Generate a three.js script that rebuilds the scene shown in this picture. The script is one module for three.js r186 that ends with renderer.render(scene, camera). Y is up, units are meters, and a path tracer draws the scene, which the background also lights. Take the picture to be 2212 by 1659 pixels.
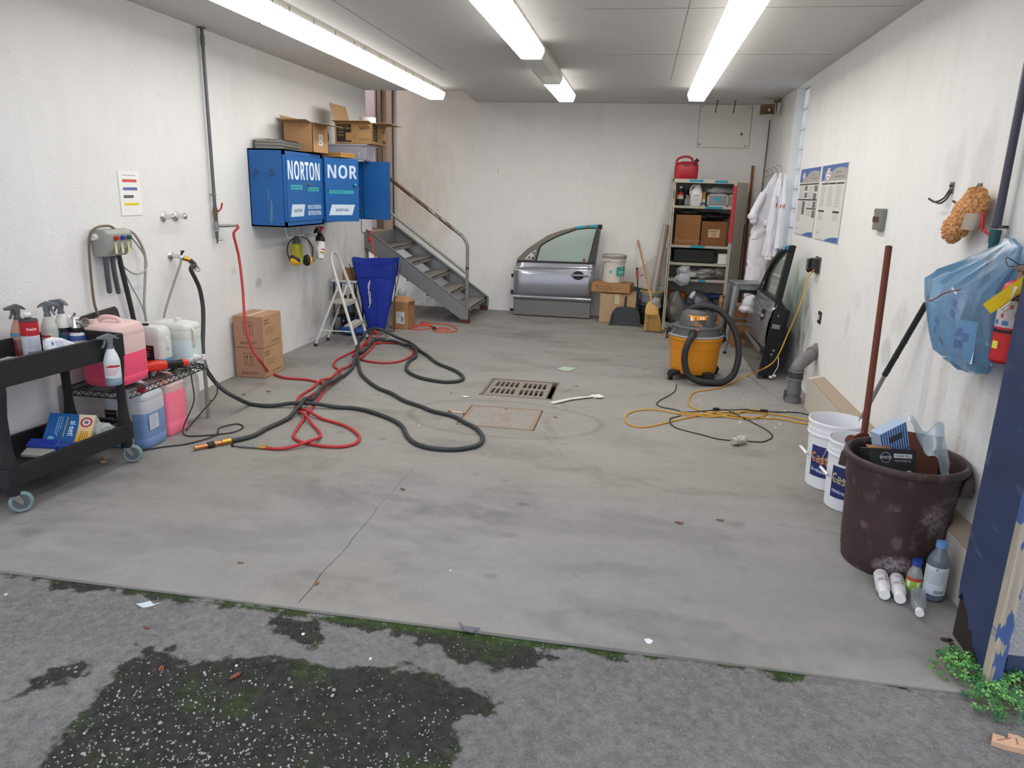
import * as THREE from 'three';
import { RoundedBoxGeometry } from 'three/addons/geometries/RoundedBoxGeometry.js';
import { mergeGeometries, toCreasedNormals } from 'three/addons/utils/BufferGeometryUtils.js';
import { RectAreaLightUniformsLib } from 'three/addons/lights/RectAreaLightUniformsLib.js';

// ---------- camera, sky, exposure ----------
const scene = new THREE.Scene();
const camera = new THREE.PerspectiveCamera(55.67, 2212 / 1659, 0.05, 200);
camera.position.set(0, 1.62, 0);
camera.rotation.set(-0.25873, 0.16436, 0.029566, 'YXZ');
const renderer = new THREE.WebGLRenderer({ antialias: true });
renderer.toneMapping = THREE.LinearToneMapping;
renderer.toneMappingExposure = 1.0;
renderer.shadowMap.enabled = true;
RectAreaLightUniformsLib.init();
{ // overcast sky: brighter overhead than at the horizon
  const w = 16, h = 64, d = new Float32Array(w * h * 4);
  for (let j = 0; j < h; j++) {
    const e = Math.sin((j / (h - 1) - 0.5) * Math.PI), t = Math.max(0, e), k = SKY() * (0.8 + 0.2 * t);
    for (let i = 0; i < w; i++) d.set([0.94 * k, 0.98 * k, 1.09 * k, 1], (j * w + i) * 4);
  }
  const t = new THREE.DataTexture(d, w, h, THREE.RGBAFormat, THREE.FloatType);
  t.mapping = THREE.EquirectangularReflectionMapping; t.magFilter = THREE.LinearFilter; t.needsUpdate = true;
  scene.background = t; scene.environment = t;
}
function SKY() { return 1.85; }
const TUBE_GLOW = 3.6, TUBE_LIGHT = 15, TUBE_COLOR = new THREE.Color(1.0, 0.975, 0.93);

// room measures, metres
const XL = -3.386, XR = 1.512, H = 2.747, D = 10.0, ZF = -2.386;

// ---------- helpers ----------
const V = (x, y, z) => new THREE.Vector3(x, y, z);
function rng(seed) { let a = seed >>> 0; return () => { a = (a + 0x6D2B79F5) >>> 0; let t = a; t = Math.imul(t ^ (t >>> 15), t | 1); t ^= t + Math.imul(t ^ (t >>> 7), t | 61); return ((t ^ (t >>> 14)) >>> 0) / 4294967296; }; }
const hash2 = (x, y, s) => { let h = Math.imul(x, 374761393) + Math.imul(y, 668265263) + Math.imul(s, 974634541); h = Math.imul(h ^ (h >>> 13), 1274126177); return ((h ^ (h >>> 16)) >>> 0) / 4294967296; };
const NT = new Float32Array(65536); { const r = rng(12345); for (let i = 0; i < 65536; i++) NT[i] = r(); }
function vn(x, y, s = 0) { const xi = Math.floor(x), yi = Math.floor(y), fx = x - xi, fy = y - yi, u = fx * fx * (3 - 2 * fx), v = fy * fy * (3 - 2 * fy), o = s * 7919, r0 = ((yi & 255) << 8) + o, r1 = (((yi + 1) & 255) << 8) + o, c0 = xi & 255, c1 = (xi + 1) & 255; const a = NT[(r0 + c0) & 65535], b = NT[(r0 + c1) & 65535], c = NT[(r1 + c0) & 65535], d = NT[(r1 + c1) & 65535]; return a + (b - a) * u + (c - a) * v + (a - b - c + d) * u * v; }
function fbm(x, y, s = 0, o = 4) { let r = 0, a = 0.5, t = 0; for (let i = 0; i < o; i++) { r += a * vn(x, y, s + i * 7); t += a; a *= 0.5; x *= 2.03; y *= 2.03; } return r / t; }
const clamp = (x, a = 0, b = 1) => Math.min(b, Math.max(a, x));
const smooth = (a, b, x) => { const t = clamp((x - a) / (b - a)); return t * t * (3 - 2 * t); };
const toS = (c) => c <= 0.0031308 ? c * 12.92 : 1.055 * Math.pow(c, 1 / 2.4) - 0.055;
function dataTex(w, h, fn, srgb = true, wrap = true) { // fn(u, v) -> [r,g,b] 0..1, as stored
  const d = new Uint8Array(w * h * 4);
  for (let j = 0; j < h; j++) for (let i = 0; i < w; i++) { const c = fn((i + 0.5) / w, (j + 0.5) / h, i, j), o = (j * w + i) * 4; d[o] = clamp(c[0]) * 255; d[o + 1] = clamp(c[1]) * 255; d[o + 2] = clamp(c[2]) * 255; d[o + 3] = 255; }
  const t = new THREE.DataTexture(d, w, h); t.magFilter = THREE.LinearFilter; t.minFilter = THREE.LinearMipmapLinearFilter; t.generateMipmaps = true;
  if (srgb) t.colorSpace = THREE.SRGBColorSpace; if (wrap) t.wrapS = t.wrapT = THREE.RepeatWrapping; t.needsUpdate = true; return t;
}
function canvasTex(w, h, draw) { const c = document.createElement('canvas'); c.width = w; c.height = h; const g = c.getContext('2d'); draw(g, w, h); const t = new THREE.CanvasTexture(c); t.colorSpace = THREE.SRGBColorSpace; t.anisotropy = 8; return t; }
const M = (color, rough = 0.6, metal = 0, extra = {}) => new THREE.MeshStandardMaterial({ color, roughness: rough, metalness: metal, ...extra });
const MP = (color, rough = 0.6, metal = 0, extra = {}) => new THREE.MeshPhysicalMaterial({ color, roughness: rough, metalness: metal, ...extra });

const taken = {};
function numbered(n) { if (!(n in taken)) { taken[n] = 0; return n; } taken[n]++; return n + '_' + String(taken[n]).padStart(3, '0'); }
function shadow(o) { o.castShadow = true; o.receiveShadow = true; return o; }
function clean(g) { g = g.index ? g.toNonIndexed() : g; for (const k of Object.keys(g.attributes)) if (!['position', 'normal', 'uv'].includes(k)) g.deleteAttribute(k); if (!g.attributes.uv) g.setAttribute('uv', new THREE.BufferAttribute(new Float32Array(g.attributes.position.count * 2), 2)); if (!g.attributes.normal) g.computeVertexNormals(); return g; }
function merged(gs) { gs = (Array.isArray(gs) ? gs : [gs]).flat(); return gs.length === 1 ? gs[0] : mergeGeometries(gs.map(clean)); }
function thing(name, label, category, pos = [0, 0, 0], turn = 0, group) { const o = new THREE.Group(); o.name = numbered(name); o.position.set(...pos); o.rotation.y = turn; o.userData = { label, category }; if (group) o.userData.group = group; scene.add(o); return o; }
function part(parent, name, gs, mat, label) { const m = shadow(new THREE.Mesh(merged(gs), mat)); m.name = name; if (label) m.userData.label = label; parent.add(m); return m; }
function single(name, label, category, gs, mat, group) { const m = shadow(new THREE.Mesh(merged(gs), mat)); m.name = numbered(name); m.userData = { label, category }; if (group) m.userData.group = group; scene.add(m); return m; }
function struct(name, gs, mat, label, category = 'structure') { const m = shadow(new THREE.Mesh(merged(gs), mat)); m.name = name; m.userData = { kind: 'structure', label, category }; scene.add(m); return m; }
// geometry: every helper returns a geometry placed where it belongs
function place(g, x = 0, y = 0, z = 0, rx = 0, ry = 0, rz = 0) { g.applyMatrix4(new THREE.Matrix4().makeRotationFromEuler(new THREE.Euler(rx, ry, rz, 'YXZ'))); g.translate(x, y, z); return g; }
const bx = (w, h, d, x, y, z, rx, ry, rz) => place(new THREE.BoxGeometry(w, h, d), x, y, z, rx, ry, rz);
const rb = (w, h, d, r, x, y, z, rx, ry, rz, seg = 2) => place(new RoundedBoxGeometry(w, h, d, seg, Math.min(r, w / 2.01, h / 2.01, d / 2.01)), x, y, z, rx, ry, rz);
const cy = (r0, r1, h, x, y, z, rx, ry, rz, n = 24, open = false) => place(new THREE.CylinderGeometry(r0, r1, h, n, 1, open), x, y, z, rx, ry, rz); // r0 top, r1 bottom
const sp = (r, x, y, z, sx = 1, sy = 1, sz = 1, n = 16) => { const g = new THREE.SphereGeometry(r, n, Math.max(6, n * 0.6 | 0)); g.scale(sx, sy, sz); return g.translate(x, y, z); };
const to = (r, t, x, y, z, rx, ry, rz, arc = Math.PI * 2, n = 24) => place(new THREE.TorusGeometry(r, t, 8, n, arc), x, y, z, rx, ry, rz);
function rod(a, b, r, n = 10, r2) { a = V(...a); b = V(...b); const l = a.distanceTo(b), g = new THREE.CylinderGeometry(r2 ?? r, r, l, n); const q = new THREE.Quaternion().setFromUnitVectors(V(0, 1, 0), b.clone().sub(a).normalize()); g.applyQuaternion(q); const m = a.add(b).multiplyScalar(0.5); return g.translate(m.x, m.y, m.z); }
function tube(pts, r, seg, n = 8, closed = false, tension = 0.5) { const c = new THREE.CatmullRomCurve3(pts.map(p => V(...p)), closed, 'catmullrom', tension); const g = new THREE.TubeGeometry(c, seg ?? pts.length * 8, r, n, closed); if (closed) return g; const caps = []; for (const [t, s] of [[0, -1], [1, 1]]) { const p = c.getPointAt(t); caps.push(new THREE.SphereGeometry(r * 0.98, n, 6).translate(p.x, p.y, p.z)); } return mergeGeometries([clean(g), ...caps.map(clean)]); }
function lathe(pr, n = 32, x = 0, y = 0, z = 0) { const g = new THREE.LatheGeometry(pr.map(p => new THREE.Vector2(Math.max(p[0], 0.0001), p[1])), n); return g.translate(x, y, z); }
function ext(pts, depth, bev = 0, holes = []) { const s = pts instanceof THREE.Shape ? pts : new THREE.Shape(pts.map(p => new THREE.Vector2(...p))); for (const h of holes) s.holes.push(new THREE.Path(h.map(p => new THREE.Vector2(...p)))); const g = new THREE.ExtrudeGeometry(s, { depth: depth - 2 * bev, bevelEnabled: bev > 0, bevelThickness: bev, bevelSize: bev, bevelOffset: -bev, bevelSegments: 2, curveSegments: 12 }); return g.translate(0, 0, bev); }
function uvBox(g, s = 1, ox = 0, oy = 0) { if (g.index) g = g.toNonIndexed(); if (!g.attributes.normal) g.computeVertexNormals(); const p = g.attributes.position, n = g.attributes.normal, uv = new Float32Array(p.count * 2); for (let i = 0; i < p.count; i++) { const ax = Math.abs(n.getX(i)), ay = Math.abs(n.getY(i)), az = Math.abs(n.getZ(i)); let u, v; if (ay >= ax && ay >= az) { u = p.getX(i); v = -p.getZ(i); } else if (ax >= az) { u = -p.getZ(i); v = p.getY(i); } else { u = p.getX(i); v = p.getY(i); } uv[i * 2] = u * s + ox; uv[i * 2 + 1] = v * s + oy; } g.setAttribute('uv', new THREE.BufferAttribute(uv, 2)); return g; }
function grid(nu, nv, fn) { // surface from a function of u, v in 0..1 -> [x,y,z]
  const P = [], U = [], I = []; for (let j = 0; j <= nv; j++) for (let i = 0; i <= nu; i++) { P.push(...fn(i / nu, j / nv)); U.push(i / nu, j / nv); }
  for (let j = 0; j < nv; j++) for (let i = 0; i < nu; i++) { const a = j * (nu + 1) + i, b = a + 1, c = a + nu + 1, d = c + 1; I.push(a, b, d, a, d, c); }
  const g = new THREE.BufferGeometry(); g.setAttribute('position', new THREE.Float32BufferAttribute(P, 3)); g.setAttribute('uv', new THREE.Float32BufferAttribute(U, 2)); g.setIndex(I); g.computeVertexNormals(); return g; }
// a closed lump: sphere pushed about by noise (bags, cloth, moss)
function lump(rx, ry, rz, x, y, z, amp = 0.2, freq = 3, seed = 1, n = 24) { const g = new THREE.SphereGeometry(1, n, n * 0.7 | 0), p = g.attributes.position; for (let i = 0; i < p.count; i++) { const a = p.getX(i), b = p.getY(i), c = p.getZ(i), k = 1 + amp * (fbm(a * freq + c * 1.7 + 9, b * freq + c * freq * 0.6 + 5, seed, 3) - 0.5) * 2; p.setXYZ(i, a * rx * k, b * ry * k, c * rz * k); } g.computeVertexNormals(); return g.translate(x, y, z); }
function sticker(parent, name, w, h, draw, px, x, y, z, rx = 0, ry = 0, rz = 0, rough = 0.55, label) { // print on its own thin sheet, facing +z before the turn
  const tex = canvasTex(Math.round(w * px), Math.round(h * px), draw), m = part(parent, name, place(new THREE.PlaneGeometry(w, h), x, y, z, rx, ry, rz), M(0xffffff, rough, 0, { map: tex }), label); return m; }
const fit = (g, text, x, y, w, font, size, color, align = 'left') => { g.font = `${font} ${size}px sans-serif`; g.fillStyle = color; g.textAlign = align; g.textBaseline = 'middle'; const k = Math.min(1, w / g.measureText(text).width); g.save(); g.translate(x, y); g.scale(k, 1); g.fillText(text, 0, 0); g.restore(); };
const lines = (g, x, y, w, n, step, h, color, seed = 1) => { const r = rng(seed); g.fillStyle = color; for (let i = 0; i < n; i++) { let cx = x; while (cx < x + w * (0.65 + 0.35 * r())) { const l = w * (0.05 + 0.12 * r()); g.fillRect(cx, y + i * step, Math.min(l, x + w - cx), h); cx += l + w * 0.025; } } };

// ---------- surfaces ----------
const fineBump = dataTex(512, 512, (u, v) => { const a = 0.5 * hash2(u * 512 | 0, v * 512 | 0, 3) + 0.5 * vn(u * 128, v * 128, 4); return [a, a, a]; }, false);
// wall paint: off-white with grimy scuffs and vertical runs, one picture per wall (marks are where the photograph has them)
function wallTex(L, Hh, seed, marks, base = [0.80, 0.79, 0.775], grime = 1) {
  return dataTex(896, 448, (u, v) => {
    const x = u * L, y = v * Hh;
    let k = 0.93 + 0.1 * fbm(x * 0.9, y * 0.9, seed, 4) + 0.05 * (fbm(x * 14, y * 5, seed + 3, 3) - 0.5);
    const run = smooth(0.55, 0.85, fbm(x * 7, y * 0.55, seed + 11, 3)); k -= 0.032 * grime * run * (0.4 + 0.6 * vn(x * 30, y * 3, seed));
    const blot = smooth(0.62, 0.8, fbm(x * 2.2, y * 2.0, seed + 21, 4)); k -= 0.05 * grime * blot * vn(x * 20, y * 20, seed + 2);
    if (vn(x * 60, y * 60, seed + 31) > 0.988) k -= 0.25;
    let r = k, g = k, b = k;
    for (const [mx, my, sx, sy, dk, tint, fr] of marks) {
      const dx = (x - mx) / sx, dy = (y - my) / sy, q = dx * dx + dy * dy; if (q > 1.4) continue;
      const m = smooth(1.2, -0.1, q + 1.7 * (fbm(x * (fr || 12), y * (fr || 12) * 0.45, seed + 5, 4) - 0.5)) * dk * (0.45 + 0.55 * fbm(x * 34, y * 11, seed + 8, 3) * 1.6);
      r -= m * (tint ? tint[0] : 1); g -= m * (tint ? tint[1] : 1); b -= m * (tint ? tint[2] : 1);
    }
    return [toS(base[0] * r), toS(base[1] * g), toS(base[2] * b)];
  });
}
const bumpOf = (s) => { const t = fineBump.clone(); t.repeat.set(s[0], s[1]); t.needsUpdate = true; return t; };
const wallMat = (tex, L, Hh) => M(0xffffff, 0.85, 0, { map: tex, bumpMap: bumpOf([L / 1.2, Hh / 1.2]), bumpScale: 0.0025 });
// uv of a wall: u along the wall, v up, both 0..1
function wallUV(g, axis, o, L, Hh) { if (g.index) g = g.toNonIndexed(); const p = g.attributes.position, uv = new Float32Array(p.count * 2); for (let i = 0; i < p.count; i++) { uv[i * 2] = ((axis === 'x' ? p.getX(i) : -p.getZ(i)) - o) / L; uv[i * 2 + 1] = p.getY(i) / Hh; } g.setAttribute('uv', new THREE.BufferAttribute(uv, 2)); return g; }
const HT = 3.7; // top of the shell
const slab = (x0, x1, y0, y1, z0, z1) => bx(x1 - x0, y1 - y0, z1 - z0, (x0 + x1) / 2, (y0 + y1) / 2, (z0 + z1) / 2);

// left wall
{
  const L = 8, t = wallTex(L, HT, 5, [
    [4.25, 0.9, 0.5, 0.5, 0.05], [5.05, 0.75, 0.16, 0.4, 0.12], [5.35, 0.55, 0.12, 0.45, 0.12], [4.92, 1.16, 0.03, 0.2, 0.2], [5.06, 1.16, 0.03, 0.2, 0.2], [5.3, 0.35, 0.5, 0.25, 0.12, [0.8, 1, 1.3]],
    [4.35, 1.38, 0.06, 0.03, 0.3], [3.75, 0.9, 0.05, 0.05, 0.25], [6.2, 0.62, 0.3, 0.45, 0.16], [6.5, 0.2, 0.3, 0.22, 0.14], [6.0, 0.35, 0.12, 0.3, 0.14], [6.9, 0.6, 0.2, 0.4, 0.16], [7.4, 0.7, 0.35, 0.4, 0.13], [7.9, 0.9, 0.2, 0.5, 0.12],
    [4.6, 0.2, 0.6, 0.18, 0.08], [5.9, 1.05, 0.4, 0.12, 0.1], [4.15, 0.75, 0.07, 0.05, 0.3]], [0.755, 0.755, 0.748], 0.8);
  struct('wall_left', wallUV(slab(XL - 0.25, XL, -0.2, HT, -8.95, ZF - 0.02), 'z', 2, L, HT), wallMat(t, L, HT), 'scuffed white plaster wall carrying the blue cabinet', 'wall');
}
// back wall
{
  const L = 7, t = wallTex(L, HT, 17, [
    [1.9, 1.75, 0.5, 0.8, 0.10, [0.75, 1, 1.5]], [1.7, 1.3, 0.3, 0.5, 0.08, [0.6, 1, 1.6]], [2.1, 1.0, 0.25, 0.35, 0.10, [0.7, 1, 1.4]], [3.0, 0.3, 0.3, 0.25, 0.06], [3.3, 0.85, 0.2, 0.3, 0.05], [2.95, 1.88, 0.012, 0.04, 0.4], [4.3, 0.6, 0.5, 0.3, 0.05]], [0.86, 0.855, 0.835], 0.8);
  struct('wall_back', wallUV(slab(XL - 1.5, XR + 0.3, -0.2, HT, -D - 0.25, -D), 'x', XL - 1.5, L, HT), wallMat(t, L, HT), 'plain off-white plaster wall behind the stairs and car door', 'wall');
}
// right wall with the tall window opening
const WZ0 = -8.50, WZ1 = -7.82, WY0 = 1.13;
{
  const L = 8, t = wallTex(L, HT, 29, [
    [2.08, 1.78, 0.14, 0.2, 0.14], [1.78, 1.80, 0.15, 0.24, 0.15], [1.75, 0.75, 0.07, 0.55, 0.22, [0.9, 1, 1.15]], [1.45, 0.7, 0.09, 0.6, 0.25, [0.85, 1, 1.2]], [1.95, 0.65, 0.05, 0.5, 0.15], [1.15, 0.75, 0.25, 0.6, 0.18],
    [2.45, 0.95, 0.16, 0.12, 0.2], [2.6, 0.75, 0.1, 0.1, 0.2], [3.3, 0.95, 0.1, 0.1, 0.08], [2.9, 1.15, 0.3, 0.35, 0.05], [3.5, 0.75, 0.06, 0.12, 0.12],
    [4.75, 0.45, 0.3, 0.4, 0.42, [1, 0.98, 1]], [5.2, 0.5, 0.5, 0.45, 0.35, [1.15, 1, 1.1]], [5.5, 0.8, 0.35, 0.3, 0.16, [1.3, 0.9, 1.2]], [4.45, 0.22, 0.25, 0.22, 0.28], [4.2, 0.1, 0.5, 0.1, 0.12], [1.2, 1.5, 0.25, 0.7, 0.08]], [0.77, 0.768, 0.752], 0.75);
  const g = [slab(XR, XR + 0.3, -0.2, HT, WZ1, ZF - 0.4), slab(XR, XR + 0.3, -0.2, HT, -D, WZ0), slab(XR, XR + 0.3, -0.2, WY0, WZ0, WZ1), slab(XR, XR + 0.3, H - 0.01, HT, WZ0, WZ1)].map(q => wallUV(q, 'z', 2, L, HT));
  struct('wall_right', g, wallMat(t, L, HT), 'off-white plaster wall with grimy runs beside the bin', 'wall');
}
// glass blocks in the opening, each its own block
{
  const w = new THREE.Group(); w.name = 'window_1'; w.userData = { kind: 'structure', label: 'tall strip of glass blocks in the right wall', category: 'window' }; scene.add(w);
  const glass = MP(0xfbfdfd, 0.85, 0, { transmission: 1, thickness: 0, ior: 1.45, specularIntensity: 0.12, bumpMap: bumpOf([0.35, 0.35]), bumpScale: 0.006 });
  const gb = rb(0.09, 0.188, 0.2, 0.012), mortar = M(0xb9b9b4, 0.9), xg = XR + 0.125, rows = 8, dy = (H - 0.02 - WY0) / rows;
  for (let j = 0; j < rows; j++) for (let i = 0; i < 3; i++) { const m = part(w, 'glass_block', gb, glass); m.position.set(xg, WY0 + dy * (j + 0.5), WZ0 + 0.68 / 3 * (i + 0.5)); m.scale.set(1, 1, 1.06); }
  const mo = []; for (let j = 0; j <= rows; j++) mo.push(bx(0.07, 0.012, 0.68, xg, WY0 + dy * j, (WZ0 + WZ1) / 2)); for (let i = 0; i <= 3; i++) mo.push(bx(0.07, H - WY0, 0.014, xg, (H + WY0) / 2, WZ0 + 0.68 / 3 * i));
  part(w, 'mortar_joints', mo, mortar);
}
// low plinth along the right wall with a dusty top
{
  const b = struct('baseboard_right', ext([[0, -0.05], [0, 0.27], [-0.1, 0.245], [-0.1, -0.05]], 3.45, 0.008).translate(XR + 0.002, 0, -6.0), M(0xbdb7ab, 0.9, 0, { bumpMap: bumpOf([3, 0.3]), bumpScale: 0.003 }), 'low painted plinth along the foot of the right wall', 'plinth');
  const c = part(b, 'ledge_cap', ext([[0, 0.272], [-0.098, 0.247], [-0.102, 0.254], [0, 0.28]], 3.3).translate(XR + 0.004, 0, -5.9), M(0x9b8c7a, 0.95), 'bare brownish top edge');
}
// ceiling with the stair-head cut away, and the roof over it
const ceilTex = dataTex(512, 512, (u, v) => { const x = u * 6, y = v * 8; const k = 0.585 * (0.94 + 0.12 * fbm(x * 0.8, y * 0.8, 3, 4) + 0.03 * (fbm(x * 20, y * 4, 9, 2) - 0.5) - 0.05 * smooth(0.7, 0.8, fbm(x * 3, y * 3, 13, 3))); return [toS(k), toS(k * 0.985), toS(k * 0.96)]; });
{
  const s = [[XL - 0.2, -ZF], [XR + 0.32, -ZF], [XR + 0.32, D], [-2.25, D], [-2.16, 8.92], [XL - 0.2, 8.92]];
  const g = ext(s, 0.14); g.rotateX(-Math.PI / 2); g.translate(0, H, 0);
  const p = g.attributes.position, uv = g.attributes.uv; for (let i = 0; i < p.count; i++) uv.setXY(i, (p.getX(i) + 4) / 6, -p.getZ(i) / 8);
  const c = struct('ceiling', g, M(0xffffff, 0.9, 0, { map: ceilTex, bumpMap: bumpOf([4, 5]), bumpScale: 0.001 }), 'grey board ceiling carrying three strip lights', 'ceiling');
  // thin lines where boards meet
  const j = []; for (const z of [-5.05, -6.6, -9.4]) j.push(bx(1.9, 0.002, 0.002, 0.5, H - 0.0006, z)); for (const [x, z0, z1] of [[0.2, -8.0, -4.6], [-2.0, -7.4, -4.2]]) j.push(bx(0.0025, 0.002, z1 - z0, x, H - 0.0006, (z0 + z1) / 2));
  part(c, 'board_joint', j, M(0x8a857b, 0.9));
}
struct('ceiling_roof', slab(XL - 1.6, XR + 0.4, HT, HT + 0.2, -D - 0.25, ZF - 0.1), M(0xb8b4ac, 0.9), 'flat roof slab over the bay', 'roof');
// landing at the head of the stairs: floor, walls, door
const LY = 1.06;
{
  const pink = M(0xc9b9ac, 0.85);
  struct('floor_landing', slab(XL - 1.4, XL - 0.01, LY - 0.15, LY, -D, -8.95), M(0xa38b7c, 0.85), 'brownish landing floor at the head of the stairs', 'floor');
  struct('wall_landing', [slab(XL - 1.55, XL - 1.4, LY, HT, -D, -8.8), slab(XL - 1.55, XL - 0.25, LY - 0.15, HT, -8.95, -8.8)], pink, 'plain walls of the landing beyond the stair head', 'wall');
  const d = new THREE.Group(); d.name = 'door_1'; d.userData = { kind: 'structure', label: 'pale door in a dark grey metal frame at the landing', category: 'door' }; scene.add(d);
  part(d, 'door_leaf', bx(0.62, 2.02, 0.04, XL - 0.56, LY + 1.02, -D + 0.03), M(0xcfc7d6, 0.6));
  part(d, 'door_head_panel', bx(0.62, 0.5, 0.03, XL - 0.56, LY + 2.3, -D + 0.025), M(0xcfc7d6, 0.6));
  part(d, 'door_frame', [bx(0.018, 2.6, 0.06, XL - 0.235, LY + 1.3, -D + 0.03), bx(0.045, 2.6, 0.05, XL - 0.20, LY + 1.3, -D + 0.025), bx(0.012, 2.6, 0.07, XL - 0.165, LY + 1.3, -D + 0.035)], M(0x857b73, 0.5, 0.2));
  part(d, 'side_panel', bx(0.135, 2.6, 0.02, XL - 0.09, LY + 1.3, -D + 0.012), M(0xc0aea2, 0.8));
  part(d, 'dark_gap_strip', bx(0.012, 2.6, 0.03, XL - 0.012, LY + 1.3, -D + 0.016), M(0x57514b, 0.7));  // dark strip coloured in for the gap at the corner
}
// front of the building
struct('wall_front', [slab(XR + 0.28, 7, -0.2, 5.2, -2.82, -2.52), slab(1.335, XR + 0.3, -0.2, 5.2, -2.80, -2.52), slab(-9, XL - 0.1, -0.2, 5.2, -2.75, -2.45), slab(XL - 0.1, 1.335, 2.68, 5.2, -2.75, -2.45)].map(g => uvBox(g, 1)), M(0xd9d8da, 0.95, 0, { bumpMap: bumpOf([3.5, 3.5]), bumpScale: 0.012 }), 'rough white stucco front of the building', 'wall');
struct('trim_2', slab(1.38, 7, -0.1, 0.085, -2.6, -2.495), M(0x3f5379, 0.7, 0, { bumpMap: bumpOf([2, 2]), bumpScale: 0.004 }), 'dark blue painted strip along the foot of the stucco', 'plinth');

// ---------- floor ----------
const FX0 = XL - 0.2, FX1 = XR + 0.25, FZ0 = -10.15, FZ1 = ZF;
const GR = [-1.207, -0.60, -6.192, -5.627], PL = [-1.197, -0.632, -5.325, -4.812]; // drain grate and cover plate: x0 x1 z0 z1
{
  const W = FX1 - FX0, L = FZ1 - FZ0;
  const spots = []; { const r = rng(77); for (let i = 0; i < 90; i++) spots.push([FX0 + W * r(), FZ0 + L * r(), 0.015 + 0.05 * r() * r(), 0.05 + 0.2 * r()]); }
  const seg = (x, z, ax, az, bx_, bz) => { const dx = bx_ - ax, dz = bz - az, t = clamp(((x - ax) * dx + (z - az) * dz) / (dx * dx + dz * dz)); return Math.hypot(x - ax - t * dx, z - az - t * dz); };
  const CR = [[-3.0, -3.05, -2.5, -3.05], [-2.9, -2.75, -2.35, -3.25], [-0.9, -5.33, -0.2, -5.15], [-0.55, -4.78, -0.35, -4.3], [-2.6, -4.15, -2.2, -4.1]].map(c => [...c, Math.min(c[0], c[2]) - 0.12, Math.max(c[0], c[2]) + 0.12, Math.min(c[1], c[3]) - 0.12, Math.max(c[1], c[3]) + 0.12]);
  const tex = dataTex(1152, 1728, (u, v) => {
    const x = FX0 + u * W, z = FZ1 - v * L; // v runs away from the door
    const wx = x + 0.25 * (fbm(x * 1.3, z * 1.3, 41, 3) - 0.5), wz = z + 0.25 * (fbm(x * 1.3, z * 1.3, 43, 3) - 0.5);
    let k = 0.92 + 0.22 * (fbm(wx * 0.8, wz * 1.1, 51, 4) - 0.5) + 0.16 * (fbm(x * 3.5, z * 9, 53, 4) - 0.5) + 0.10 * (fbm(x * 30, z * 30, 57, 3) - 0.5) + 0.07 * (hash2(u * 1152 | 0, v * 1728 | 0, 5) - 0.5);
    k -= 0.16 * smooth(0.56, 0.72, fbm(wx * 1.6 + 3, wz * 3.2, 61, 4)) * fbm(x * 14, z * 14, 62, 3) * 1.5;
    // tracked-in dirt, a ring of silt round the covers, scum by the bin and cart
    k -= 0.12 * smooth(0.5, 0.7, fbm(wx * 2.5, wz * 5, 71, 4)) * smooth(0.4, 0.6, fbm(x * 0.7, z * 0.7, 4, 2));
    const ring = Math.abs(Math.hypot((x + 0.9) / 1.0, (z + 5.05) / 0.62) - 0.66 - 0.1 * fbm(x * 2, z * 2, 72, 2)); k -= 0.16 * smooth(0.05, 0, ring) * smooth(-5.35, -4.9, -10.2 - z + 5 + 0) * 1 + 0.13 * smooth(0.07, 0.0, Math.abs(x + 0.52 - 0.05 * Math.sin(z * 9)) + 0.04 * fbm(x * 20, z * 20, 73, 2)) * smooth(-4.2, -4.7, z) * smooth(-6.5, -6.0, z);
    k -= 0.14 * smooth(0.012, 0.0, Math.abs(z + 3.62 + 0.06 * Math.sin(x * 4) + 0.04 * fbm(x * 6, 3, 5, 3)) * 0.5) * smooth(0.55, 0.8, x) * fbm(x * 25, z * 25, 74, 3) * 1.8;
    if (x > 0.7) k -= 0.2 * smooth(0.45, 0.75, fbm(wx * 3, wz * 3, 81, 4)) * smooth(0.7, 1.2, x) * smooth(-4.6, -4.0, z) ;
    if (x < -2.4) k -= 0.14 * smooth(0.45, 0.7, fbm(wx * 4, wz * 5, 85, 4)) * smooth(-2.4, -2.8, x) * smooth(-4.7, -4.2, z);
    // hairline cracks
    const qx = x + 0.04 * (fbm(x * 9, z * 9, 87, 3) - 0.5), qz = z + 0.12 * (fbm(x * 6, z * 6, 88, 3) - 0.5);
    for (const c of CR) { if (x < c[4] || x > c[5] || z < c[6] || z > c[7]) continue; const q = seg(qx, qz, c[0], c[1], c[2], c[3]); if (q < 0.006) k -= 0.22 * vn(x * 40, z * 40, 3); }
    for (const [sx, sz, r, dk] of spots) { const q = Math.hypot(x - sx, (z - sz) * 1.3); if (q < r * 1.6) k -= dk * smooth(r * 1.4, r * 0.3, q + r * (fbm(x * 40, z * 40, 91, 2) - 0.5)); }
    // white drips of paint near the grey pipe
    if (Math.hypot(x - 1.0, (z + 5.85) * 0.8) < 0.45 && fbm(x * 38, z * 20, 95, 2) > 0.835) return [0.72, 0.71, 0.70];
    const warm = smooth(0.45, 0.7, fbm(x * 0.9, z * 0.9, 97, 3)); // silt left by wash water
    k *= 0.262;
    return [toS(k), toS(k * (0.965 - 0.015 * warm)), toS(k * (0.925 - 0.07 * warm))];
  });
  const r = (a) => [[a[0], -a[3]], [a[0], -a[2]], [a[1], -a[2]], [a[1], -a[3]]];
  const c0 = -1.2436; const jz = (i) => 0.006 * Math.sin(i * 2.1) + 0.004 * Math.sin(i * 5.3);
  const J = []; for (let i = 0; i <= 16; i++) J.push([c0 + jz(i) - 0.002 * (1 - i / 18), 2.42 + i * 0.118]); for (let i = 16; i >= 0; i--) J.push([c0 + jz(i) + 0.0022 * (1 - i / 18), 2.42 + i * 0.118]);
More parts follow.
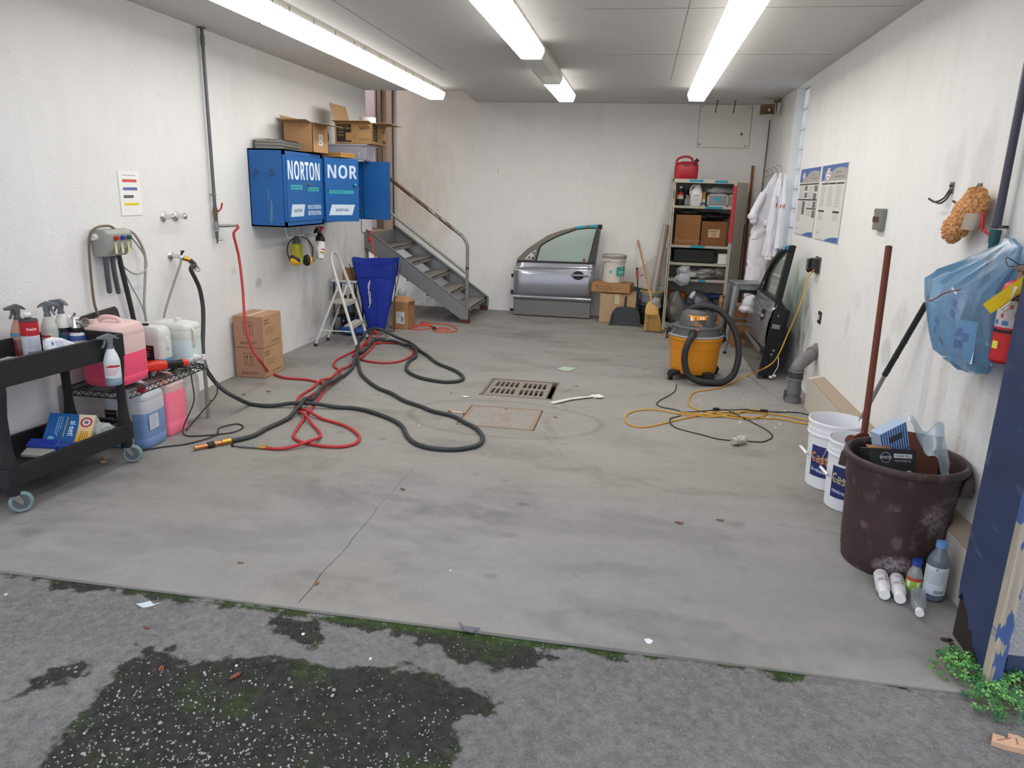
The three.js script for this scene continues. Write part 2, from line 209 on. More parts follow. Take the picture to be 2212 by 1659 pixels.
  const g = ext([[FX0, -FZ1], [FX1, -FZ1], [FX1, -FZ0], [FX0, -FZ0]], 0.16, 0, [r(GR), r(PL), J]); g.rotateX(-Math.PI / 2); g.translate(0, -0.16, 0);
  const p = g.attributes.position, uv = g.attributes.uv; for (let i = 0; i < p.count; i++) uv.setXY(i, (p.getX(i) - FX0) / W, (FZ1 - p.getZ(i)) / L);
  struct('floor', g, M(0xffffff, 0.82, 0, { map: tex, bumpMap: bumpOf([10, 15]), bumpScale: 0.0012 }), 'worn grey concrete garage floor', 'floor');
}
// asphalt yard
function inPoly(x, z, P) { let c = false; for (let i = 0, j = P.length - 1; i < P.length; j = i++) if ((P[i][1] > z) !== (P[j][1] > z) && x < (P[j][0] - P[i][0]) * (z - P[i][1]) / (P[j][1] - P[i][1]) + P[i][0]) c = !c; return c; }
function polyDist(x, z, P) { let m = 9; for (let i = 0, j = P.length - 1; i < P.length; j = i++) { const dx = P[j][0] - P[i][0], dz = P[j][1] - P[i][1], t = clamp(((x - P[i][0]) * dx + (z - P[i][1]) * dz) / (dx * dx + dz * dz)); m = Math.min(m, Math.hypot(x - P[i][0] - t * dx, z - P[i][1] - t * dz)); } return inPoly(x, z, P) ? -m : m; }
const MOSS = [[[-1.582,-1.515],[-1.612,-1.728],[-1.681,-1.903],[-1.663,-1.972],[-1.594,-2.042],[-1.457,-1.985],[-1.318,-2.046],[-1.192,-2.109],[-1.070,-2.113],[-0.891,-2.103],[-0.780,-2.127],[-0.565,-2.142],[-0.471,-2.061],[-0.369,-2.008],[-0.442,-1.941],[-0.449,-1.845],[-0.417,-1.720],[-0.464,-1.483],[-1.441,-1.286]],[[-1.333,-2.326],[-1.108,-2.359],[-1.018,-2.238],[-1.033,-2.149],[-1.132,-2.170],[-1.248,-2.218]],[[-0.777,-2.383],[-0.379,-2.392],[-0.192,-2.302],[-0.267,-2.232],[-0.508,-2.180],[-0.633,-2.264],[-0.707,-2.276]],[[-1.934,-1.824],[-1.818,-1.939],[-1.760,-1.912],[-1.803,-1.756],[-1.886,-1.715]],[[-1.709,-2.059],[-1.555,-2.064],[-1.530,-1.987],[-1.623,-1.967]],[[-2.585,-2.387],[-1.321,-2.396],[-0.376,-2.378],[-0.369,-2.335],[-1.089,-2.315],[-1.894,-2.338],[-2.330,-2.351],[-2.526,-2.326]]];
function moss(x, z) { // < 0 inside the dark growth
  let d = 9; if (x > -2.9 && x < 0.9) for (const P of MOSS) d = Math.min(d, polyDist(x, z, P));
  d = Math.min(d, (ZF - 0.0 - z) * -1 - 0.02 - 0.03 * fbm(x * 5, 2, 3, 3) + 0.05 * smooth(0.3, 1.0, x));
  return d + 0.11 * (fbm(x * 8, z * 8, 7, 4) - 0.5) + 0.07 * (fbm(x * 30, z * 30, 9, 3) - 0.5);
}
const AY = -0.012;
{
  const x0 = -4.6, x1 = 3.0, z0 = ZF + 0.001, z1 = -0.9, W = x1 - x0, L = z1 - z0;
  const col = (x, z, i, j) => {
    const f = fbm(x * 45, z * 45, 11, 3), s = hash2(i, j, 13), m = smooth(0.012, -0.014, moss(x, z));
    let k = 0.155 + 0.085 * (f - 0.5) + 0.05 * (s - 0.5) + 0.05 * (fbm(x * 2.2, z * 2.2, 15, 3) - 0.5);
    let c = [k * 1.03, k * 0.985, k * 0.95];
    const green = clamp(smooth(0.5, 0.75, fbm(x * 6, z * 6, 19, 3)) * 0.6 + smooth(0.06, 0.02, z - ZF) * smooth(0.5, -0.4, Math.abs(x + 0.5) - 1.2) * 1.1), dk = 0.024 + 0.028 * (f - 0.4) + 0.012 * s;
    const g = [dk * (1 + 0.15 * green), dk * (1.02 + 0.75 * green), dk * (0.86 - 0.25 * green)];
    c = c.map((q, n) => q + (g[n] - q) * m);
    return c.map(q => toS(Math.max(q, 0.004)));
  };
  const tex = dataTex(2048, 420, (u, v, i, j) => col(x0 + u * W, z1 - v * L, i, j), true, false);
  const bump = dataTex(2048, 420, (u, v, i, j) => { const x = x0 + u * W, z = z1 - v * L, a = 0.6 * vn(x * 110, z * 110, 23) + 0.4 * hash2(i, j, 29); return [a, a, a]; }, false, false);
  // gently uneven top, front edge against the slab
  const g = grid(150, 30, (u, v) => { const x = x0 + u * W, z = z1 - v * L; return [x, AY + 0.012 * (fbm(x * 1.7, z * 1.7, 31, 3) - 0.5), z]; });
  struct('ground', g, MP(0xffffff, 0.95, 0, { map: tex, bumpMap: bump, bumpScale: 0.006, specularIntensity: 0.25 }), 'coarse asphalt yard with a dark mossy patch', 'ground');
  struct('ground_yard', [slab(-40, x0, -0.2, AY - 0.012, ZF - 0.06, 40), slab(x1, 40, -0.2, AY - 0.012, ZF - 0.1, 40), slab(x0, x1, -0.2, AY - 0.012, z1, 40), slab(x0, x1, -0.3, -0.16, ZF - 0.05, z1)], M(0x6e6b6c, 0.9), 'plain asphalt yard further out', 'ground');
  // loose and bedded aggregate: uncountable chips
  const r = rng(5), chip = new THREE.IcosahedronGeometry(1, 0), N = 9000, im = new THREE.InstancedMesh(chip, M(0xffffff, 0.75), N), m4 = new THREE.Matrix4(), q = new THREE.Quaternion(), e = new THREE.Euler(), c = new THREE.Color();
  let n = 0; while (n < N) { const x = -2.7 + 4.3 * r(), z = ZF + 0.01 + 1.15 * r(), d = moss(x, z); const dens = d < 0 ? 0.35 + 0.65 * smooth(-1.9, -1.5, z) : 0.55; if (r() > dens) continue; const big = d < -0.03 && z > -2.0 && x > -1.9 && x < -0.5, s = big ? 0.0022 + 0.0062 * r() * r() * r() + 0.0018 * r() : 0.0016 + 0.0022 * r() * r(); e.set(r() * 6, r() * 6, r() * 6); q.setFromEuler(e); m4.compose(V(x, AY + s * 0.1 + 0.012 * (fbm(x * 1.7, z * 1.7, 31, 3) - 0.5), z), q, V(s * (0.8 + 0.7 * r()), s * 0.5, s * (0.7 + 0.5 * r()))); im.setMatrixAt(n, m4); const k = d < 0 ? 0.10 + 0.30 * r() : 0.13 + 0.16 * r(); c.setRGB(k, k * 1.01, k * 1.02); im.setColorAt(n, c); n++; }
  im.name = 'asphalt_chips'; im.userData = { kind: 'stuff', label: 'pale stone chips showing in the asphalt', category: 'gravel' }; shadow(im); scene.add(im);
}

const K0 = M(0xd8d6d0, 0.6);
// ---------- strip lights ----------
const LATCH = M(0x6d6a63, 0.6, 0.4), METAL_LIGHT = M(0xb9b4aa, 0.55, 0.1), GLOW = M(0xffffff, 0.4, 0, { emissive: TUBE_COLOR, emissiveIntensity: TUBE_GLOW }), DEAD = MP(0xd8d9d4, 0.45, 0, { transmission: 0.35, thickness: 0 });
function stripUnit(x, z0, z1, lit, label, group) { // z0 far end, z1 near end
  const L = z1 - z0, zc = (z0 + z1) / 2, o = thing('strip_light', label, 'light', [x, H, zc], 0, group);
  const hs = part(o, 'housing', [bx(0.15, 0.058, L - 0.012, 0, -0.029, 0)], METAL_LIGHT);
  const nt = []; for (let k = -3; k <= 3; k += 2) for (const s of [-1, 1]) nt.push(bx(0.004, 0.03, 0.008, s * 0.0755, -0.03, k * L / 7.2)); for (const g of nt) part(hs, 'latch', g, LATCH);
  const prof = [[-0.1, 0.0], [0.1, 0.0], [0.1, -0.022], [0.078, -0.078], [-0.078, -0.078], [-0.1, -0.022]];
  const dif = ext(prof, L - 0.02, 0.004).translate(0, -0.058, -(L - 0.02) / 2);
  part(o, 'diffuser', dif, lit ? GLOW : DEAD, lit ? 'glowing white plastic wrap' : 'unlit grey plastic wrap');
  if (lit) { const l = new THREE.RectAreaLight(TUBE_COLOR, TUBE_LIGHT, 0.15, L - 0.06); l.position.set(x, H - 0.145, zc); l.rotation.x = -Math.PI / 2; l.name = 'strip_lamp'; scene.add(l); }
}
for (const [z0, z1, w] of [[-8.62, -7.37, 'at the stair end'], [-7.36, -6.04, 'before the end unit'], [-6.03, -4.71, 'over the water taps'], [-4.70, -3.45, 'over the cart']]) stripUnit(-2.40, z0, z1, true, `lit strip light in the row above the blue cabinet, ${w}`, 'lit strip lights');
for (const [z0, z1, lit, lb] of [[-8.72, -7.37, true, 'short lit strip light in the middle row beyond the dead unit'], [-7.36, -6.02, false, 'unlit grey strip light in the middle row'], [-6.01, -4.64, true, 'lit strip light in the middle row before the dead unit'], [-4.63, -3.4, true, 'lit strip light in the middle row nearest the entrance']]) stripUnit(-0.92, z0, z1, lit, lb, 'middle row strip lights');
for (const [z0, z1, w] of [[-8.55, -7.26, 'nearest the wall panel'], [-7.25, -5.92, 'second from the wall panel'], [-5.91, -4.6, 'third from the wall panel'], [-4.59, -3.35, 'fourth from the wall panel']]) stripUnit(0.50, z0, z1, true, `lit strip light in the row above the shop vacuum, ${w}`, 'lit strip lights');

// lamp over the landing, just out of sight behind the wall end
{ const o = thing('landing_lamp', 'round glass lamp on the landing ceiling beyond the wall end', 'lamp', [XL - 1.15, HT - 0.10, -9.2]); part(o, 'base', cy(0.08, 0.08, 0.03, 0, 0.085, 0), K0); part(o, 'globe', new THREE.SphereGeometry(0.08, 20, 14), M(0xffffff, 0.4, 0, { emissive: new THREE.Color(1, 0.93, 0.88), emissiveIntensity: 2 })); const l = new THREE.PointLight(new THREE.Color(1, 0.95, 0.95), 2.6); l.position.set(XL - 1.15, HT - 0.10, -9.2); l.castShadow = true; l.shadow.radius = 4; scene.add(l); }

// ---------- shared kit for the things ----------
function loft(secs, n = 28, capB = true, capT = true) { // sections [y, half x, half z, squareness, offset x, offset z]
  const S = secs.slice(); if (capB) S.unshift([S[0][0], 0.0001, 0.0001, 2, S[0][4] || 0, S[0][5] || 0]); if (capT) { const t = S[S.length - 1]; S.push([t[0], 0.0001, 0.0001, 2, t[4] || 0, t[5] || 0]); }
  const g = grid(n, S.length - 1, (u, v) => { const s = S[Math.round(v * (S.length - 1))], a = -u * Math.PI * 2 + 0.4, c = Math.cos(a), q = Math.sin(a), e = 2 / (s[3] || 2); return [(s[4] || 0) + s[1] * Math.sign(c) * Math.abs(c) ** e, s[0], (s[5] || 0) + s[2] * Math.sign(q) * Math.abs(q) ** e]; });
  return toCreasedNormals(g, 0.7);
}
const K = {
  black: M(0x0f0f11, 0.55), blackRub: M(0x151618, 0.75), darkGrey: M(0x37383b, 0.6), grey: M(0x7d7f82, 0.55), midGrey: M(0x63676b, 0.55), chrome: M(0xd9d9d9, 0.18, 1), steel: M(0x9a9a98, 0.4, 0.85), galv: M(0x8d8f8e, 0.5, 0.55),
  white: M(0xe4e4e0, 0.5), offWhite: M(0xd2cfc6, 0.6), red: M(0xc01c20, 0.45), redRub: M(0xa82a2c, 0.6), brass: M(0xc39a45, 0.3, 0.9), copper: M(0xd08a58, 0.3, 0.9), blue: M(0x1d5fa8, 0.5), yellow: M(0xe0ac10, 0.5), card: null, wood: M(0xb98a58, 0.65), clear: MP(0xf2f6f7, 0.08, 0, { transmission: 0.94, thickness: 0, ior: 1.4 }),
  film: MP(0xdfe3e4, 0.32, 0, { transmission: 0.62, thickness: 0, ior: 1.4 }), milk: MP(0xe6e6e0, 0.6, 0, { transmission: 0.35, thickness: 0 }),
};
const cardTex = dataTex(256, 256, (u, v) => { const k = 0.86 + 0.10 * fbm(u * 6, v * 40, 3, 3) + 0.08 * fbm(u * 30, v * 30, 5, 2); return [k, k, k]; });
const cardMat = (hex) => M(hex, 0.85, 0, { map: cardTex });
K.card = cardMat(0xb48a5f); K.cardDark = cardMat(0x9c7048); K.cardPale = cardMat(0xc0a07c); K.cardIn = cardMat(0xa8875f);
const label = (w, h, draw, px = 900) => M(0xffffff, 0.55, 0, { map: canvasTex(Math.max(8, Math.round(w * px)), Math.max(8, Math.round(h * px)), draw) });
// wrap-round label on a cylinder, picture centred on angle a (0 = +z)
function wrapLabel(r, h, y, arc, a, x = 0, z = 0, r2) { const g = new THREE.CylinderGeometry(r2 ?? r, r, h, 24, 1, true, a - arc / 2, arc); return g.translate(x, y, z); }
function printedBox(parent, name, w, h, d, mat, inset = 0) { return part(parent, name, rb(w, h, d, 0.006, 0, h / 2, 0, 0, 0, 0, 1), mat); }

// hand-trigger sprayer head, nozzle towards +x, bottom of the collar at y = 0
function sprayHead(o, y, mat, s = 1, turn = 0, tilt = 0) {
  const h = new THREE.Group(); h.position.y = y; h.rotation.set(0, turn, tilt); h.scale.setScalar(s); h.name = 'spray_head'; o.add(h);
  part(h, 'collar', [cy(0.014, 0.018, 0.03, 0, 0.015, 0), cy(0.019, 0.019, 0.012, 0, 0.006, 0)], mat);
  part(h, 'trigger_body', ext([[-0.014, 0.028], [0.014, 0.028], [0.018, 0.055], [0.048, 0.058], [0.056, 0.066], [0.05, 0.076], [0.0, 0.086], [-0.03, 0.072], [-0.05, 0.052], [-0.046, 0.048], [-0.016, 0.058]], 0.022, 0.003).translate(0, 0, -0.011), mat);
  part(h, 'trigger', ext([[0.016, 0.058], [0.03, 0.058], [0.034, 0.035], [0.048, 0.012], [0.04, 0.008], [0.026, 0.03]], 0.012, 0.002).translate(0, 0, -0.006), mat);
  part(h, 'nozzle', cy(0.008, 0.009, 0.014, 0.06, 0.067, 0, 0, 0, -Math.PI / 2, 12), mat);
  return h;
}
function sprayBottle(name, lb, cat, pos, turn, body, liquid, fill, headMat, lab, headTurn = 0, group) {
  const o = thing(name, lb, cat, pos, turn, group), R = 0.042;
  part(o, 'liquid', lathe([[0, 0.001], [R - 0.004, 0.001], [R, 0.006], [R, fill], [0, fill]], 28), liquid);
  part(o, 'bottle', lathe([[R, fill], [R, 0.135], [R - 0.004, 0.152], [0.03, 0.178], [0.02, 0.2], [0.018, 0.212], [0.0, 0.212]], 28), body);
  if (lab) part(o, 'label', wrapLabel(R + 0.0008, lab.h, lab.y, lab.arc || 2.4, lab.a || 0), label(0.1, lab.h, lab.draw, 1400));
  sprayHead(o, 0.205, headMat, 1, headTurn);
  return o;
}
// a big plastic can with shoulders, handle and cap; w along x, d along z
function jug(name, lb, pos, turn, w, d, h, fill, plastic, liquid, cap, opt = {}) {
  const o = thing(name, lb, opt.cat || 'jug', pos, turn, opt.group), a = w / 2, b = d / 2, e = opt.e || 5, f = h * fill;
  part(o, 'liquid', loft([[0.002, a * 0.9, b * 0.9, e], [0.02, a * 0.985, b * 0.985, e], [f * 0.28, a, b, e], [f * 0.3, a * 0.985, b * 0.985, e], [f * 0.33, a, b, e], [f, a, b, e]], 32), liquid, opt.liquidLabel);
  const t = h - f, c = [[f, a, b, e], [f + t * 0.55, a, b, e], [f + t * 0.58, a * 0.985, b * 0.985, e], [f + t * 0.62, a, b, e], [f + t * 0.78, a * 0.98, b * 0.98, e], [f + t * 0.93, a * 0.9, b * 0.9, e], [h, a * 0.72, b * 0.78, 4]];
  part(o, 'can_body', loft(c, 32), plastic);
  if (opt.handle !== false) { const hz = opt.hz ?? 0; part(o, 'handle', tube([[-a * 0.65, h - 0.03, hz], [-a * 0.5, h + 0.022, hz], [a * 0.1, h + 0.03, hz], [a * 0.45, h + 0.012, hz], [a * 0.6, h - 0.03, hz]], 0.014, 24, 8), plastic); }
  const [cx, cz] = opt.cap || [a * 0.6, 0]; part(o, 'cap', [cy(0.022, 0.024, 0.03, cx, h + 0.012 + (opt.capY || 0), cz), cy(0.027, 0.027, 0.01, cx, h - 0.002 + (opt.capY || 0), cz)], cap, opt.capLabel);
  return o;
}

// ---------- black cart and what stands on it ----------
function trayGeo(w, l, y0, y1, t) { const r = (a, b) => { const s = new THREE.Shape(), q = 0.03; s.moveTo(-a + q, -b); s.lineTo(a - q, -b); s.quadraticCurveTo(a, -b, a, -b + q); s.lineTo(a, b - q); s.quadraticCurveTo(a, b, a - q, b); s.lineTo(-a + q, b); s.quadraticCurveTo(-a, b, -a, b - q); s.lineTo(-a, -b + q); s.quadraticCurveTo(-a, -b, -a + q, -b); return s; };
  const o = r(w / 2, l / 2); o.holes.push(new THREE.Path(r(w / 2 - t, l / 2 - t).getPoints(6))); const g = ext(o, y1 - y0, 0.004); g.rotateX(-Math.PI / 2); g.translate(0, y0, 0); const f = bx(w - t, 0.012, l - t, 0, y0 + 0.012, 0); return [g, f]; }
const plasticBlack = M(0x131417, 0.55, 0, { bumpMap: bumpOf([2, 2]), bumpScale: 0.0015 });
{
  const o = thing('utility_cart', 'black plastic two-shelf utility cart on grey wheels', 'cart', [-3.115, 0, -3.26], -0.09);
  part(o, 'top_tray', trayGeo(0.44, 0.84, 0.645, 0.775, 0.022), plasticBlack); part(o, 'bottom_tray', trayGeo(0.44, 0.84, 0.145, 0.245, 0.022), plasticBlack);
  for (const sx of [-1, 1]) for (const sz of [-1, 1]) {
    const x = sx * 0.192, z = sz * 0.372;
    part(o, 'leg', lathe([[0.03, 0.10], [0.034, 0.17], [0.036, 0.26], [0.03, 0.29], [0.024, 0.36], [0.024, 0.5], [0.03, 0.56], [0.036, 0.62], [0.036, 0.65]], 20, x, 0, z), plasticBlack);
    const c = new THREE.Group(); c.name = 'caster'; c.position.set(x, 0, z); c.rotation.y = sx * sz * 0.7 + (sz > 0 ? 0.3 : 1.2); o.add(c);
    part(c, 'fork', [cy(0.026, 0.026, 0.006, 0, 0.104, 0, 0, 0, 0, 16), ext([[-0.018, 0.1], [0.02, 0.1], [0.038, 0.06], [0.032, 0.045], [0.02, 0.05]], 0.003).translate(0, 0, 0.017), ext([[-0.018, 0.1], [0.02, 0.1], [0.038, 0.06], [0.032, 0.045], [0.02, 0.05]], 0.003).translate(0, 0, -0.02), rod([0.027, 0.055, -0.024], [0.027, 0.055, 0.024], 0.006)], K.steel);
    part(c, 'tyre', to(0.044, 0.011, 0.027, 0.056, 0, 0, 0, 0).scale(1, 1, 1.3), M(0x6f8787, 0.7)); part(c, 'hub', cy(0.04, 0.04, 0.022, 0.027, 0.056, 0, Math.PI / 2), M(0x54585c, 0.6));
  }
}
const TY = 0.664, bottlePlastic = MP(0xd9d9d2, 0.5, 0, { transmission: 0.35, thickness: 0 }), headGrey = M(0x6a6e73, 0.55);
sprayBottle('spray_bottle', 'amber spray bottle with dark grey trigger behind the red can', 'spray bottle', [-3.30, TY, -3.40], 0.2, MP(0xc79c7e, 0.4, 0, { transmission: 0.3, thickness: 0 }), M(0x6b2b28, 0.35), 0.10, M(0x54565a, 0.55), { h: 0.02, y: 0.128, arc: 3, draw: (g, w, h) => { g.fillStyle = '#5a86a0'; g.fillRect(0, 0, w, h); } }, -1.9);
sprayBottle('spray_bottle', 'clear spray bottle with grey trigger and red printed label', 'spray bottle', [-3.235, TY, -3.535], 0, bottlePlastic, MP(0xcfcac2, 0.5, 0, { transmission: 0.25, thickness: 0 }), 0.03, headGrey, { h: 0.05, y: 0.09, arc: 2, draw: (g, w, h) => { g.fillStyle = '#cbc6bf'; g.fillRect(0, 0, w, h); g.fillStyle = '#c0383a'; g.fillRect(w * 0.1, h * 0.2, w * 0.8, h * 0.25); lines(g, w * 0.1, h * 0.6, w * 0.8, 3, h * 0.12, h * 0.05, '#b06', 3); } }, 0.15);
sprayBottle('spray_bottle', 'white spray bottle with teal label and grey trigger', 'spray bottle', [-3.235, TY, -3.635], 0, M(0xdcdcd6, 0.5), M(0xd6d6d0, 0.5), 0.04, headGrey, { h: 0.10, y: 0.078, arc: 4.4, a: 0.5, draw: (g, w, h) => { g.fillStyle = '#1d4f70'; g.fillRect(0, 0, w, h); g.fillStyle = '#15181d'; g.fillRect(w * 0.4, 0, w * 0.6, h * 0.25); g.fillStyle = '#3fa7a8'; g.fillRect(0, h * 0.04, w * 0.45, h * 0.3); g.fillStyle = '#c8d0d6'; g.fillRect(w * 0.1, h * 0.5, w * 0.2, h * 0.4); g.fillStyle = '#a03040'; g.fillRect(w * 0.5, h * 0.3, w * 0.4, h * 0.06); } }, Math.PI);
{
  const o = thing('solvent_can', 'red and white cylindrical can with white cap in the cart', 'can', [-3.235, TY, -3.40], 0.35);
  const R = 0.044; part(o, 'can_body', lathe([[0, 0], [R, 0], [R, 0.205], [0, 0.205]], 32), M(0xb9bcc4, 0.4));
  part(o, 'shoulder', lathe([[R, 0.2], [R + 0.001, 0.207], [R * 0.9, 0.213], [0.016, 0.216], [0.016, 0.225], [0, 0.225]], 32), M(0x3a3335, 0.45)); part(o, 'cap', lathe([[0, 0.222], [0.019, 0.222], [0.019, 0.24], [0.016, 0.247], [0, 0.248]], 20), K.white);
  part(o, 'label', wrapLabel(R + 0.0006, 0.2, 0.101, Math.PI * 2, 0.65), label(0.28, 0.2, (g, w, h) => { g.fillStyle = '#c9ccd6'; g.fillRect(0, 0, w, h); g.fillStyle = '#b51a22'; g.fillRect(0, 0, w, h * 0.38); g.fillStyle = '#14161a'; g.fillRect(w * 0.68, h * 0.3, w * 0.06, h * 0.7); fit(g, 'ProCut', w * 0.5, h * 0.2, w * 0.18, 'bold', h * 0.1, '#f2f2f2', 'center'); lines(g, w * 0.4, h * 0.45, w * 0.24, 9, h * 0.035, h * 0.012, '#8d93a8', 5); g.fillStyle = '#8b8f98'; g.fillRect(w * 0.38, h * 0.8, w * 0.28, h * 0.12); }, 1800));
}
{
  const o = thing('foam_gun', 'white bottle with blue band and chrome foam gun on top', 'foam gun', [-3.16, TY, -3.655], 0.2);
  part(o, 'bottle', lathe([[0, 0], [0.048, 0], [0.05, 0.01], [0.05, 0.06], [0.044, 0.085], [0.034, 0.098], [0.03, 0.104], [0, 0.104]], 28), M(0xd7d9dc, 0.45)); part(o, 'band', lathe([[0.051, 0.055], [0.0505, 0.06], [0.0445, 0.084]], 28), M(0x2d4f8f, 0.45)); part(o, 'screw_ring', cy(0.036, 0.036, 0.024, 0, 0.114, 0, 0, 0, 0, 20), K.black);
  part(o, 'gun_body', [cy(0.018, 0.024, 0.05, -0.008, 0.15, 0), sp(0.022, -0.01, 0.176, 0, 1.2, 0.8, 0.8), rod([-0.016, 0.18, 0], [0.0, 0.212, 0.005], 0.009), rod([-0.016, 0.168, 0], [-0.04, 0.19, 0.0], 0.008), rod([-0.006, 0.165, 0], [0.045, 0.15, 0.02], 0.009)], K.chrome);
  part(o, 'nozzle_cup', lathe([[0.008, 0], [0.012, 0.012], [0.024, 0.02], [0.024, 0.042], [0.02, 0.042], [0.018, 0.02]], 20).rotateX(1.2).rotateY(0.9).translate(0.045, 0.15, 0.015), M(0xb9b4a8, 0.4, 0.5));
}
{ // white flat bottle lying against the tray wall
  const o = thing('detergent_bottle', 'white bottle with blue printed label leaning in the cart tray', 'bottle', [-3.09, TY + 0.018, -3.46], 1.2); o.rotation.order = 'YXZ'; o.rotation.x = -0.35;
  part(o, 'bottle', ext([[-0.1, 0], [0.09, 0], [0.095, 0.012], [0.03, 0.055], [-0.01, 0.082], [-0.06, 0.094], [-0.095, 0.088], [-0.105, 0.05]], 0.05, 0.012), M(0xdcdce2, 0.4));
  part(o, 'label', place(new THREE.PlaneGeometry(0.1, 0.05), -0.045, 0.045, 0.051), label(0.1, 0.05, (g, w, h) => { g.fillStyle = '#d4d8e2'; g.fillRect(0, 0, w, h); g.fillStyle = '#2c4fa0'; g.fillRect(w * 0.2, h * 0.1, w * 0.1, h * 0.35); lines(g, w * 0.4, h * 0.1, w * 0.5, 6, h * 0.14, h * 0.05, '#7080a8', 8); }, 1200));
}
single('blue_scraper', 'long blue plastic blade lying along the cart rim', 'scraper', rb(0.012, 0.02, 0.34, 0.004, -2.955, 0.74, -3.22, 0.05, -0.09, 0.3), M(0x2b4f9f, 0.5));
{
  const o = thing('work_glove', 'crumpled grey and white work glove on the cart tray', 'glove', [-3.10, TY, -3.12], 0.3);
  part(o, 'palm', lump(0.09, 0.032, 0.06, 0, 0.035, 0, 0.5, 2.5, 3), M(0x8f8c8a, 0.9)); part(o, 'cuff', lump(0.05, 0.03, 0.055, 0.1, 0.035, -0.03, 0.5, 3, 8), M(0xc9c6c0, 0.9));
  for (let k = 0; k < 4; k++) part(o, 'finger', tube([[-0.06, 0.03, -0.04 + k * 0.025], [-0.11, 0.03, -0.045 + k * 0.03], [-0.14, 0.015, -0.05 + k * 0.032]], 0.012, 8, 6), M(0xa09c94, 0.9));
}
single('red_rag', 'bright red cloth bunched at the cart end', 'cloth', lump(0.06, 0.05, 0.07, -3.16, 0.715, -2.99, 0.5, 2.6, 12), M(0xb01024, 0.85));
// spray bottle hooked on the outside of the tray
sprayBottle('spray_bottle', 'white spray bottle with red lettering hooked outside the cart rim', 'spray bottle', [-2.835, 0.512, -3.50], 0.35, M(0xd5d8d8, 0.45), M(0x6f8794, 0.4), 0.045, headGrey, { h: 0.075, y: 0.092, arc: 2.6, a: 0.35, draw: (g, w, h) => { g.fillStyle = '#d4d7d8'; g.fillRect(0, 0, w, h); g.fillStyle = '#b8262c'; g.beginPath(); g.moveTo(w * 0.12, h * 0.32); g.lineTo(w * 0.4, h * 0.12); g.lineTo(w * 0.9, h * 0.2); g.lineTo(w * 0.9, h * 0.32); g.closePath(); g.fill(); lines(g, w * 0.12, h * 0.45, w * 0.76, 5, h * 0.1, h * 0.035, '#c4555a', 4); } }, -2.3);
// lower tray: baking-soda box, brush, odds and ends
{
  const o = thing('powder_box', 'blue and yellow powder box reading si net lying in the cart', 'box', [-3.10, 0.245, -3.43], 0.42); o.rotation.order = 'YXZ'; o.rotation.x = -0.75; o.rotation.z = -0.12;
  part(o, 'carton', rb(0.24, 0.2, 0.07, 0.004, 0, 0, -0.036, 0, 0, 0, 1), M(0x1f5c9c, 0.5));
  part(o, 'front_print', place(new THREE.PlaneGeometry(0.24, 0.2), 0, 0, 0.0006), label(0.24, 0.2, (g, w, h) => {
    g.fillStyle = '#1f62a6'; g.fillRect(0, 0, w, h); const gr = g.createLinearGradient(0, 0, 0, h); gr.addColorStop(0, '#e8dcc0'); gr.addColorStop(0.45, '#e8c890'); gr.addColorStop(0.8, '#dfae2a'); gr.addColorStop(1, '#d99a20');
    g.fillStyle = gr; g.beginPath(); g.moveTo(w * 0.62, 0); g.quadraticCurveTo(w * 0.72, h * 0.35, w * 0.66, h); g.lineTo(w, h); g.lineTo(w, 0); g.closePath(); g.fill();
    g.save(); g.translate(w * 0.55, h * 0.45); g.rotate(Math.PI / 2); g.font = `bold ${h * 0.2}px sans-serif`; g.fillStyle = '#f2f2ee'; g.textAlign = 'center'; g.textBaseline = 'middle'; g.scale(0.8, 1); g.fillText('si net!', 0, 0); g.restore();
    g.strokeStyle = '#b9484c'; g.lineWidth = h * 0.055; g.beginPath(); g.arc(w * 0.83, h * 0.24, h * 0.13, 0, 7); g.stroke(); g.fillStyle = '#e9e4dc'; g.beginPath(); g.arc(w * 0.83, h * 0.24, h * 0.1, 0, 7); g.fill(); g.fillStyle = '#6d7180'; g.beginPath(); g.arc(w * 0.83, h * 0.24, h * 0.055, 0, 7); g.fill();
    g.save(); g.translate(w * 0.84, h * 0.72); g.rotate(Math.PI / 2); lines(g, -h * 0.2, -w * 0.08, h * 0.4, 4, w * 0.045, w * 0.02, '#b0552a', 3); g.restore();
    g.save(); g.translate(w * 0.12, h * 0.1); g.rotate(Math.PI / 2); lines(g, 0, -w * 0.3, h * 0.7, 1, 1, w * 0.022, '#d6b43a', 5); lines(g, 0, -w * 0.2, h * 0.6, 3, w * 0.045, w * 0.016, '#9fc0dd', 6); g.restore();
    g.fillStyle = '#7cc0e8'; g.beginPath(); g.moveTo(w * 0.05, h * 0.95); g.lineTo(w * 0.12, h * 0.7); g.lineTo(w * 0.24, h * 0.75); g.lineTo(w * 0.18, h * 0.97); g.closePath(); g.fill(); }, 2600));
  part(o, 'end_print', place(new THREE.PlaneGeometry(0.07, 0.2), 0.1206, 0, -0.036, 0, Math.PI / 2), label(0.07, 0.2, (g, w, h) => { g.fillStyle = '#cfc8bb'; g.fillRect(0, 0, w, h); lines(g, w * 0.15, h * 0.1, w * 0.7, 14, h * 0.055, h * 0.02, '#8d8a84', 9); }, 1500));
}
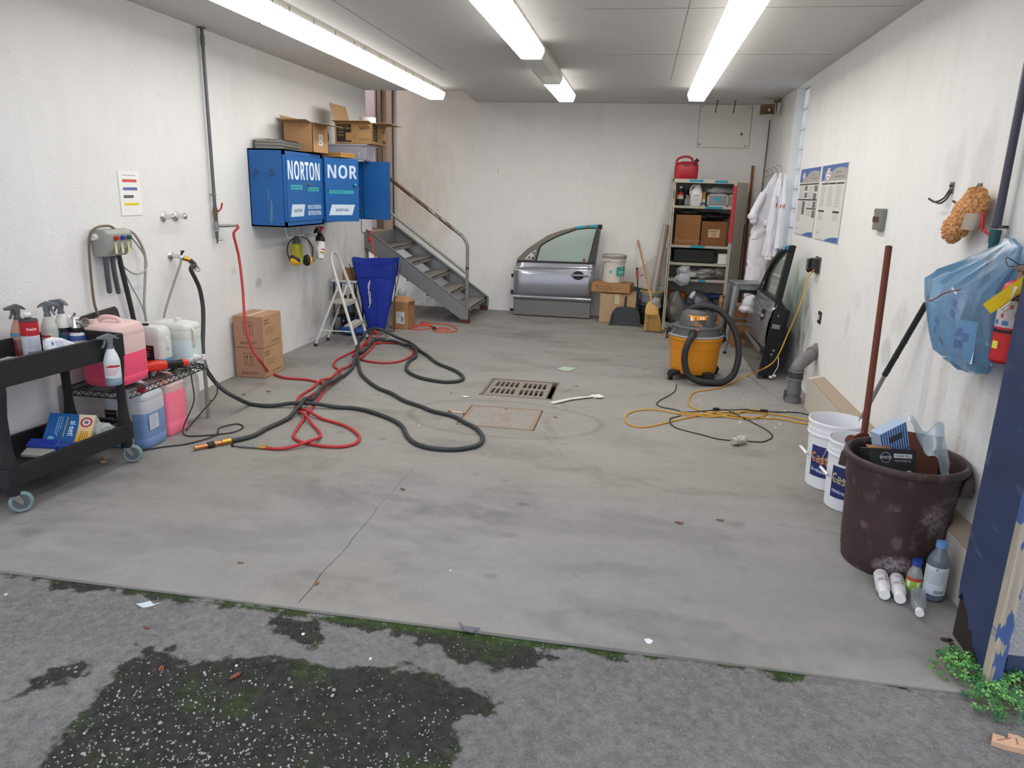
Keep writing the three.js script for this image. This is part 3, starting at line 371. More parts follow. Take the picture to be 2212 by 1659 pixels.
{
  const o = thing('wash_brush', 'blue block scrub brush with white bristles in the cart', 'brush', [-3.115, 0.168, -3.235], 0.1);
  part(o, 'block', rb(0.17, 0.035, 0.06, 0.008, 0, 0.045, -0.03, 0.5), M(0x1e3c9a, 0.5)); part(o, 'bristles', rb(0.16, 0.02, 0.07, 0.004, 0, 0.016, 0.015, 0.35), M(0xa9a69f, 0.95)); part(o, 'blue_end', rb(0.16, 0.05, 0.05, 0.01, 0.14, 0.03, -0.05, 0, 0.2), M(0x27489a, 0.6));
}
single('red_bottle', 'round red plastic cap of a container in the lower cart tray', 'cap', cy(0.04, 0.05, 0.09, -3.19, 0.214, -3.02), K.red);
single('paper_packet', 'crumpled white and green packet beside the powder box', 'packet', lump(0.07, 0.05, 0.05, -2.99, 0.21, -3.55, 0.5, 3, 15), M(0xb7bbb2, 0.7));
single('dark_rag', 'dark crumpled rag in the corner of the lower cart tray', 'rag', lump(0.06, 0.035, 0.05, -2.95, 0.195, -3.61, 0.6, 3, 17), M(0x4b4644, 0.9));

// ---------- wire rack and plastic cans ----------
{
  const o = thing('wire_rack', 'low black wire shelf on grey posts behind the cart', 'rack', [-3.145, 0, -4.11]), w = 0.43, l = 0.80, y = 0.395, wire = M(0x202326, 0.5, 0.3);
  for (const sx of [-1, 1]) for (const sz of [-1, 1]) part(o, 'post', cy(0.0125, 0.0125, y + 0.02, sx * w / 2, (y + 0.02) / 2, sz * l / 2, 0, 0, 0, 12), K.galv);
  for (const dy of [0, -0.035]) { for (const s of [-1, 1]) { part(o, 'rim_wire', rod([s * w / 2, y + dy, -l / 2], [s * w / 2, y + dy, l / 2], 0.004, 6), wire); part(o, 'rim_wire', rod([-w / 2, y + dy, s * l / 2], [w / 2, y + dy, s * l / 2], 0.004, 6), wire); } }
  const zig = (a, b, n) => { const P = []; for (let i = 0; i <= n; i++) P.push([a[0] + (b[0] - a[0]) * i / n, y - (i % 2) * 0.035, a[2] + (b[2] - a[2]) * i / n]); const g = []; for (let i = 0; i < n; i++) g.push(rod(P[i], P[i + 1], 0.0025, 5)); return g; };
  part(o, 'truss_wire', [...zig([w / 2, 0, -l / 2], [w / 2, 0, l / 2], 30), ...zig([-w / 2, 0, l / 2], [w / 2, 0, l / 2], 16), ...zig([-w / 2, 0, -l / 2], [w / 2, 0, -l / 2], 16)], wire).userData.kind = 'stuff';
  for (let i = 1; i < 26; i++) part(o, 'shelf_wire', rod([-w / 2, y, -l / 2 + l * i / 26], [w / 2, y, -l / 2 + l * i / 26], 0.0026, 5), wire); for (const x of [-0.1, 0.1]) part(o, 'support_wire', rod([x, y - 0.006, -l / 2], [x, y - 0.006, l / 2], 0.0035, 6), wire);
}
const SY = 0.401, milkPink = MP(0xf0d0cc, 0.55, 0, { transmission: 0.25, thickness: 0 }), milkWhite = MP(0xe6e8e4, 0.55, 0, { transmission: 0.3, thickness: 0 });
{
  const o = jug('plastic_can', 'large pale can half full of pink liquid on the wire rack', [-3.155, SY, -3.93], 0, 0.27, 0.31, 0.375, 0.52, milkPink, M(0xf9587c, 0.4), milkPink, { cap: [-0.05, 0.09], liquidLabel: 'pink liquid showing through the plastic' });
  part(o, 'label', place(new THREE.PlaneGeometry(0.15, 0.1), 0.0, 0.2, 0.1555), label(0.15, 0.1, (g, w, h) => { g.fillStyle = '#b89aa8'; g.fillRect(0, 0, w, h); lines(g, w * 0.1, h * 0.15, w * 0.8, 5, h * 0.16, h * 0.06, '#9a7c90', 3); }, 900));
}
{
  const o = jug('washer_bottle', 'white handled jug with black label and blue liquid on the rack', [-3.135, SY, -4.285], 0.0, 0.19, 0.13, 0.29, 0.28, milkWhite, M(0x6d93b8, 0.4), K.black, { cap: [-0.055, 0], capY: -0.015, handle: false });
  part(o, 'handle', tube([[-0.01, 0.272, 0.0], [0.05, 0.262, 0], [0.086, 0.21, 0], [0.09, 0.15, 0]], 0.016, 16, 8), milkWhite);
  part(o, 'label', place(new THREE.PlaneGeometry(0.13, 0.13), -0.025, 0.105, 0.0675), label(0.13, 0.13, (g, w, h) => { g.fillStyle = '#241c22'; g.fillRect(0, 0, w, h); g.fillStyle = '#d8622a'; fit(g, 'Auto-Clean', w * 0.5, h * 0.14, w * 0.8, 'bold', h * 0.13, '#e0632a', 'center'); lines(g, w * 0.25, h * 0.3, w * 0.5, 3, h * 0.11, h * 0.05, '#b8b0b0', 3); g.fillStyle = '#4a4248'; g.beginPath(); g.ellipse(w * 0.5, h * 0.85, w * 0.36, h * 0.14, 0, 0, 7); g.fill(); }, 1200));
}
{
  const o = jug('water_container', 'white rectangular water container with tap on the wire rack', [-3.125, SY, -4.50], 0.0, 0.30, 0.19, 0.285, 0.6, milkWhite, M(0xcfdfe0, 0.4), milkWhite, { handle: false, cap: [0.03, 0], e: 6 });
  part(o, 'side_handle', tube([[0.125, 0.25, 0.02], [0.163, 0.235, 0.03], [0.163, 0.14, 0.03], [0.14, 0.12, 0.02]], 0.009, 16, 8), K.offWhite); part(o, 'tap', [cy(0.024, 0.026, 0.03, 0.16, 0.04, 0.02, 0, 0, -Math.PI / 2, 16), cy(0.014, 0.014, 0.05, 0.19, 0.045, 0.02, 0, 0, -Math.PI / 2, 12), rb(0.02, 0.04, 0.03, 0.005, 0.215, 0.05, 0.02), cy(0.009, 0.01, 0.03, 0.2, 0.02, 0.02, 0, 0, 0, 10)], M(0xd9dad5, 0.4));
}
{
  const o = jug('plastic_can', 'clear can of blue liquid with red cap under the rack', [-3.05, 0, -3.93], 0.05, 0.28, 0.24, 0.365, 0.63, MP(0xd3d8dc, 0.5, 0, { transmission: 0.3, thickness: 0 }), M(0x7593bf, 0.4), K.red, { cap: [0.09, 0.06], handle: true, hz: -0.03, liquidLabel: 'blue liquid showing through the plastic' });
  part(o, 'label', [place(new THREE.PlaneGeometry(0.17, 0.1), -0.04, 0.2, 0.1205)], label(0.17, 0.1, (g, w, h) => { g.fillStyle = '#1c1a1e'; g.fillRect(0, 0, w, h); g.fillStyle = '#a8acbc'; g.fillRect(w * 0.45, h * 0.06, w * 0.53, h * 0.8); fit(g, 'Auto-Clean', w * 0.04, h * 0.2, w * 0.36, 'bold', h * 0.15, '#d8602a'); lines(g, w * 0.06, h * 0.5, w * 0.3, 2, h * 0.15, h * 0.06, '#c8c0c0', 2); }, 900));
  part(o, 'side_label', place(new THREE.PlaneGeometry(0.1, 0.1), 0.1415, 0.17, 0.04, 0, Math.PI / 2), label(0.1, 0.1, (g, w, h) => { g.fillStyle = '#c3c8d6'; g.fillRect(0, 0, w, h); g.strokeStyle = '#222'; g.lineWidth = 3; g.strokeRect(0, 0, w, h); lines(g, w * 0.1, h * 0.1, w * 0.8, 9, h * 0.09, h * 0.03, '#7a8094', 5); }, 900));
}
jug('plastic_can', 'clear can of bright pink liquid with orange ring under the rack', [-3.03, 0, -4.18], 0.0, 0.21, 0.22, 0.36, 0.82, MP(0xe6c9c9, 0.5, 0, { transmission: 0.3, thickness: 0 }), M(0xfb7f97, 0.4), M(0xe08a4a, 0.5), { cap: [0.03, 0.05], capY: -0.02, hz: -0.04 });
jug('plastic_can', 'empty grey-white can with no liquid under the rack', [-3.09, 0, -4.44], 0.0, 0.22, 0.2, 0.345, 0.5, M(0xb7b5b0, 0.6), M(0xb0aeaa, 0.6), M(0xb7b5b0, 0.6), { cap: [0.03, 0.05], hz: -0.04 });
let POLISHER;
{
  const o = thing('power_polisher', 'red and black power polisher lying on the wire rack', 'power tool', [-3.05, SY + 0.003, -4.22], 0.85);
  POLISHER = o;
  part(o, 'motor_body', loft([[-0.16, 0.024, 0.028, 3], [-0.1, 0.034, 0.036, 3], [-0.03, 0.036, 0.038, 3], [0.0, 0.032, 0.032, 3], [0.03, 0.026, 0.026, 3]], 24).rotateZ(-Math.PI / 2).translate(0, 0.04, 0), M(0xd6301c, 0.4)); part(o, 'grip', loft([[0.03, 0.025, 0.025, 3], [0.09, 0.021, 0.022, 3], [0.13, 0.024, 0.024, 3]], 20).rotateZ(-Math.PI / 2).translate(0, 0.04, 0), K.black);
  part(o, 'tail_cap', loft([[0.13, 0.024, 0.024, 3], [0.165, 0.02, 0.021, 3]], 20).rotateZ(-Math.PI / 2).translate(0, 0.04, 0), M(0xd6301c, 0.4)); part(o, 'gear_head', cy(0.038, 0.042, 0.06, -0.17, 0.038, 0), M(0x8f2a22, 0.5)); part(o, 'vent', [bx(0.03, 0.006, 0.05, -0.05, 0.068, 0), bx(0.03, 0.006, 0.05, -0.08, 0.07, 0)], K.black);
}
const cordOf = (g, m) => { const c = part(POLISHER, 'power_cord', g, m); scene.updateMatrixWorld(true); scene.add(c); POLISHER.attach(c); };
cordOf(tube([[-2.93, 0.44, -4.36], [-2.90, 0.41, -4.30], [-2.88, 0.33, -4.28], [-2.86, 0.2, -4.25], [-2.90, 0.05, -4.18], [-2.86, 0.008, -4.12], [-2.76, 0.006, -4.13], [-2.60, 0.006, -4.24], [-2.58, 0.006, -4.36], [-2.66, 0.006, -4.42], [-2.72, 0.010, -4.30], [-2.66, 0.010, -4.16], [-2.74, 0.006, -3.98], [-2.86, 0.006, -3.88], [-2.98, 0.006, -3.74]], 0.0045, 160, 6), K.black);
cordOf(tube([[-2.92, 0.425, -4.36], [-2.90, 0.40, -4.44], [-2.86, 0.3, -4.50], [-2.82, 0.2, -4.46], [-2.86, 0.1, -4.32], [-2.90, 0.01, -4.2]], 0.0045, 60, 6), K.black);
{
  const o = thing('black_board', 'flat black board with a grip hole leaning behind the pink can', 'board', [-3.375, 0.40, -4.12], Math.PI / 2); o.rotation.order = 'YXZ'; o.rotation.x = -0.16; const s = new THREE.Shape([[-0.17, 0], [0.17, 0], [0.17, 0.38], [0.15, 0.40], [-0.15, 0.40], [-0.17, 0.38]].map(p => new THREE.Vector2(...p))); s.holes.push(new THREE.Path([[-0.05, 0.345], [0.05, 0.345], [0.05, 0.37], [-0.05, 0.37]].map(p => new THREE.Vector2(...p)))); part(o, 'panel', ext(s, 0.012, 0.002).translate(0, 0, 0.06), M(0x2b2725, 0.6)); o.rotation.z = 0.06;
}
// ---------- fittings on the left wall ----------
{
  const o = thing('wall_notice', 'white sheet with red, blue, black and yellow bars on the wall', 'notice', [XL + 0.003, 1.535, -4.532], Math.PI / 2);
  part(o, 'backing', bx(0.215, 0.29, 0.003, 0, 0, 0), K.white); part(o, 'print', place(new THREE.PlaneGeometry(0.213, 0.288), 0, 0, 0.0018), label(0.213, 0.288, (g, w, h) => { g.fillStyle = '#e9e8e6'; g.fillRect(0, 0, w, h); lines(g, w * 0.15, h * 0.09, w * 0.7, 1, 9, h * 0.014, '#777', 3); for (const [t, c, y, k, q] of [['Non-Acid Rim Cleaner', '#c3232c', 0.19, 0.66, '#e9b8ba'], ['Multi-Purpose Cleaner', '#27408e', 0.37, 0.66, '#c2cbe6'], ['Car Wash Soap', '#16281f', 0.545, 0.46, '#c0cfc8'], ['Bead Cleaner & Degreaser', '#ead928', 0.715, 0.68, '#6b6a2a']]) { g.fillStyle = c; g.fillRect(w * 0.16, h * y, w * k, h * 0.062); fit(g, t, w * 0.18, h * (y + 0.033), w * (k - 0.04), 'normal', h * 0.045, q); } }, 2200));
}
{
  const o = thing('soap_dispenser', 'grey wall dispenser box with red, blue and green knobs', 'dispenser', [XL + 0.002, 1.15, -4.225], Math.PI / 2);
  part(o, 'case', loft([[0, 0.105, 0.045, 7, 0, 0.045], [0.05, 0.112, 0.065, 7, 0, 0.065], [0.14, 0.115, 0.068, 7, 0, 0.068], [0.165, 0.112, 0.055, 7, 0, 0.055]], 40), M(0x9c9d98, 0.55));
  [[-0.06, 0xb3202a, 'red'], [0.0, 0x26408c, 'blue'], [0.06, 0x2c5a4a, 'green']].forEach(([x, c, n]) => { part(o, 'knob', [cy(0.014, 0.014, 0.02, x, 0.115, 0.146, Math.PI / 2, 0, 0, 14), cy(0.009, 0.009, 0.02, x, 0.115, 0.13, Math.PI / 2, 0, 0, 10)], M(c, 0.4), n + ' knob'); part(o, 'print_strip', place(new THREE.PlaneGeometry(0.022, 0.075), x, 0.055, 0.1345, -0.06), M(0xc9c296, 0.6)); });
  part(o, 'side_knob', cy(0.02, 0.02, 0.025, -0.125, 0.12, 0.04, 0, 0, Math.PI / 2, 14), K.white); part(o, 'top_fitting', [rod([0.1, 0.15, 0.02], [0.14, 0.165, 0.03], 0.014), sp(0.02, 0.125, 0.15, 0.02)], K.offWhite);
}
const T = (name, lb, pts, r, mat, seg) => single(name, lb, 'tube', tube(pts, r, seg, 8), mat);
T('drain_tube', 'short dark grey tube under the dispenser, the outer one', [[-3.32, 1.155, -4.15], [-3.325, 1.05, -4.155], [-3.335, 0.925, -4.17]], 0.016, M(0x4b4f58, 0.5));
T('drain_tube', 'short dark grey tube under the dispenser, beside the long one', [[-3.32, 1.155, -4.215], [-3.325, 1.05, -4.22], [-3.335, 0.91, -4.25]], 0.015, M(0x4b4f58, 0.5));
T('drain_tube', 'long black tube from the dispenser down behind the rack', [[-3.32, 1.155, -4.27], [-3.33, 1.0, -4.31], [-3.345, 0.72, -4.38], [-3.35, 0.45, -4.42]], 0.016, M(0x2b2c31, 0.5));
T('supply_tube', 'thin brown tube looping from the dispenser top down the wall', [[-3.34, 1.305, -4.30], [-3.33, 1.335, -4.22], [-3.33, 1.32, -4.09], [-3.345, 1.22, -4.05], [-3.35, 0.9, -4.04], [-3.345, 0.77, -4.06], [-3.35, 0.62, -4.08]], 0.008, M(0x6f5f48, 0.5), 70);
T('supply_tube', 'pale clear tube looping below the dispenser', [[-3.33, 1.15, -4.24], [-3.32, 1.06, -4.32], [-3.32, 1.01, -4.42], [-3.325, 1.03, -4.53], [-3.33, 1.11, -4.545], [-3.34, 1.22, -4.47], [-3.35, 1.30, -4.39]], 0.006, MP(0xa9b0ac, 0.3, 0, { transmission: 0.3, thickness: 0 }), 70);
T('supply_tube', 'grey ribbed tube running down the wall to the water container', [[-3.34, 1.31, -4.37], [-3.33, 1.27, -4.46], [-3.33, 1.14, -4.54], [-3.335, 1.0, -4.535], [-3.34, 0.8, -4.50], [-3.34, 0.68, -4.50]], 0.009, M(0x9a9a97, 0.45), 60);
T('supply_tube', 'thin clear tube slanting from the dispenser to the rack', [[-3.33, 1.15, -4.27], [-3.34, 1.0, -4.35], [-3.345, 0.8, -4.47], [-3.345, 0.68, -4.51]], 0.005, MP(0xb4b8b4, 0.3, 0, { transmission: 0.3, thickness: 0 }), 40);
for (const [z, w] of [[-4.86, 'nearer the notice'], [-5.005, 'nearer the air pipe']]) {
  const o = thing('tap_handle', `chrome wall tap handle of a pair, ${w}`, 'tap', [XL + 0.001, 1.373, z], Math.PI / 2, 'pair of chrome wall tap handles');
  part(o, 'flange', lathe([[0.036, 0], [0.035, 0.006], [0.02, 0.014], [0.017, 0.016]], 24).rotateX(Math.PI / 2), K.chrome); part(o, 'stem', cy(0.017, 0.017, 0.04, 0, 0, 0.03, Math.PI / 2), K.chrome); part(o, 'knob', [cy(0.024, 0.02, 0.03, 0, 0, 0.065, Math.PI / 2, 0, 0, 8), sp(0.016, 0, 0, 0.08, 1, 1, 0.5)], K.chrome);
}
{
  const o = thing('hose_bib', 'chrome wall spout with brass hose coupling', 'tap', [XL + 0.001, 1.093, -4.905], Math.PI / 2);
  part(o, 'flange', lathe([[0.036, 0], [0.035, 0.006], [0.02, 0.014], [0.017, 0.016]], 24).rotateX(Math.PI / 2), K.chrome); part(o, 'spout', [rod([0, 0, 0.01], [0.0, -0.005, 0.07], 0.014), sp(0.022, 0.0, -0.01, 0.085)], K.chrome); part(o, 'lever', [rod([0, 0.005, 0.085], [0.01, 0.03, 0.09], 0.008), rb(0.03, 0.014, 0.014, 0.004, 0.012, 0.032, 0.09)], K.black);
  part(o, 'coupling', rod([0.0, -0.012, 0.085], [0.045, -0.03, 0.12], 0.018, 14), K.brass);
}
single('supply_line', 'thin braided grey line from the wall spout down to the rack', 'tube', tube([[-3.30, 1.07, -4.90], [-3.295, 1.04, -4.88], [-3.31, 0.9, -4.80], [-3.32, 0.75, -4.71], [-3.32, 0.68, -4.67]], 0.008, 40, 8), M(0x8d8e8b, 0.45, 0.4));
{
  const o = thing('air_pipe', 'grey steel air pipe running down from the ceiling', 'pipe', [XL + 0.035, 0, -5.475]);
  part(o, 'pipe', [cy(0.013, 0.013, H - 1.42, 0, (H + 1.42) / 2, 0, 0, 0, 0, 14), cy(0.017, 0.017, 0.07, 0, H - 0.09, 0, 0, 0, 0, 12), cy(0.03, 0.03, 0.008, 0, H - 0.004, 0, 0, 0, 0, 16)], M(0x62656a, 0.45, 0.5)); part(o, 'pipe_clip', [to(0.016, 0.004, 0, 1.53, 0, Math.PI / 2), bx(0.035, 0.012, 0.012, -0.02, 1.53, 0), rod([0, 1.53, 0.045], [0, 1.53, -0.02], 0.004)], K.steel);
  const vb = part(o, 'valve_body', [cy(0.018, 0.018, 0.06, 0, 1.40, 0, 0, 0, 0, 8), cy(0.016, 0.016, 0.05, 0, 1.345, 0, 0, 0, 0, 8), rod([0, 1.40, -0.01], [0, 1.40, -0.04], 0.009)], M(0x6d5d50, 0.4, 0.7));
  part(vb, 'valve_lever', [rod([0, 1.395, -0.04], [0.02, 1.42, -0.055], 0.006), rod([0.02, 1.42, -0.055], [0.03, 1.465, -0.06], 0.007)], K.red, 'red lever handle');
  part(o, 'tee', [cy(0.019, 0.019, 0.07, 0, 1.285, 0, 0, 0, 0, 10), rod([0, 1.285, 0], [0.05, 1.285, -0.10], 0.013), rod([0.05, 1.285, -0.1], [0.085, 1.285, -0.17], 0.011)], K.galv); part(o, 'drain_cock', [cy(0.013, 0.013, 0.06, 0, 1.215, 0, 0, 0, 0, 8), cy(0.009, 0.006, 0.04, 0, 1.165, 0, 0, 0, 0, 8), rod([0, 1.17, 0], [0.03, 1.173, -0.03], 0.003)], M(0x5e6a62, 0.4, 0.6));
}

// ---------- hoses and cords on the floor ----------
const redHose = [[-3.265,1.285,-5.640],[-3.252,1.269,-5.633],[-3.270,1.225,-5.589],[-3.261,1.149,-5.591],[-3.249,1.080,-5.595],[-3.236,1.015,-5.588],[-3.218,0.936,-5.568],[-3.203,0.876,-5.547],[-3.186,0.817,-5.523],[-3.161,0.744,-5.482],[-3.140,0.691,-5.445],[-3.119,0.641,-5.407],[-3.092,0.575,-5.364],[-3.065,0.505,-5.325],[-3.040,0.441,-5.299],[-3.014,0.375,-5.286],[-2.990,0.314,-5.288],[-2.947,0.251,-5.287],[-2.953,0.204,-5.346],[-2.976,0.175,-5.404],[-3.000,0.150,-5.461],[-3.027,0.122,-5.525],[-3.056,0.095,-5.590],[-3.083,0.069,-5.653],[-3.106,0.045,-5.709],[-3.126,0.022,-5.766],[-3.095,0.000,-5.781],[-3.045,0.007,-5.732],[-2.977,0.012,-5.682],[-2.912,0.011,-5.656],[-2.844,0.011,-5.651],[-2.774,0.011,-5.657],[-2.704,0.011,-5.648],[-2.638,0.011,-5.626],[-2.577,0.011,-5.595],[-2.517,0.011,-5.539],[-2.485,0.011,-5.483],[-2.456,0.011,-5.411],[-2.435,0.011,-5.345],[-2.412,0.011,-5.263],[-2.396,0.011,-5.199],[-2.380,0.011,-5.133],[-2.365,0.011,-5.068],[-2.345,0.011,-4.985],[-2.330,0.011,-4.921],[-2.311,0.011,-4.838],[-2.296,0.011,-4.774],[-2.276,0.011,-4.690],[-2.257,0.011,-4.609],[-2.242,0.011,-4.543],[-2.227,0.011,-4.477],[-2.207,0.011,-4.399],[-2.190,0.011,-4.332],[-2.162,0.011,-4.262],[-2.119,0.011,-4.208],[-2.065,0.011,-4.172],[-2.002,0.011,-4.151],[-1.920,0.011,-4.135],[-1.835,0.011,-4.137],[-1.771,0.011,-4.158],[-1.728,0.011,-4.208],[-1.719,0.011,-4.277],[-1.737,0.011,-4.345],[-1.771,0.011,-4.404],[-1.815,0.011,-4.457],[-1.875,0.011,-4.515],[-1.938,0.011,-4.564],[-1.999,0.011,-4.597],[-2.060,0.011,-4.626],[-2.137,0.011,-4.662],[-2.196,0.020,-4.693],[-2.255,0.030,-4.728],[-2.309,0.033,-4.766],[-2.369,0.020,-4.821],[-2.419,0.011,-4.887],[-2.447,0.011,-4.946],[-2.469,0.011,-5.007],[-2.483,0.011,-5.075],[-2.480,0.011,-5.159],[-2.457,0.024,-5.237],[-2.438,0.033,-5.318],[-2.443,0.033,-5.397],[-2.452,0.030,-5.466],[-2.460,0.017,-5.551],[-2.466,0.011,-5.616],[-2.473,0.011,-5.681],[-2.488,0.011,-5.767],[-2.503,0.011,-5.832],[-2.527,0.011,-5.910],[-2.555,0.011,-5.974],[-2.587,0.011,-6.031],[-2.636,0.011,-6.098],[-2.686,0.011,-6.162],[-2.724,0.011,-6.230],[-2.752,0.011,-6.307],[-2.770,0.011,-6.390],[-2.778,0.011,-6.460],[-2.779,0.011,-6.538],[-2.775,0.011,-6.622],[-2.771,0.011,-6.706],[-2.769,0.011,-6.785],[-2.766,0.011,-6.866],[-2.765,0.011,-6.948],[-2.769,0.011,-7.018],[-2.772,0.011,-7.088],[-2.766,0.011,-7.164],[-2.732,0.011,-7.225],[-2.666,0.011,-7.279],[-2.593,0.011,-7.324],[-2.509,0.011,-7.347],[-2.440,0.011,-7.348],[-2.366,0.011,-7.313],[-2.306,0.011,-7.249],[-2.267,0.011,-7.190],[-2.231,0.011,-7.116],[-2.208,0.011,-7.053],[-2.189,0.011,-6.990],[-2.169,0.011,-6.909],[-2.154,0.011,-6.828],[-2.150,0.011,-6.748],[-2.156,0.011,-6.663],[-2.173,0.011,-6.579],[-2.202,0.011,-6.508],[-2.262,0.011,-6.452],[-2.341,0.011,-6.429],[-2.413,0.011,-6.436],[-2.475,0.011,-6.456],[-2.549,0.011,-6.500],[-2.605,0.011,-6.539],[-2.658,0.011,-6.584],[-2.703,0.011,-6.648],[-2.719,0.011,-6.736],[-2.725,0.011,-6.803],[-2.730,0.014,-6.885],[-2.736,0.023,-6.954],[-2.746,0.033,-7.021],[-2.762,0.033,-7.103],[-2.776,0.033,-7.171],[-2.791,0.022,-7.240],[-2.805,0.013,-7.305],[-2.818,0.013,-7.375],[-2.809,0.057,-7.435],[-2.765,0.117,-7.421],[-2.721,0.074,-7.420],[-2.713,0.030,-7.380],[-2.697,0.032,-7.297],[-2.684,0.030,-7.230],[-2.671,0.020,-7.159],[-2.658,0.012,-7.090],[-2.644,0.010,-7.006],[-2.631,0.010,-6.922],[-2.619,0.010,-6.838],[-2.607,0.011,-6.757],[-2.598,0.011,-6.691],[-2.588,0.020,-6.622],[-2.579,0.030,-6.556],[-2.570,0.030,-6.479],[-2.570,0.020,-6.413],[-2.578,0.011,-6.328],[-2.574,0.011,-6.253],[-2.569,0.011,-6.187],[-2.564,0.017,-6.118],[-2.560,0.027,-6.053],[-2.556,0.033,-5.987],[-2.553,0.033,-5.921],[-2.551,0.020,-5.840],[-2.552,0.011,-5.758],[-2.559,0.020,-5.679],[-2.564,0.033,-5.600],[-2.562,0.027,-5.519],[-2.558,0.014,-5.436],[-2.555,0.011,-5.352],[-2.556,0.011,-5.285],[-2.553,0.011,-5.200],[-2.542,0.011,-5.135],[-2.523,0.011,-5.071],[-2.494,0.011,-4.991],[-2.468,0.011,-4.931],[-2.429,0.011,-4.857],[-2.379,0.011,-4.788],[-2.327,0.024,-4.723],[-2.284,0.033,-4.675],[-2.227,0.030,-4.610],[-2.181,0.020,-4.559],[-2.139,0.011,-4.511],[-2.096,0.011,-4.460],[-2.046,0.011,-4.397],[-2.002,0.011,-4.327],[-1.980,0.020,-4.250],[-1.986,0.030,-4.183],[-2.016,0.030,-4.111],[-2.067,0.020,-4.053],[-2.136,0.011,-4.019],[-2.211,0.011,-4.013],[-2.255,0.011,-4.016]];
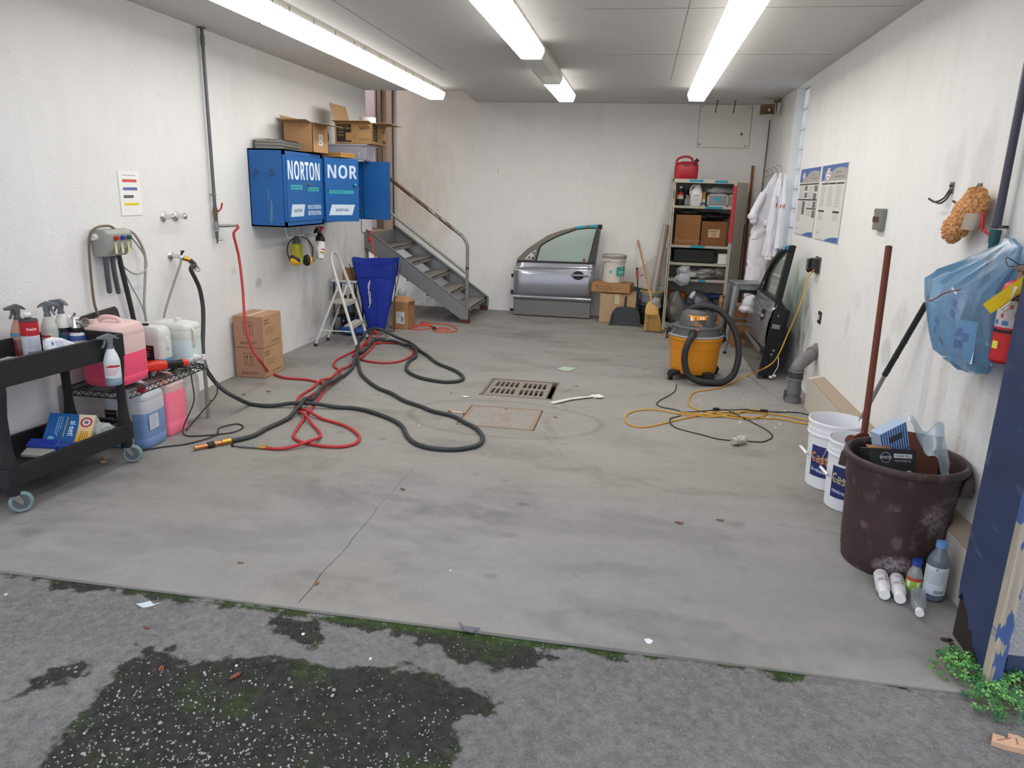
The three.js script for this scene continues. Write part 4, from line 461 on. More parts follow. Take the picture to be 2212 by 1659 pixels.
const blackHose = [[-3.265,1.062,-4.950],[-3.236,1.026,-4.969],[-3.230,1.005,-4.902],[-3.224,0.929,-4.938],[-3.220,0.862,-4.971],[-3.215,0.780,-4.985],[-3.208,0.701,-4.981],[-3.197,0.625,-4.957],[-3.181,0.551,-4.919],[-3.164,0.498,-4.881],[-3.143,0.452,-4.840],[-3.108,0.403,-4.782],[-3.067,0.359,-4.722],[-3.026,0.331,-4.671],[-2.982,0.297,-4.631],[-2.930,0.250,-4.611],[-2.885,0.199,-4.616],[-2.831,0.155,-4.627],[-2.798,0.115,-4.668],[-2.802,0.083,-4.725],[-2.809,0.049,-4.791],[-2.805,0.016,-4.855],[-2.729,0.012,-4.849],[-2.665,0.016,-4.841],[-2.587,0.019,-4.865],[-2.510,0.031,-4.888],[-2.431,0.037,-4.907],[-2.349,0.038,-4.919],[-2.265,0.031,-4.930],[-2.201,0.022,-4.937],[-2.116,0.015,-4.951],[-2.035,0.015,-4.958],[-1.952,0.016,-4.939],[-1.874,0.016,-4.904],[-1.817,0.016,-4.872],[-1.746,0.015,-4.829],[-1.678,0.015,-4.781],[-1.625,0.015,-4.736],[-1.578,0.016,-4.688],[-1.536,0.016,-4.633],[-1.502,0.016,-4.572],[-1.473,0.016,-4.509],[-1.440,0.015,-4.447],[-1.402,0.015,-4.388],[-1.348,0.015,-4.324],[-1.278,0.016,-4.276],[-1.214,0.016,-4.257],[-1.142,0.015,-4.256],[-1.072,0.015,-4.270],[-1.007,0.016,-4.305],[-0.951,0.016,-4.363],[-0.933,0.016,-4.425],[-0.933,0.015,-4.496],[-0.949,0.016,-4.565],[-0.975,0.016,-4.626],[-1.015,0.016,-4.703],[-1.069,0.016,-4.768],[-1.116,0.016,-4.813],[-1.174,0.016,-4.877],[-1.217,0.016,-4.926],[-1.284,0.016,-4.975],[-1.359,0.016,-5.005],[-1.438,0.016,-5.042],[-1.507,0.015,-5.097],[-1.562,0.015,-5.142],[-1.618,0.015,-5.179],[-1.689,0.016,-5.221],[-1.738,0.016,-5.265],[-1.787,0.016,-5.315],[-1.832,0.016,-5.365],[-1.879,0.016,-5.417],[-1.942,0.016,-5.467],[-2.007,0.016,-5.513],[-2.062,0.016,-5.567],[-2.114,0.016,-5.626],[-2.156,0.016,-5.677],[-2.204,0.016,-5.740],[-2.251,0.016,-5.806],[-2.298,0.016,-5.876],[-2.341,0.016,-5.946],[-2.381,0.016,-6.020],[-2.418,0.016,-6.095],[-2.452,0.016,-6.170],[-2.484,0.016,-6.240],[-2.514,0.029,-6.304],[-2.545,0.045,-6.377],[-2.581,0.056,-6.469],[-2.610,0.042,-6.543],[-2.638,0.023,-6.616],[-2.661,0.008,-6.676],[-2.686,0.026,-6.740],[-2.712,0.037,-6.807],[-2.738,0.040,-6.875],[-2.763,0.037,-6.942],[-2.788,0.037,-7.008],[-2.812,0.000,-7.071],[-2.841,0.000,-7.149],[-2.865,0.000,-7.216],[-2.888,0.000,-7.280],[-2.909,0.003,-7.362],[-2.876,0.056,-7.374],[-2.846,0.103,-7.420],[-2.774,0.136,-7.440],[-2.710,0.131,-7.448],[-2.648,0.109,-7.454],[-2.587,0.081,-7.458],[-2.527,0.058,-7.444],[-2.457,0.044,-7.410],[-2.404,0.038,-7.373],[-2.344,0.037,-7.317],[-2.297,0.037,-7.254],[-2.249,0.037,-7.183],[-2.211,0.037,-7.128],[-2.164,0.025,-7.067],[-2.114,0.016,-7.002],[-2.064,0.016,-6.935],[-2.015,0.016,-6.866],[-1.971,0.016,-6.797],[-1.927,0.016,-6.723],[-1.884,0.016,-6.651],[-1.843,0.016,-6.588],[-1.789,0.016,-6.520],[-1.734,0.016,-6.465],[-1.682,0.016,-6.414],[-1.623,0.016,-6.356],[-1.569,0.016,-6.299],[-1.521,0.016,-6.231],[-1.479,0.016,-6.158],[-1.448,0.016,-6.080],[-1.441,0.016,-6.004],[-1.476,0.016,-5.929],[-1.554,0.016,-5.890],[-1.623,0.016,-5.896],[-1.692,0.016,-5.916],[-1.755,0.016,-5.942],[-1.814,0.016,-5.976],[-1.879,0.016,-6.033],[-1.924,0.016,-6.082],[-1.976,0.016,-6.150],[-2.018,0.016,-6.229],[-2.044,0.016,-6.307],[-2.061,0.016,-6.372],[-2.075,0.016,-6.436],[-2.087,0.016,-6.501],[-2.096,0.016,-6.586],[-2.093,0.016,-6.652],[-2.090,0.016,-6.719],[-2.103,0.016,-6.800],[-2.125,0.025,-6.880],[-2.154,0.037,-6.958],[-2.190,0.037,-7.033],[-2.233,0.037,-7.103],[-2.284,0.037,-7.166],[-2.345,0.025,-7.224],[-2.407,0.022,-7.271],[-2.464,0.031,-7.307],[-2.537,0.037,-7.336],[-2.612,0.037,-7.317],[-2.657,0.053,-7.271],[-2.690,0.056,-7.210],[-2.697,0.042,-7.147],[-2.694,0.024,-7.068],[-2.687,0.016,-7.002],[-2.678,0.016,-6.932],[-2.666,0.016,-6.855],[-2.652,0.024,-6.772],[-2.636,0.031,-6.689],[-2.621,0.061,-6.614],[-2.606,0.080,-6.547],[-2.587,0.090,-6.470],[-2.571,0.081,-6.407],[-2.557,0.060,-6.347],[-2.537,0.047,-6.268],[-2.522,0.031,-6.206],[-2.507,0.016,-6.143],[-2.491,0.016,-6.062],[-2.479,0.016,-5.979],[-2.470,0.016,-5.898],[-2.462,0.022,-5.818],[-2.455,0.034,-5.738],[-2.449,0.037,-5.656],[-2.443,0.041,-5.576],[-2.438,0.053,-5.498],[-2.432,0.060,-5.413],[-2.427,0.059,-5.348],[-2.421,0.056,-5.263],[-2.416,0.039,-5.200],[-2.412,0.031,-5.132],[-2.407,0.022,-5.067],[-2.401,0.046,-4.985],[-2.395,0.068,-4.920],[-2.386,0.047,-4.842],[-2.376,0.044,-4.760],[-2.367,0.036,-4.694],[-2.363,0.020,-4.609],[-2.371,0.016,-4.541],[-2.381,0.016,-4.475],[-2.394,0.015,-4.409],[-2.403,0.015,-4.341],[-2.405,0.015,-4.269],[-2.412,0.015,-4.203],[-2.446,0.016,-4.127],[-2.493,0.016,-4.067],[-2.509,0.016,-4.046]];
const yellowCord = [[1.460,1.057,-6.485],[1.428,0.994,-6.507],[1.408,0.931,-6.472],[1.394,0.889,-6.421],[1.374,0.827,-6.368],[1.352,0.756,-6.340],[1.331,0.675,-6.340],[1.316,0.611,-6.354],[1.300,0.545,-6.369],[1.283,0.483,-6.370],[1.261,0.419,-6.348],[1.233,0.343,-6.336],[1.208,0.272,-6.373],[1.164,0.223,-6.386],[1.140,0.190,-6.441],[1.133,0.159,-6.520],[1.130,0.136,-6.586],[1.128,0.111,-6.659],[1.125,0.085,-6.733],[1.121,0.060,-6.803],[1.113,0.031,-6.879],[1.082,0.002,-6.926],[1.035,0.000,-6.858],[1.003,0.000,-6.790],[0.969,0.002,-6.715],[0.938,0.005,-6.645],[0.897,0.006,-6.567],[0.861,0.006,-6.504],[0.820,0.006,-6.435],[0.774,0.006,-6.373],[0.714,0.006,-6.324],[0.655,0.006,-6.273],[0.594,0.006,-6.220],[0.548,0.006,-6.152],[0.522,0.006,-6.072],[0.507,0.006,-6.007],[0.494,0.006,-5.922],[0.487,0.006,-5.852],[0.490,0.006,-5.768],[0.507,0.006,-5.704],[0.557,0.006,-5.636],[0.631,0.006,-5.594],[0.694,0.006,-5.573],[0.758,0.006,-5.557],[0.827,0.006,-5.546],[0.911,0.006,-5.542],[0.997,0.006,-5.543],[1.062,0.006,-5.549],[1.147,0.006,-5.555],[1.209,0.006,-5.536],[1.270,0.006,-5.498],[1.345,0.006,-5.481],[1.382,0.006,-5.539],[1.326,0.006,-5.594],[1.264,0.006,-5.628],[1.187,0.006,-5.658],[1.120,0.006,-5.674],[1.039,0.006,-5.685],[0.954,0.006,-5.686],[0.871,0.006,-5.671],[0.810,0.006,-5.648],[0.750,0.010,-5.617],[0.679,0.017,-5.577],[0.612,0.010,-5.533],[0.545,0.006,-5.482],[0.483,0.006,-5.429],[0.422,0.006,-5.370],[0.365,0.006,-5.314],[0.320,0.006,-5.265],[0.265,0.006,-5.203],[0.208,0.006,-5.146],[0.157,0.006,-5.100],[0.089,0.006,-5.077],[0.033,0.006,-5.111],[-0.002,0.005,-5.189],[-0.011,0.005,-5.261],[-0.000,0.005,-5.347],[0.021,0.006,-5.409],[0.065,0.006,-5.478],[0.129,0.006,-5.528],[0.208,0.006,-5.555],[0.289,0.006,-5.539],[0.350,0.006,-5.506],[0.412,0.009,-5.484],[0.477,0.013,-5.465],[0.544,0.015,-5.457],[0.623,0.009,-5.467],[0.701,0.009,-5.495],[0.768,0.015,-5.541],[0.815,0.013,-5.587],[0.873,0.013,-5.645],[0.922,0.015,-5.695],[0.980,0.009,-5.748],[1.046,0.006,-5.757],[1.073,0.006,-5.692],[1.050,0.010,-5.621],[1.017,0.015,-5.560],[0.950,0.012,-5.510],[0.888,0.007,-5.489],[0.808,0.009,-5.485],[0.741,0.013,-5.490],[0.656,0.015,-5.496],[0.589,0.015,-5.501],[0.513,0.012,-5.510],[0.446,0.007,-5.530],[0.410,0.006,-5.545]];
const blackCord = [[0.417,0.004,-6.420],[0.411,0.004,-6.336],[0.406,0.004,-6.252],[0.394,0.004,-6.173],[0.375,0.004,-6.107],[0.350,0.004,-6.046],[0.318,0.004,-5.971],[0.287,0.004,-5.903],[0.261,0.004,-5.843],[0.239,0.004,-5.774],[0.233,0.004,-5.709],[0.279,0.004,-5.641],[0.360,0.004,-5.611],[0.425,0.004,-5.563],[0.503,0.008,-5.565],[0.568,0.012,-5.587],[0.639,0.012,-5.631],[0.690,0.008,-5.673],[0.760,0.004,-5.706],[0.837,0.013,-5.694],[0.920,0.025,-5.687],[0.986,0.016,-5.688],[1.055,0.014,-5.698],[1.132,0.011,-5.727],[1.208,0.004,-5.763],[1.289,0.004,-5.781],[1.362,0.004,-5.768],[1.404,0.004,-5.715],[1.416,0.004,-5.695]];
const blackCord2 = [[0.405,0.004,-5.448],[0.360,0.004,-5.399],[0.325,0.009,-5.342],[0.318,0.016,-5.256],[0.327,0.011,-5.189],[0.369,0.004,-5.122],[0.436,0.004,-5.074],[0.507,0.004,-5.033],[0.563,0.004,-4.999],[0.622,0.004,-4.958],[0.704,0.004,-4.944],[0.768,0.004,-4.962],[0.852,0.004,-4.956],[0.928,0.004,-4.966],[0.975,0.004,-5.015],[1.011,0.004,-5.071],[1.026,0.004,-5.138],[1.016,0.004,-5.218],[0.990,0.004,-5.297],[0.952,0.004,-5.372],[0.906,0.011,-5.442],[0.856,0.014,-5.508],[0.819,0.022,-5.561],[0.782,0.019,-5.611]];
const orangeCord = [[-2.662,0.006,-8.394],[-2.614,0.006,-8.462],[-2.539,0.006,-8.499],[-2.469,0.006,-8.493],[-2.408,0.006,-8.440],[-2.400,0.006,-8.357],[-2.412,0.006,-8.286],[-2.456,0.006,-8.217],[-2.515,0.006,-8.184],[-2.590,0.006,-8.200],[-2.610,0.006,-8.268],[-2.595,0.006,-8.339],[-2.558,0.006,-8.397],[-2.476,0.010,-8.429],[-2.408,0.015,-8.428],[-2.359,0.012,-8.374],[-2.337,0.007,-8.305],[-2.294,0.006,-8.242],[-2.229,0.006,-8.253],[-2.167,0.006,-8.291],[-2.174,0.006,-8.352],[-2.226,0.005,-8.390],[-2.287,0.010,-8.360],[-2.311,0.015,-8.296],[-2.317,0.015,-8.223],[-2.295,0.010,-8.162],[-2.234,0.006,-8.122],[-2.149,0.006,-8.145],[-2.078,0.006,-8.192],[-2.051,0.006,-8.257],[-2.062,0.006,-8.337],[-2.090,0.006,-8.399],[-2.131,0.006,-8.474],[-2.166,0.006,-8.532],[-2.215,0.006,-8.598],[-2.288,0.006,-8.637],[-2.354,0.006,-8.643],[-2.422,0.006,-8.646],[-2.487,0.006,-8.656],[-2.551,0.006,-8.697],[-2.606,0.006,-8.711],[-2.612,0.006,-8.637],[-2.562,0.007,-8.569],[-2.507,0.012,-8.529],[-2.434,0.017,-8.472],[-2.399,0.017,-8.410],[-2.362,0.015,-8.331],[-2.334,0.024,-8.271],[-2.325,0.028,-8.252]];
single('air_hose', 'red rubber air hose from the wall valve, tangled on the floor', 'hose', tube(redHose, 0.011, redHose.length * 4, 8), K.redRub);
{ const o = thing('air_fitting', 'chrome quick coupling at the end of the red hose', 'coupling', [0, 0, 0]), e = redHose[redHose.length - 1], d = redHose[redHose.length - 3], k = Math.hypot(e[0] - d[0], e[2] - d[2]), ux = (e[0] - d[0]) / k, uz = (e[2] - d[2]) / k, at = (t, y = 0.012) => [e[0] + ux * t, y, e[2] + uz * t];
  part(o, 'brass_ferrule', rod(at(-0.03), at(0.02), 0.0135, 12), K.brass); part(o, 'coupler', [rod(at(0.02), at(0.06), 0.011, 12), rod(at(0.06), at(0.09), 0.014, 12), rod(at(0.09, 0.013), at(0.16, 0.013), 0.015, 12), rod(at(0.16), at(0.19), 0.009, 12)], K.steel); part(o, 'black_tip', rod(at(0.19), at(0.205), 0.011, 12), K.black); }
single('water_hose', 'thick black water hose from the wall tap, looped on the floor', 'hose', tube(blackHose, 0.0155, blackHose.length * 4, 10), M(0x2a2f32, 0.6));
single('hose_guard', 'silver spring guard on the black hose by the tap', 'guard', [0, 1, 2, 3, 4].map(i => to(0.0185, 0.003, -3.262 + i * 0.004, 1.056 - i * 0.017, -4.955 - i * 0.013, 0.5, 0.6, 0)), K.steel);
{ const o = thing('hose_nozzle', 'brass and copper nozzle on the end of the black hose', 'nozzle', [0, 0, 0]), e = blackHose[blackHose.length - 1], d = blackHose[blackHose.length - 3], k = Math.hypot(e[0] - d[0], e[2] - d[2]), ux = (e[0] - d[0]) / k, uz = (e[2] - d[2]) / k, at = (t, y = 0.018) => [e[0] + ux * t, y, e[2] + uz * t];
  part(o, 'ferrule', rod(at(-0.02), at(0.035), 0.02, 14), K.brass); part(o, 'barrel', [rod(at(0.035), at(0.07), 0.014, 12), rod(at(0.07), at(0.085), 0.019, 12)], K.copper); part(o, 'rubber_grip', rod(at(0.085), at(0.125), 0.022, 14), K.black); part(o, 'tip', [rod(at(0.125), at(0.2), 0.013, 12), rod(at(0.2), at(0.208), 0.016, 12)], K.copper); }
{ const o = single('extension_cord', 'yellow extension cord from the wall socket tangled on the floor', 'cord', tube(yellowCord, 0.0055, yellowCord.length * 4, 6), M(0xc48f1c, 0.5)); }
single('vacuum_cord', 'thin black cord running from the vacuum into the tangle', 'cord', tube(blackCord, 0.0045, blackCord.length * 4, 6), K.black);
single('vacuum_cord', 'thin black cord looped round the empty drink can', 'cord', tube(blackCord2, 0.0045, blackCord2.length * 4, 6), K.black);
{ const p = blackCord[Math.floor(blackCord.length * 0.62)], q = blackCord[Math.floor(blackCord.length * 0.78)]; single('cord_plug', 'black plug joint on the cords beside the vacuum', 'plug', [rb(0.05, 0.022, 0.022, 0.006, p[0], p[1] + 0.006, p[2], 0, 0.3)], K.black); single('cord_plug', 'black plug joint on the cords nearer the buckets', 'plug', [rb(0.06, 0.024, 0.024, 0.006, q[0], q[1] + 0.007, q[2], 0, -0.1)], K.black); }
single('extension_cord', 'orange extension cord coiled loosely near the stair foot', 'cord', tube(orangeCord, 0.0055, orangeCord.length * 4, 6), M(0xe8431c, 0.5));
{ const p = orangeCord[orangeCord.length - 1]; single('cord_plug', 'round black plug of the orange cord', 'plug', cy(0.02, 0.022, 0.03, p[0], 0.018, p[2], Math.PI / 2, 0.4), K.black); }

// ---------- blue wall cabinets ----------
const cabBlue = M(0x115a9e, 0.42, 0, { bumpMap: bumpOf([1, 1]), bumpScale: 0.0004 }), XF = XL + 0.33;
const nortonLogo = (g, x, y, w, h) => { g.fillStyle = '#c9d6e6'; g.beginPath(); g.moveTo(x + w * 0.12, y); g.lineTo(x + w, y); g.lineTo(x + w * 0.88, y + h); g.lineTo(x, y + h); g.closePath(); g.fill(); g.save(); g.translate(x + w * 0.5, y + h * 0.52); g.transform(1, 0, -0.15, 1, 0, 0); fit(g, 'NORTON', 0, 0, w * 0.72, 'bold', h * 0.36, '#1b4470', 'center'); g.restore(); };
const doorBlue = '#115a9e';
{
  const z0 = -6.87, z1 = -6.09, y0 = 1.258, y1 = 1.916, o = thing('wall_cabinet', 'blue steel wall cabinet with a closed door lettered NORTON', 'cabinet', [XL + 0.001, y0, (z0 + z1) / 2]), w = z1 - z0, h = y1 - y0, d = 0.33;
  part(o, 'carcass', [bx(d - 0.012, h, 0.012, d / 2 - 0.006, h / 2, w / 2 - 0.006), bx(d - 0.012, h, 0.012, d / 2 - 0.006, h / 2, -w / 2 + 0.006), bx(d, 0.012, w, d / 2, 0.006, 0), bx(d, 0.012, w, d / 2, h - 0.006, 0), bx(0.008, h, w, 0.004, h / 2, 0), bx(0.016, 0.045, w, d - 0.008, h - 0.0225, 0), bx(0.016, 0.045, w, d - 0.008, 0.0225, 0), bx(0.016, h, 0.03, d - 0.008, h / 2, w / 2 - 0.015), bx(0.016, h, 0.03, d - 0.008, h / 2, -w / 2 + 0.015)], cabBlue);
  const dr = part(o, 'door', [bx(0.014, h - 0.094, w - 0.066, d - 0.003, h / 2, 0)], cabBlue);
  part(dr, 'door_print', place(new THREE.PlaneGeometry(w - 0.068, h - 0.096), d + 0.0045, h / 2, 0, 0, Math.PI / 2), M(0xffffff, 0.42, 0, { map: canvasTex(1024, 810, (g, W, Hh) => {
    g.fillStyle = doorBlue; g.fillRect(0, 0, W, Hh); g.save(); g.translate(W * 0.5, Hh * 0.22); g.scale(1, 1.25); fit(g, 'NORTON', 0, 0, W * 0.96, 'bold', W * 0.25, '#dce8f4', 'center'); g.restore();
    for (const [x, y, k, hh] of [[0.1, 0.44, 0.32, 0.07], [0.58, 0.47, 0.34, 0.065]]) { g.fillStyle = '#3aa3a8'; g.fillRect(W * x, Hh * y, W * k, Hh * hh); lines(g, W * (x + 0.02), Hh * (y + 0.025), W * (k - 0.04), 1, 9, Hh * 0.02, '#276a80', 4); } g.fillStyle = '#1b3f5c'; g.fillRect(W * 0.54, Hh * 0.47, W * 0.03, Hh * 0.05); g.fillRect(W * 0.92, Hh * 0.475, W * 0.05, Hh * 0.06);
    nortonLogo(g, W * 0.07, Hh * 0.74, W * 0.41, Hh * 0.19); fit(g, 'REVOLUTIONIZING', W * 0.56, Hh * 0.79, W * 0.41, 'bold', Hh * 0.09, '#c9d6e6'); fit(g, 'REFINISHING', W * 0.56, Hh * 0.885, W * 0.41, 'bold', Hh * 0.1, '#c9d6e6'); g.strokeStyle = '#8fb2d8'; g.lineWidth = 2; g.beginPath(); g.moveTo(W * 0.18, Hh * 0.68); g.lineTo(W * 0.22, Hh * 0.66); g.stroke(); }) }));
  part(o, 'lock', [cy(0.012, 0.012, 0.02, d + 0.008, 0.37, -0.07, 0, 0, Math.PI / 2, 12), rod([d + 0.015, 0.37, -0.07], [d + 0.015, 0.365, -0.1], 0.003)], K.brass);
  for (const x of [0.068, 0.215]) part(o, 'side_hook', tube([[x, 0.49, w / 2], [x - 0.01, 0.45, w / 2 + 0.03], [x + 0.01, 0.43, w / 2 + 0.04], [x + 0.03, 0.45, w / 2 + 0.035], [x + 0.035, 0.475, w / 2 + 0.03]], 0.004, 16, 6), K.darkGrey);
  part(o, 'scratch', [bx(0.004, 0.2, 0.0006, 0.19, 0.13, w / 2 + 0.0001, 0, 0, -0.08), bx(0.003, 0.16, 0.0006, 0.2, 0.12, w / 2 + 0.0001, 0, 0, -0.05), bx(0.003, 0.08, 0.0006, 0.175, 0.27, w / 2 + 0.0001, 0, 0, -0.1)], M(0x8e9aa2, 0.6), 'bare scratches');
}
{
  const z0 = -7.70, z1 = -6.89, y0 = 1.27, y1 = 1.896, w = z1 - z0, h = y1 - y0, d = 0.33, o = thing('wall_cabinet', 'blue steel wall cabinet with both doors standing open', 'cabinet', [XL + 0.001, y0, (z0 + z1) / 2]);
  part(o, 'carcass', [bx(d, h, 0.012, d / 2, h / 2, w / 2 - 0.006), bx(d, h, 0.012, d / 2, h / 2, -w / 2 + 0.006), bx(d, 0.012, w, d / 2, 0.006, 0), bx(d, 0.012, w, d / 2, h - 0.006, 0), bx(0.008, h, w, 0.004, h / 2, 0), bx(d - 0.03, 0.01, w, d / 2, h * 0.5, 0)], cabBlue);
  const L = new THREE.Group(); L.name = 'open_door'; L.position.set(d + 0.008, 0, w / 2 - 0.01); L.rotation.y = -0.55; o.add(L); // hinged at the near side, swung out
  const lw = 0.40, dl = part(L, 'door_leaf', [bx(0.018, h - 0.02, lw, 0, h / 2, -lw / 2)], cabBlue);
  part(L, 'door_print', place(new THREE.PlaneGeometry(lw - 0.006, h - 0.026), 0.0098, h / 2, -lw / 2, 0, Math.PI / 2), M(0xffffff, 0.42, 0, { map: canvasTex(640, 968, (g, W, Hh) => { g.fillStyle = doorBlue; g.fillRect(0, 0, W, Hh); g.save(); g.translate(W * 0.04, Hh * 0.21); g.scale(1, 1.0); fit(g, 'NOR', 0, 0, W * 0.92, 'bold', W * 0.44, '#c6d4ea'); g.restore(); g.fillStyle = '#35a0a6'; g.fillRect(W * 0.1, Hh * 0.5, W * 0.75, Hh * 0.055); lines(g, W * 0.14, Hh * 0.52, W * 0.66, 1, 9, Hh * 0.016, '#246a80', 6); g.fillStyle = '#143b66'; g.fillRect(W * 0.05, Hh * 0.495, W * 0.06, Hh * 0.03); nortonLogo(g, W * 0.08, Hh * 0.73, W * 0.8, Hh * 0.17); }) }));
  part(L, 'knob', sp(0.016, 0.022, h * 0.58, -lw + 0.05), M(0x3f8fa8, 0.4, 0.4));
  const Rr = new THREE.Group(); Rr.name = 'open_door'; Rr.position.set(d + 0.004, 0, -w / 2 + 0.045); o.add(Rr); // far leaf turned square to the wall, inside showing
  part(Rr, 'door_leaf', [bx(0.41, h - 0.03, 0.012, 0.205, h / 2, 0), bx(0.10, h - 0.06, 0.012, 0.17, h / 2, 0.012), bx(0.012, h - 0.03, 0.025, 0.404, h / 2, 0.008)], cabBlue); part(Rr, 'catch', [bx(0.05, 0.008, 0.008, 0.06, h * 0.52, 0.012), bx(0.05, 0.008, 0.008, 0.07, h * 0.2, 0.012)], M(0xb9a56a, 0.4, 0.6));
}
// ---------- cartons and things on the cabinets ----------
// open carton; flaps given as [side, tilt, length factor]
function openBox(o, w, h, d, mat, inMat, flaps, t = 0.005) {
  part(o, 'carton', [bx(w, h, t, 0, h / 2, d / 2 - t / 2), bx(w, h, t, 0, h / 2, -d / 2 + t / 2), bx(t, h, d, w / 2 - t / 2, h / 2, 0), bx(t, h, d, -w / 2 + t / 2, h / 2, 0), bx(w, t, d, 0, t / 2, 0)], mat);
  for (const [s, a, k] of flaps) { const along = s === 'f' || s === 'b', l = (along ? d / 2 : w / 2) * (k || 1), g = along ? bx(w - 0.01, t * 0.8, l, 0, 0, l / 2) : bx(l, t * 0.8, d - 0.01, l / 2, 0, 0); if (s === 'f') { g.rotateX(a); g.translate(0, h, d / 2); } if (s === 'b') { g.rotateX(-a).rotateY(Math.PI); g.rotateX(0); g.translate(0, h, -d / 2); if (0) g; } if (s === 'r') { g.rotateZ(-a); g.translate(w / 2, h, 0); } if (s === 'l') { g.rotateZ(-a).rotateY(Math.PI); g.translate(-w / 2, h, 0); } part(o, 'flap', g, inMat); }
}
{
  const o = thing('open_carton', 'plain brown open carton on the first blue cabinet', 'box', [-3.17, 1.9165, -6.80]);
  openBox(o, 0.29, 0.262, 0.34, K.card, K.cardIn, [['f', -0.12, 0.75], ['r', 0.1, 1.1], ['l', -1.15, 0.45], ['b', -1.2, 0.8]]);
  part(o, 'shipping_label', place(new THREE.PlaneGeometry(0.09, 0.1), 0.1456, 0.12, 0.0, 0, Math.PI / 2), label(0.09, 0.1, (g, w, h) => { g.fillStyle = '#d8d4cc'; g.fillRect(0, 0, w, h); lines(g, w * 0.2, h * 0.2, w * 0.6, 3, h * 0.1, h * 0.05, '#777', 3); g.fillStyle = '#333'; g.fillRect(w * 0.25, h * 0.72, w * 0.25, h * 0.15); }, 900));
}
{ const o = thing('paper_stack', 'stack of grey folded papers on the first blue cabinet', 'papers', [-3.235, 1.9165, -6.36], 0.06, null); delete o.userData.group; const r = rng(4), pm = [M(0x9a978f, 0.9), M(0x7e7c77, 0.9), M(0xb3b0a6, 0.9)]; for (let i = 0; i < 9; i++) part(o, 'folded_sheet', grid(8, 1, (u, v) => [(u - 0.5) * 0.27 + 0.01 * r() * 0, 0.004 + i * 0.0095 + 0.016 * (i / 9) * (1 - u) * (1 - u), (v - 0.5) * 0.36]), pm[i % 3]), part(o, 'sheet_edge', bx(0.24 + 0.02 * r(), 0.006, 0.37 + 0.02 * r(), 0.01 * r() - 0.005, 0.004 + i * 0.0088, 0.0), pm[(i + 1) % 3]); }
{ const o = thing('flat_carton', 'flat shallow carton on the second blue cabinet', 'box', [-3.09, 1.8965, -7.20], -0.1); part(o, 'tray', rb(0.36, 0.04, 0.30, 0.003, 0, 0.02, 0, 0, 0, 0, 1), cardMat(0xb98745)); part(o, 'lid_edge', bx(0.366, 0.012, 0.306, 0, 0.038, 0), cardMat(0xc0914f)); }
{ const o = thing('clear_bin', 'clear plastic storage bin under the printed carton', 'bin', [-3.06, 1.8965, -7.62]); const s = [[0, 0.21, 0.13, 8], [0.13, 0.235, 0.15, 8]]; part(o, 'tub', loft(s, 40, true, false), MP(0xcfd0dc, 0.25, 0, { transmission: 0.55, thickness: 0 })); part(o, 'lid', rb(0.49, 0.016, 0.32, 0.006, 0, 0.141, 0), MP(0xc9cbd8, 0.3, 0, { transmission: 0.3, thickness: 0 })); part(o, 'rib', [-0.15, -0.05, 0.05, 0.15].map(x => bx(0.012, 0.11, 0.006, x, 0.065, 0.137)), MP(0xd5d6e0, 0.3, 0, { transmission: 0.4, thickness: 0 })).userData.kind = 'stuff'; }
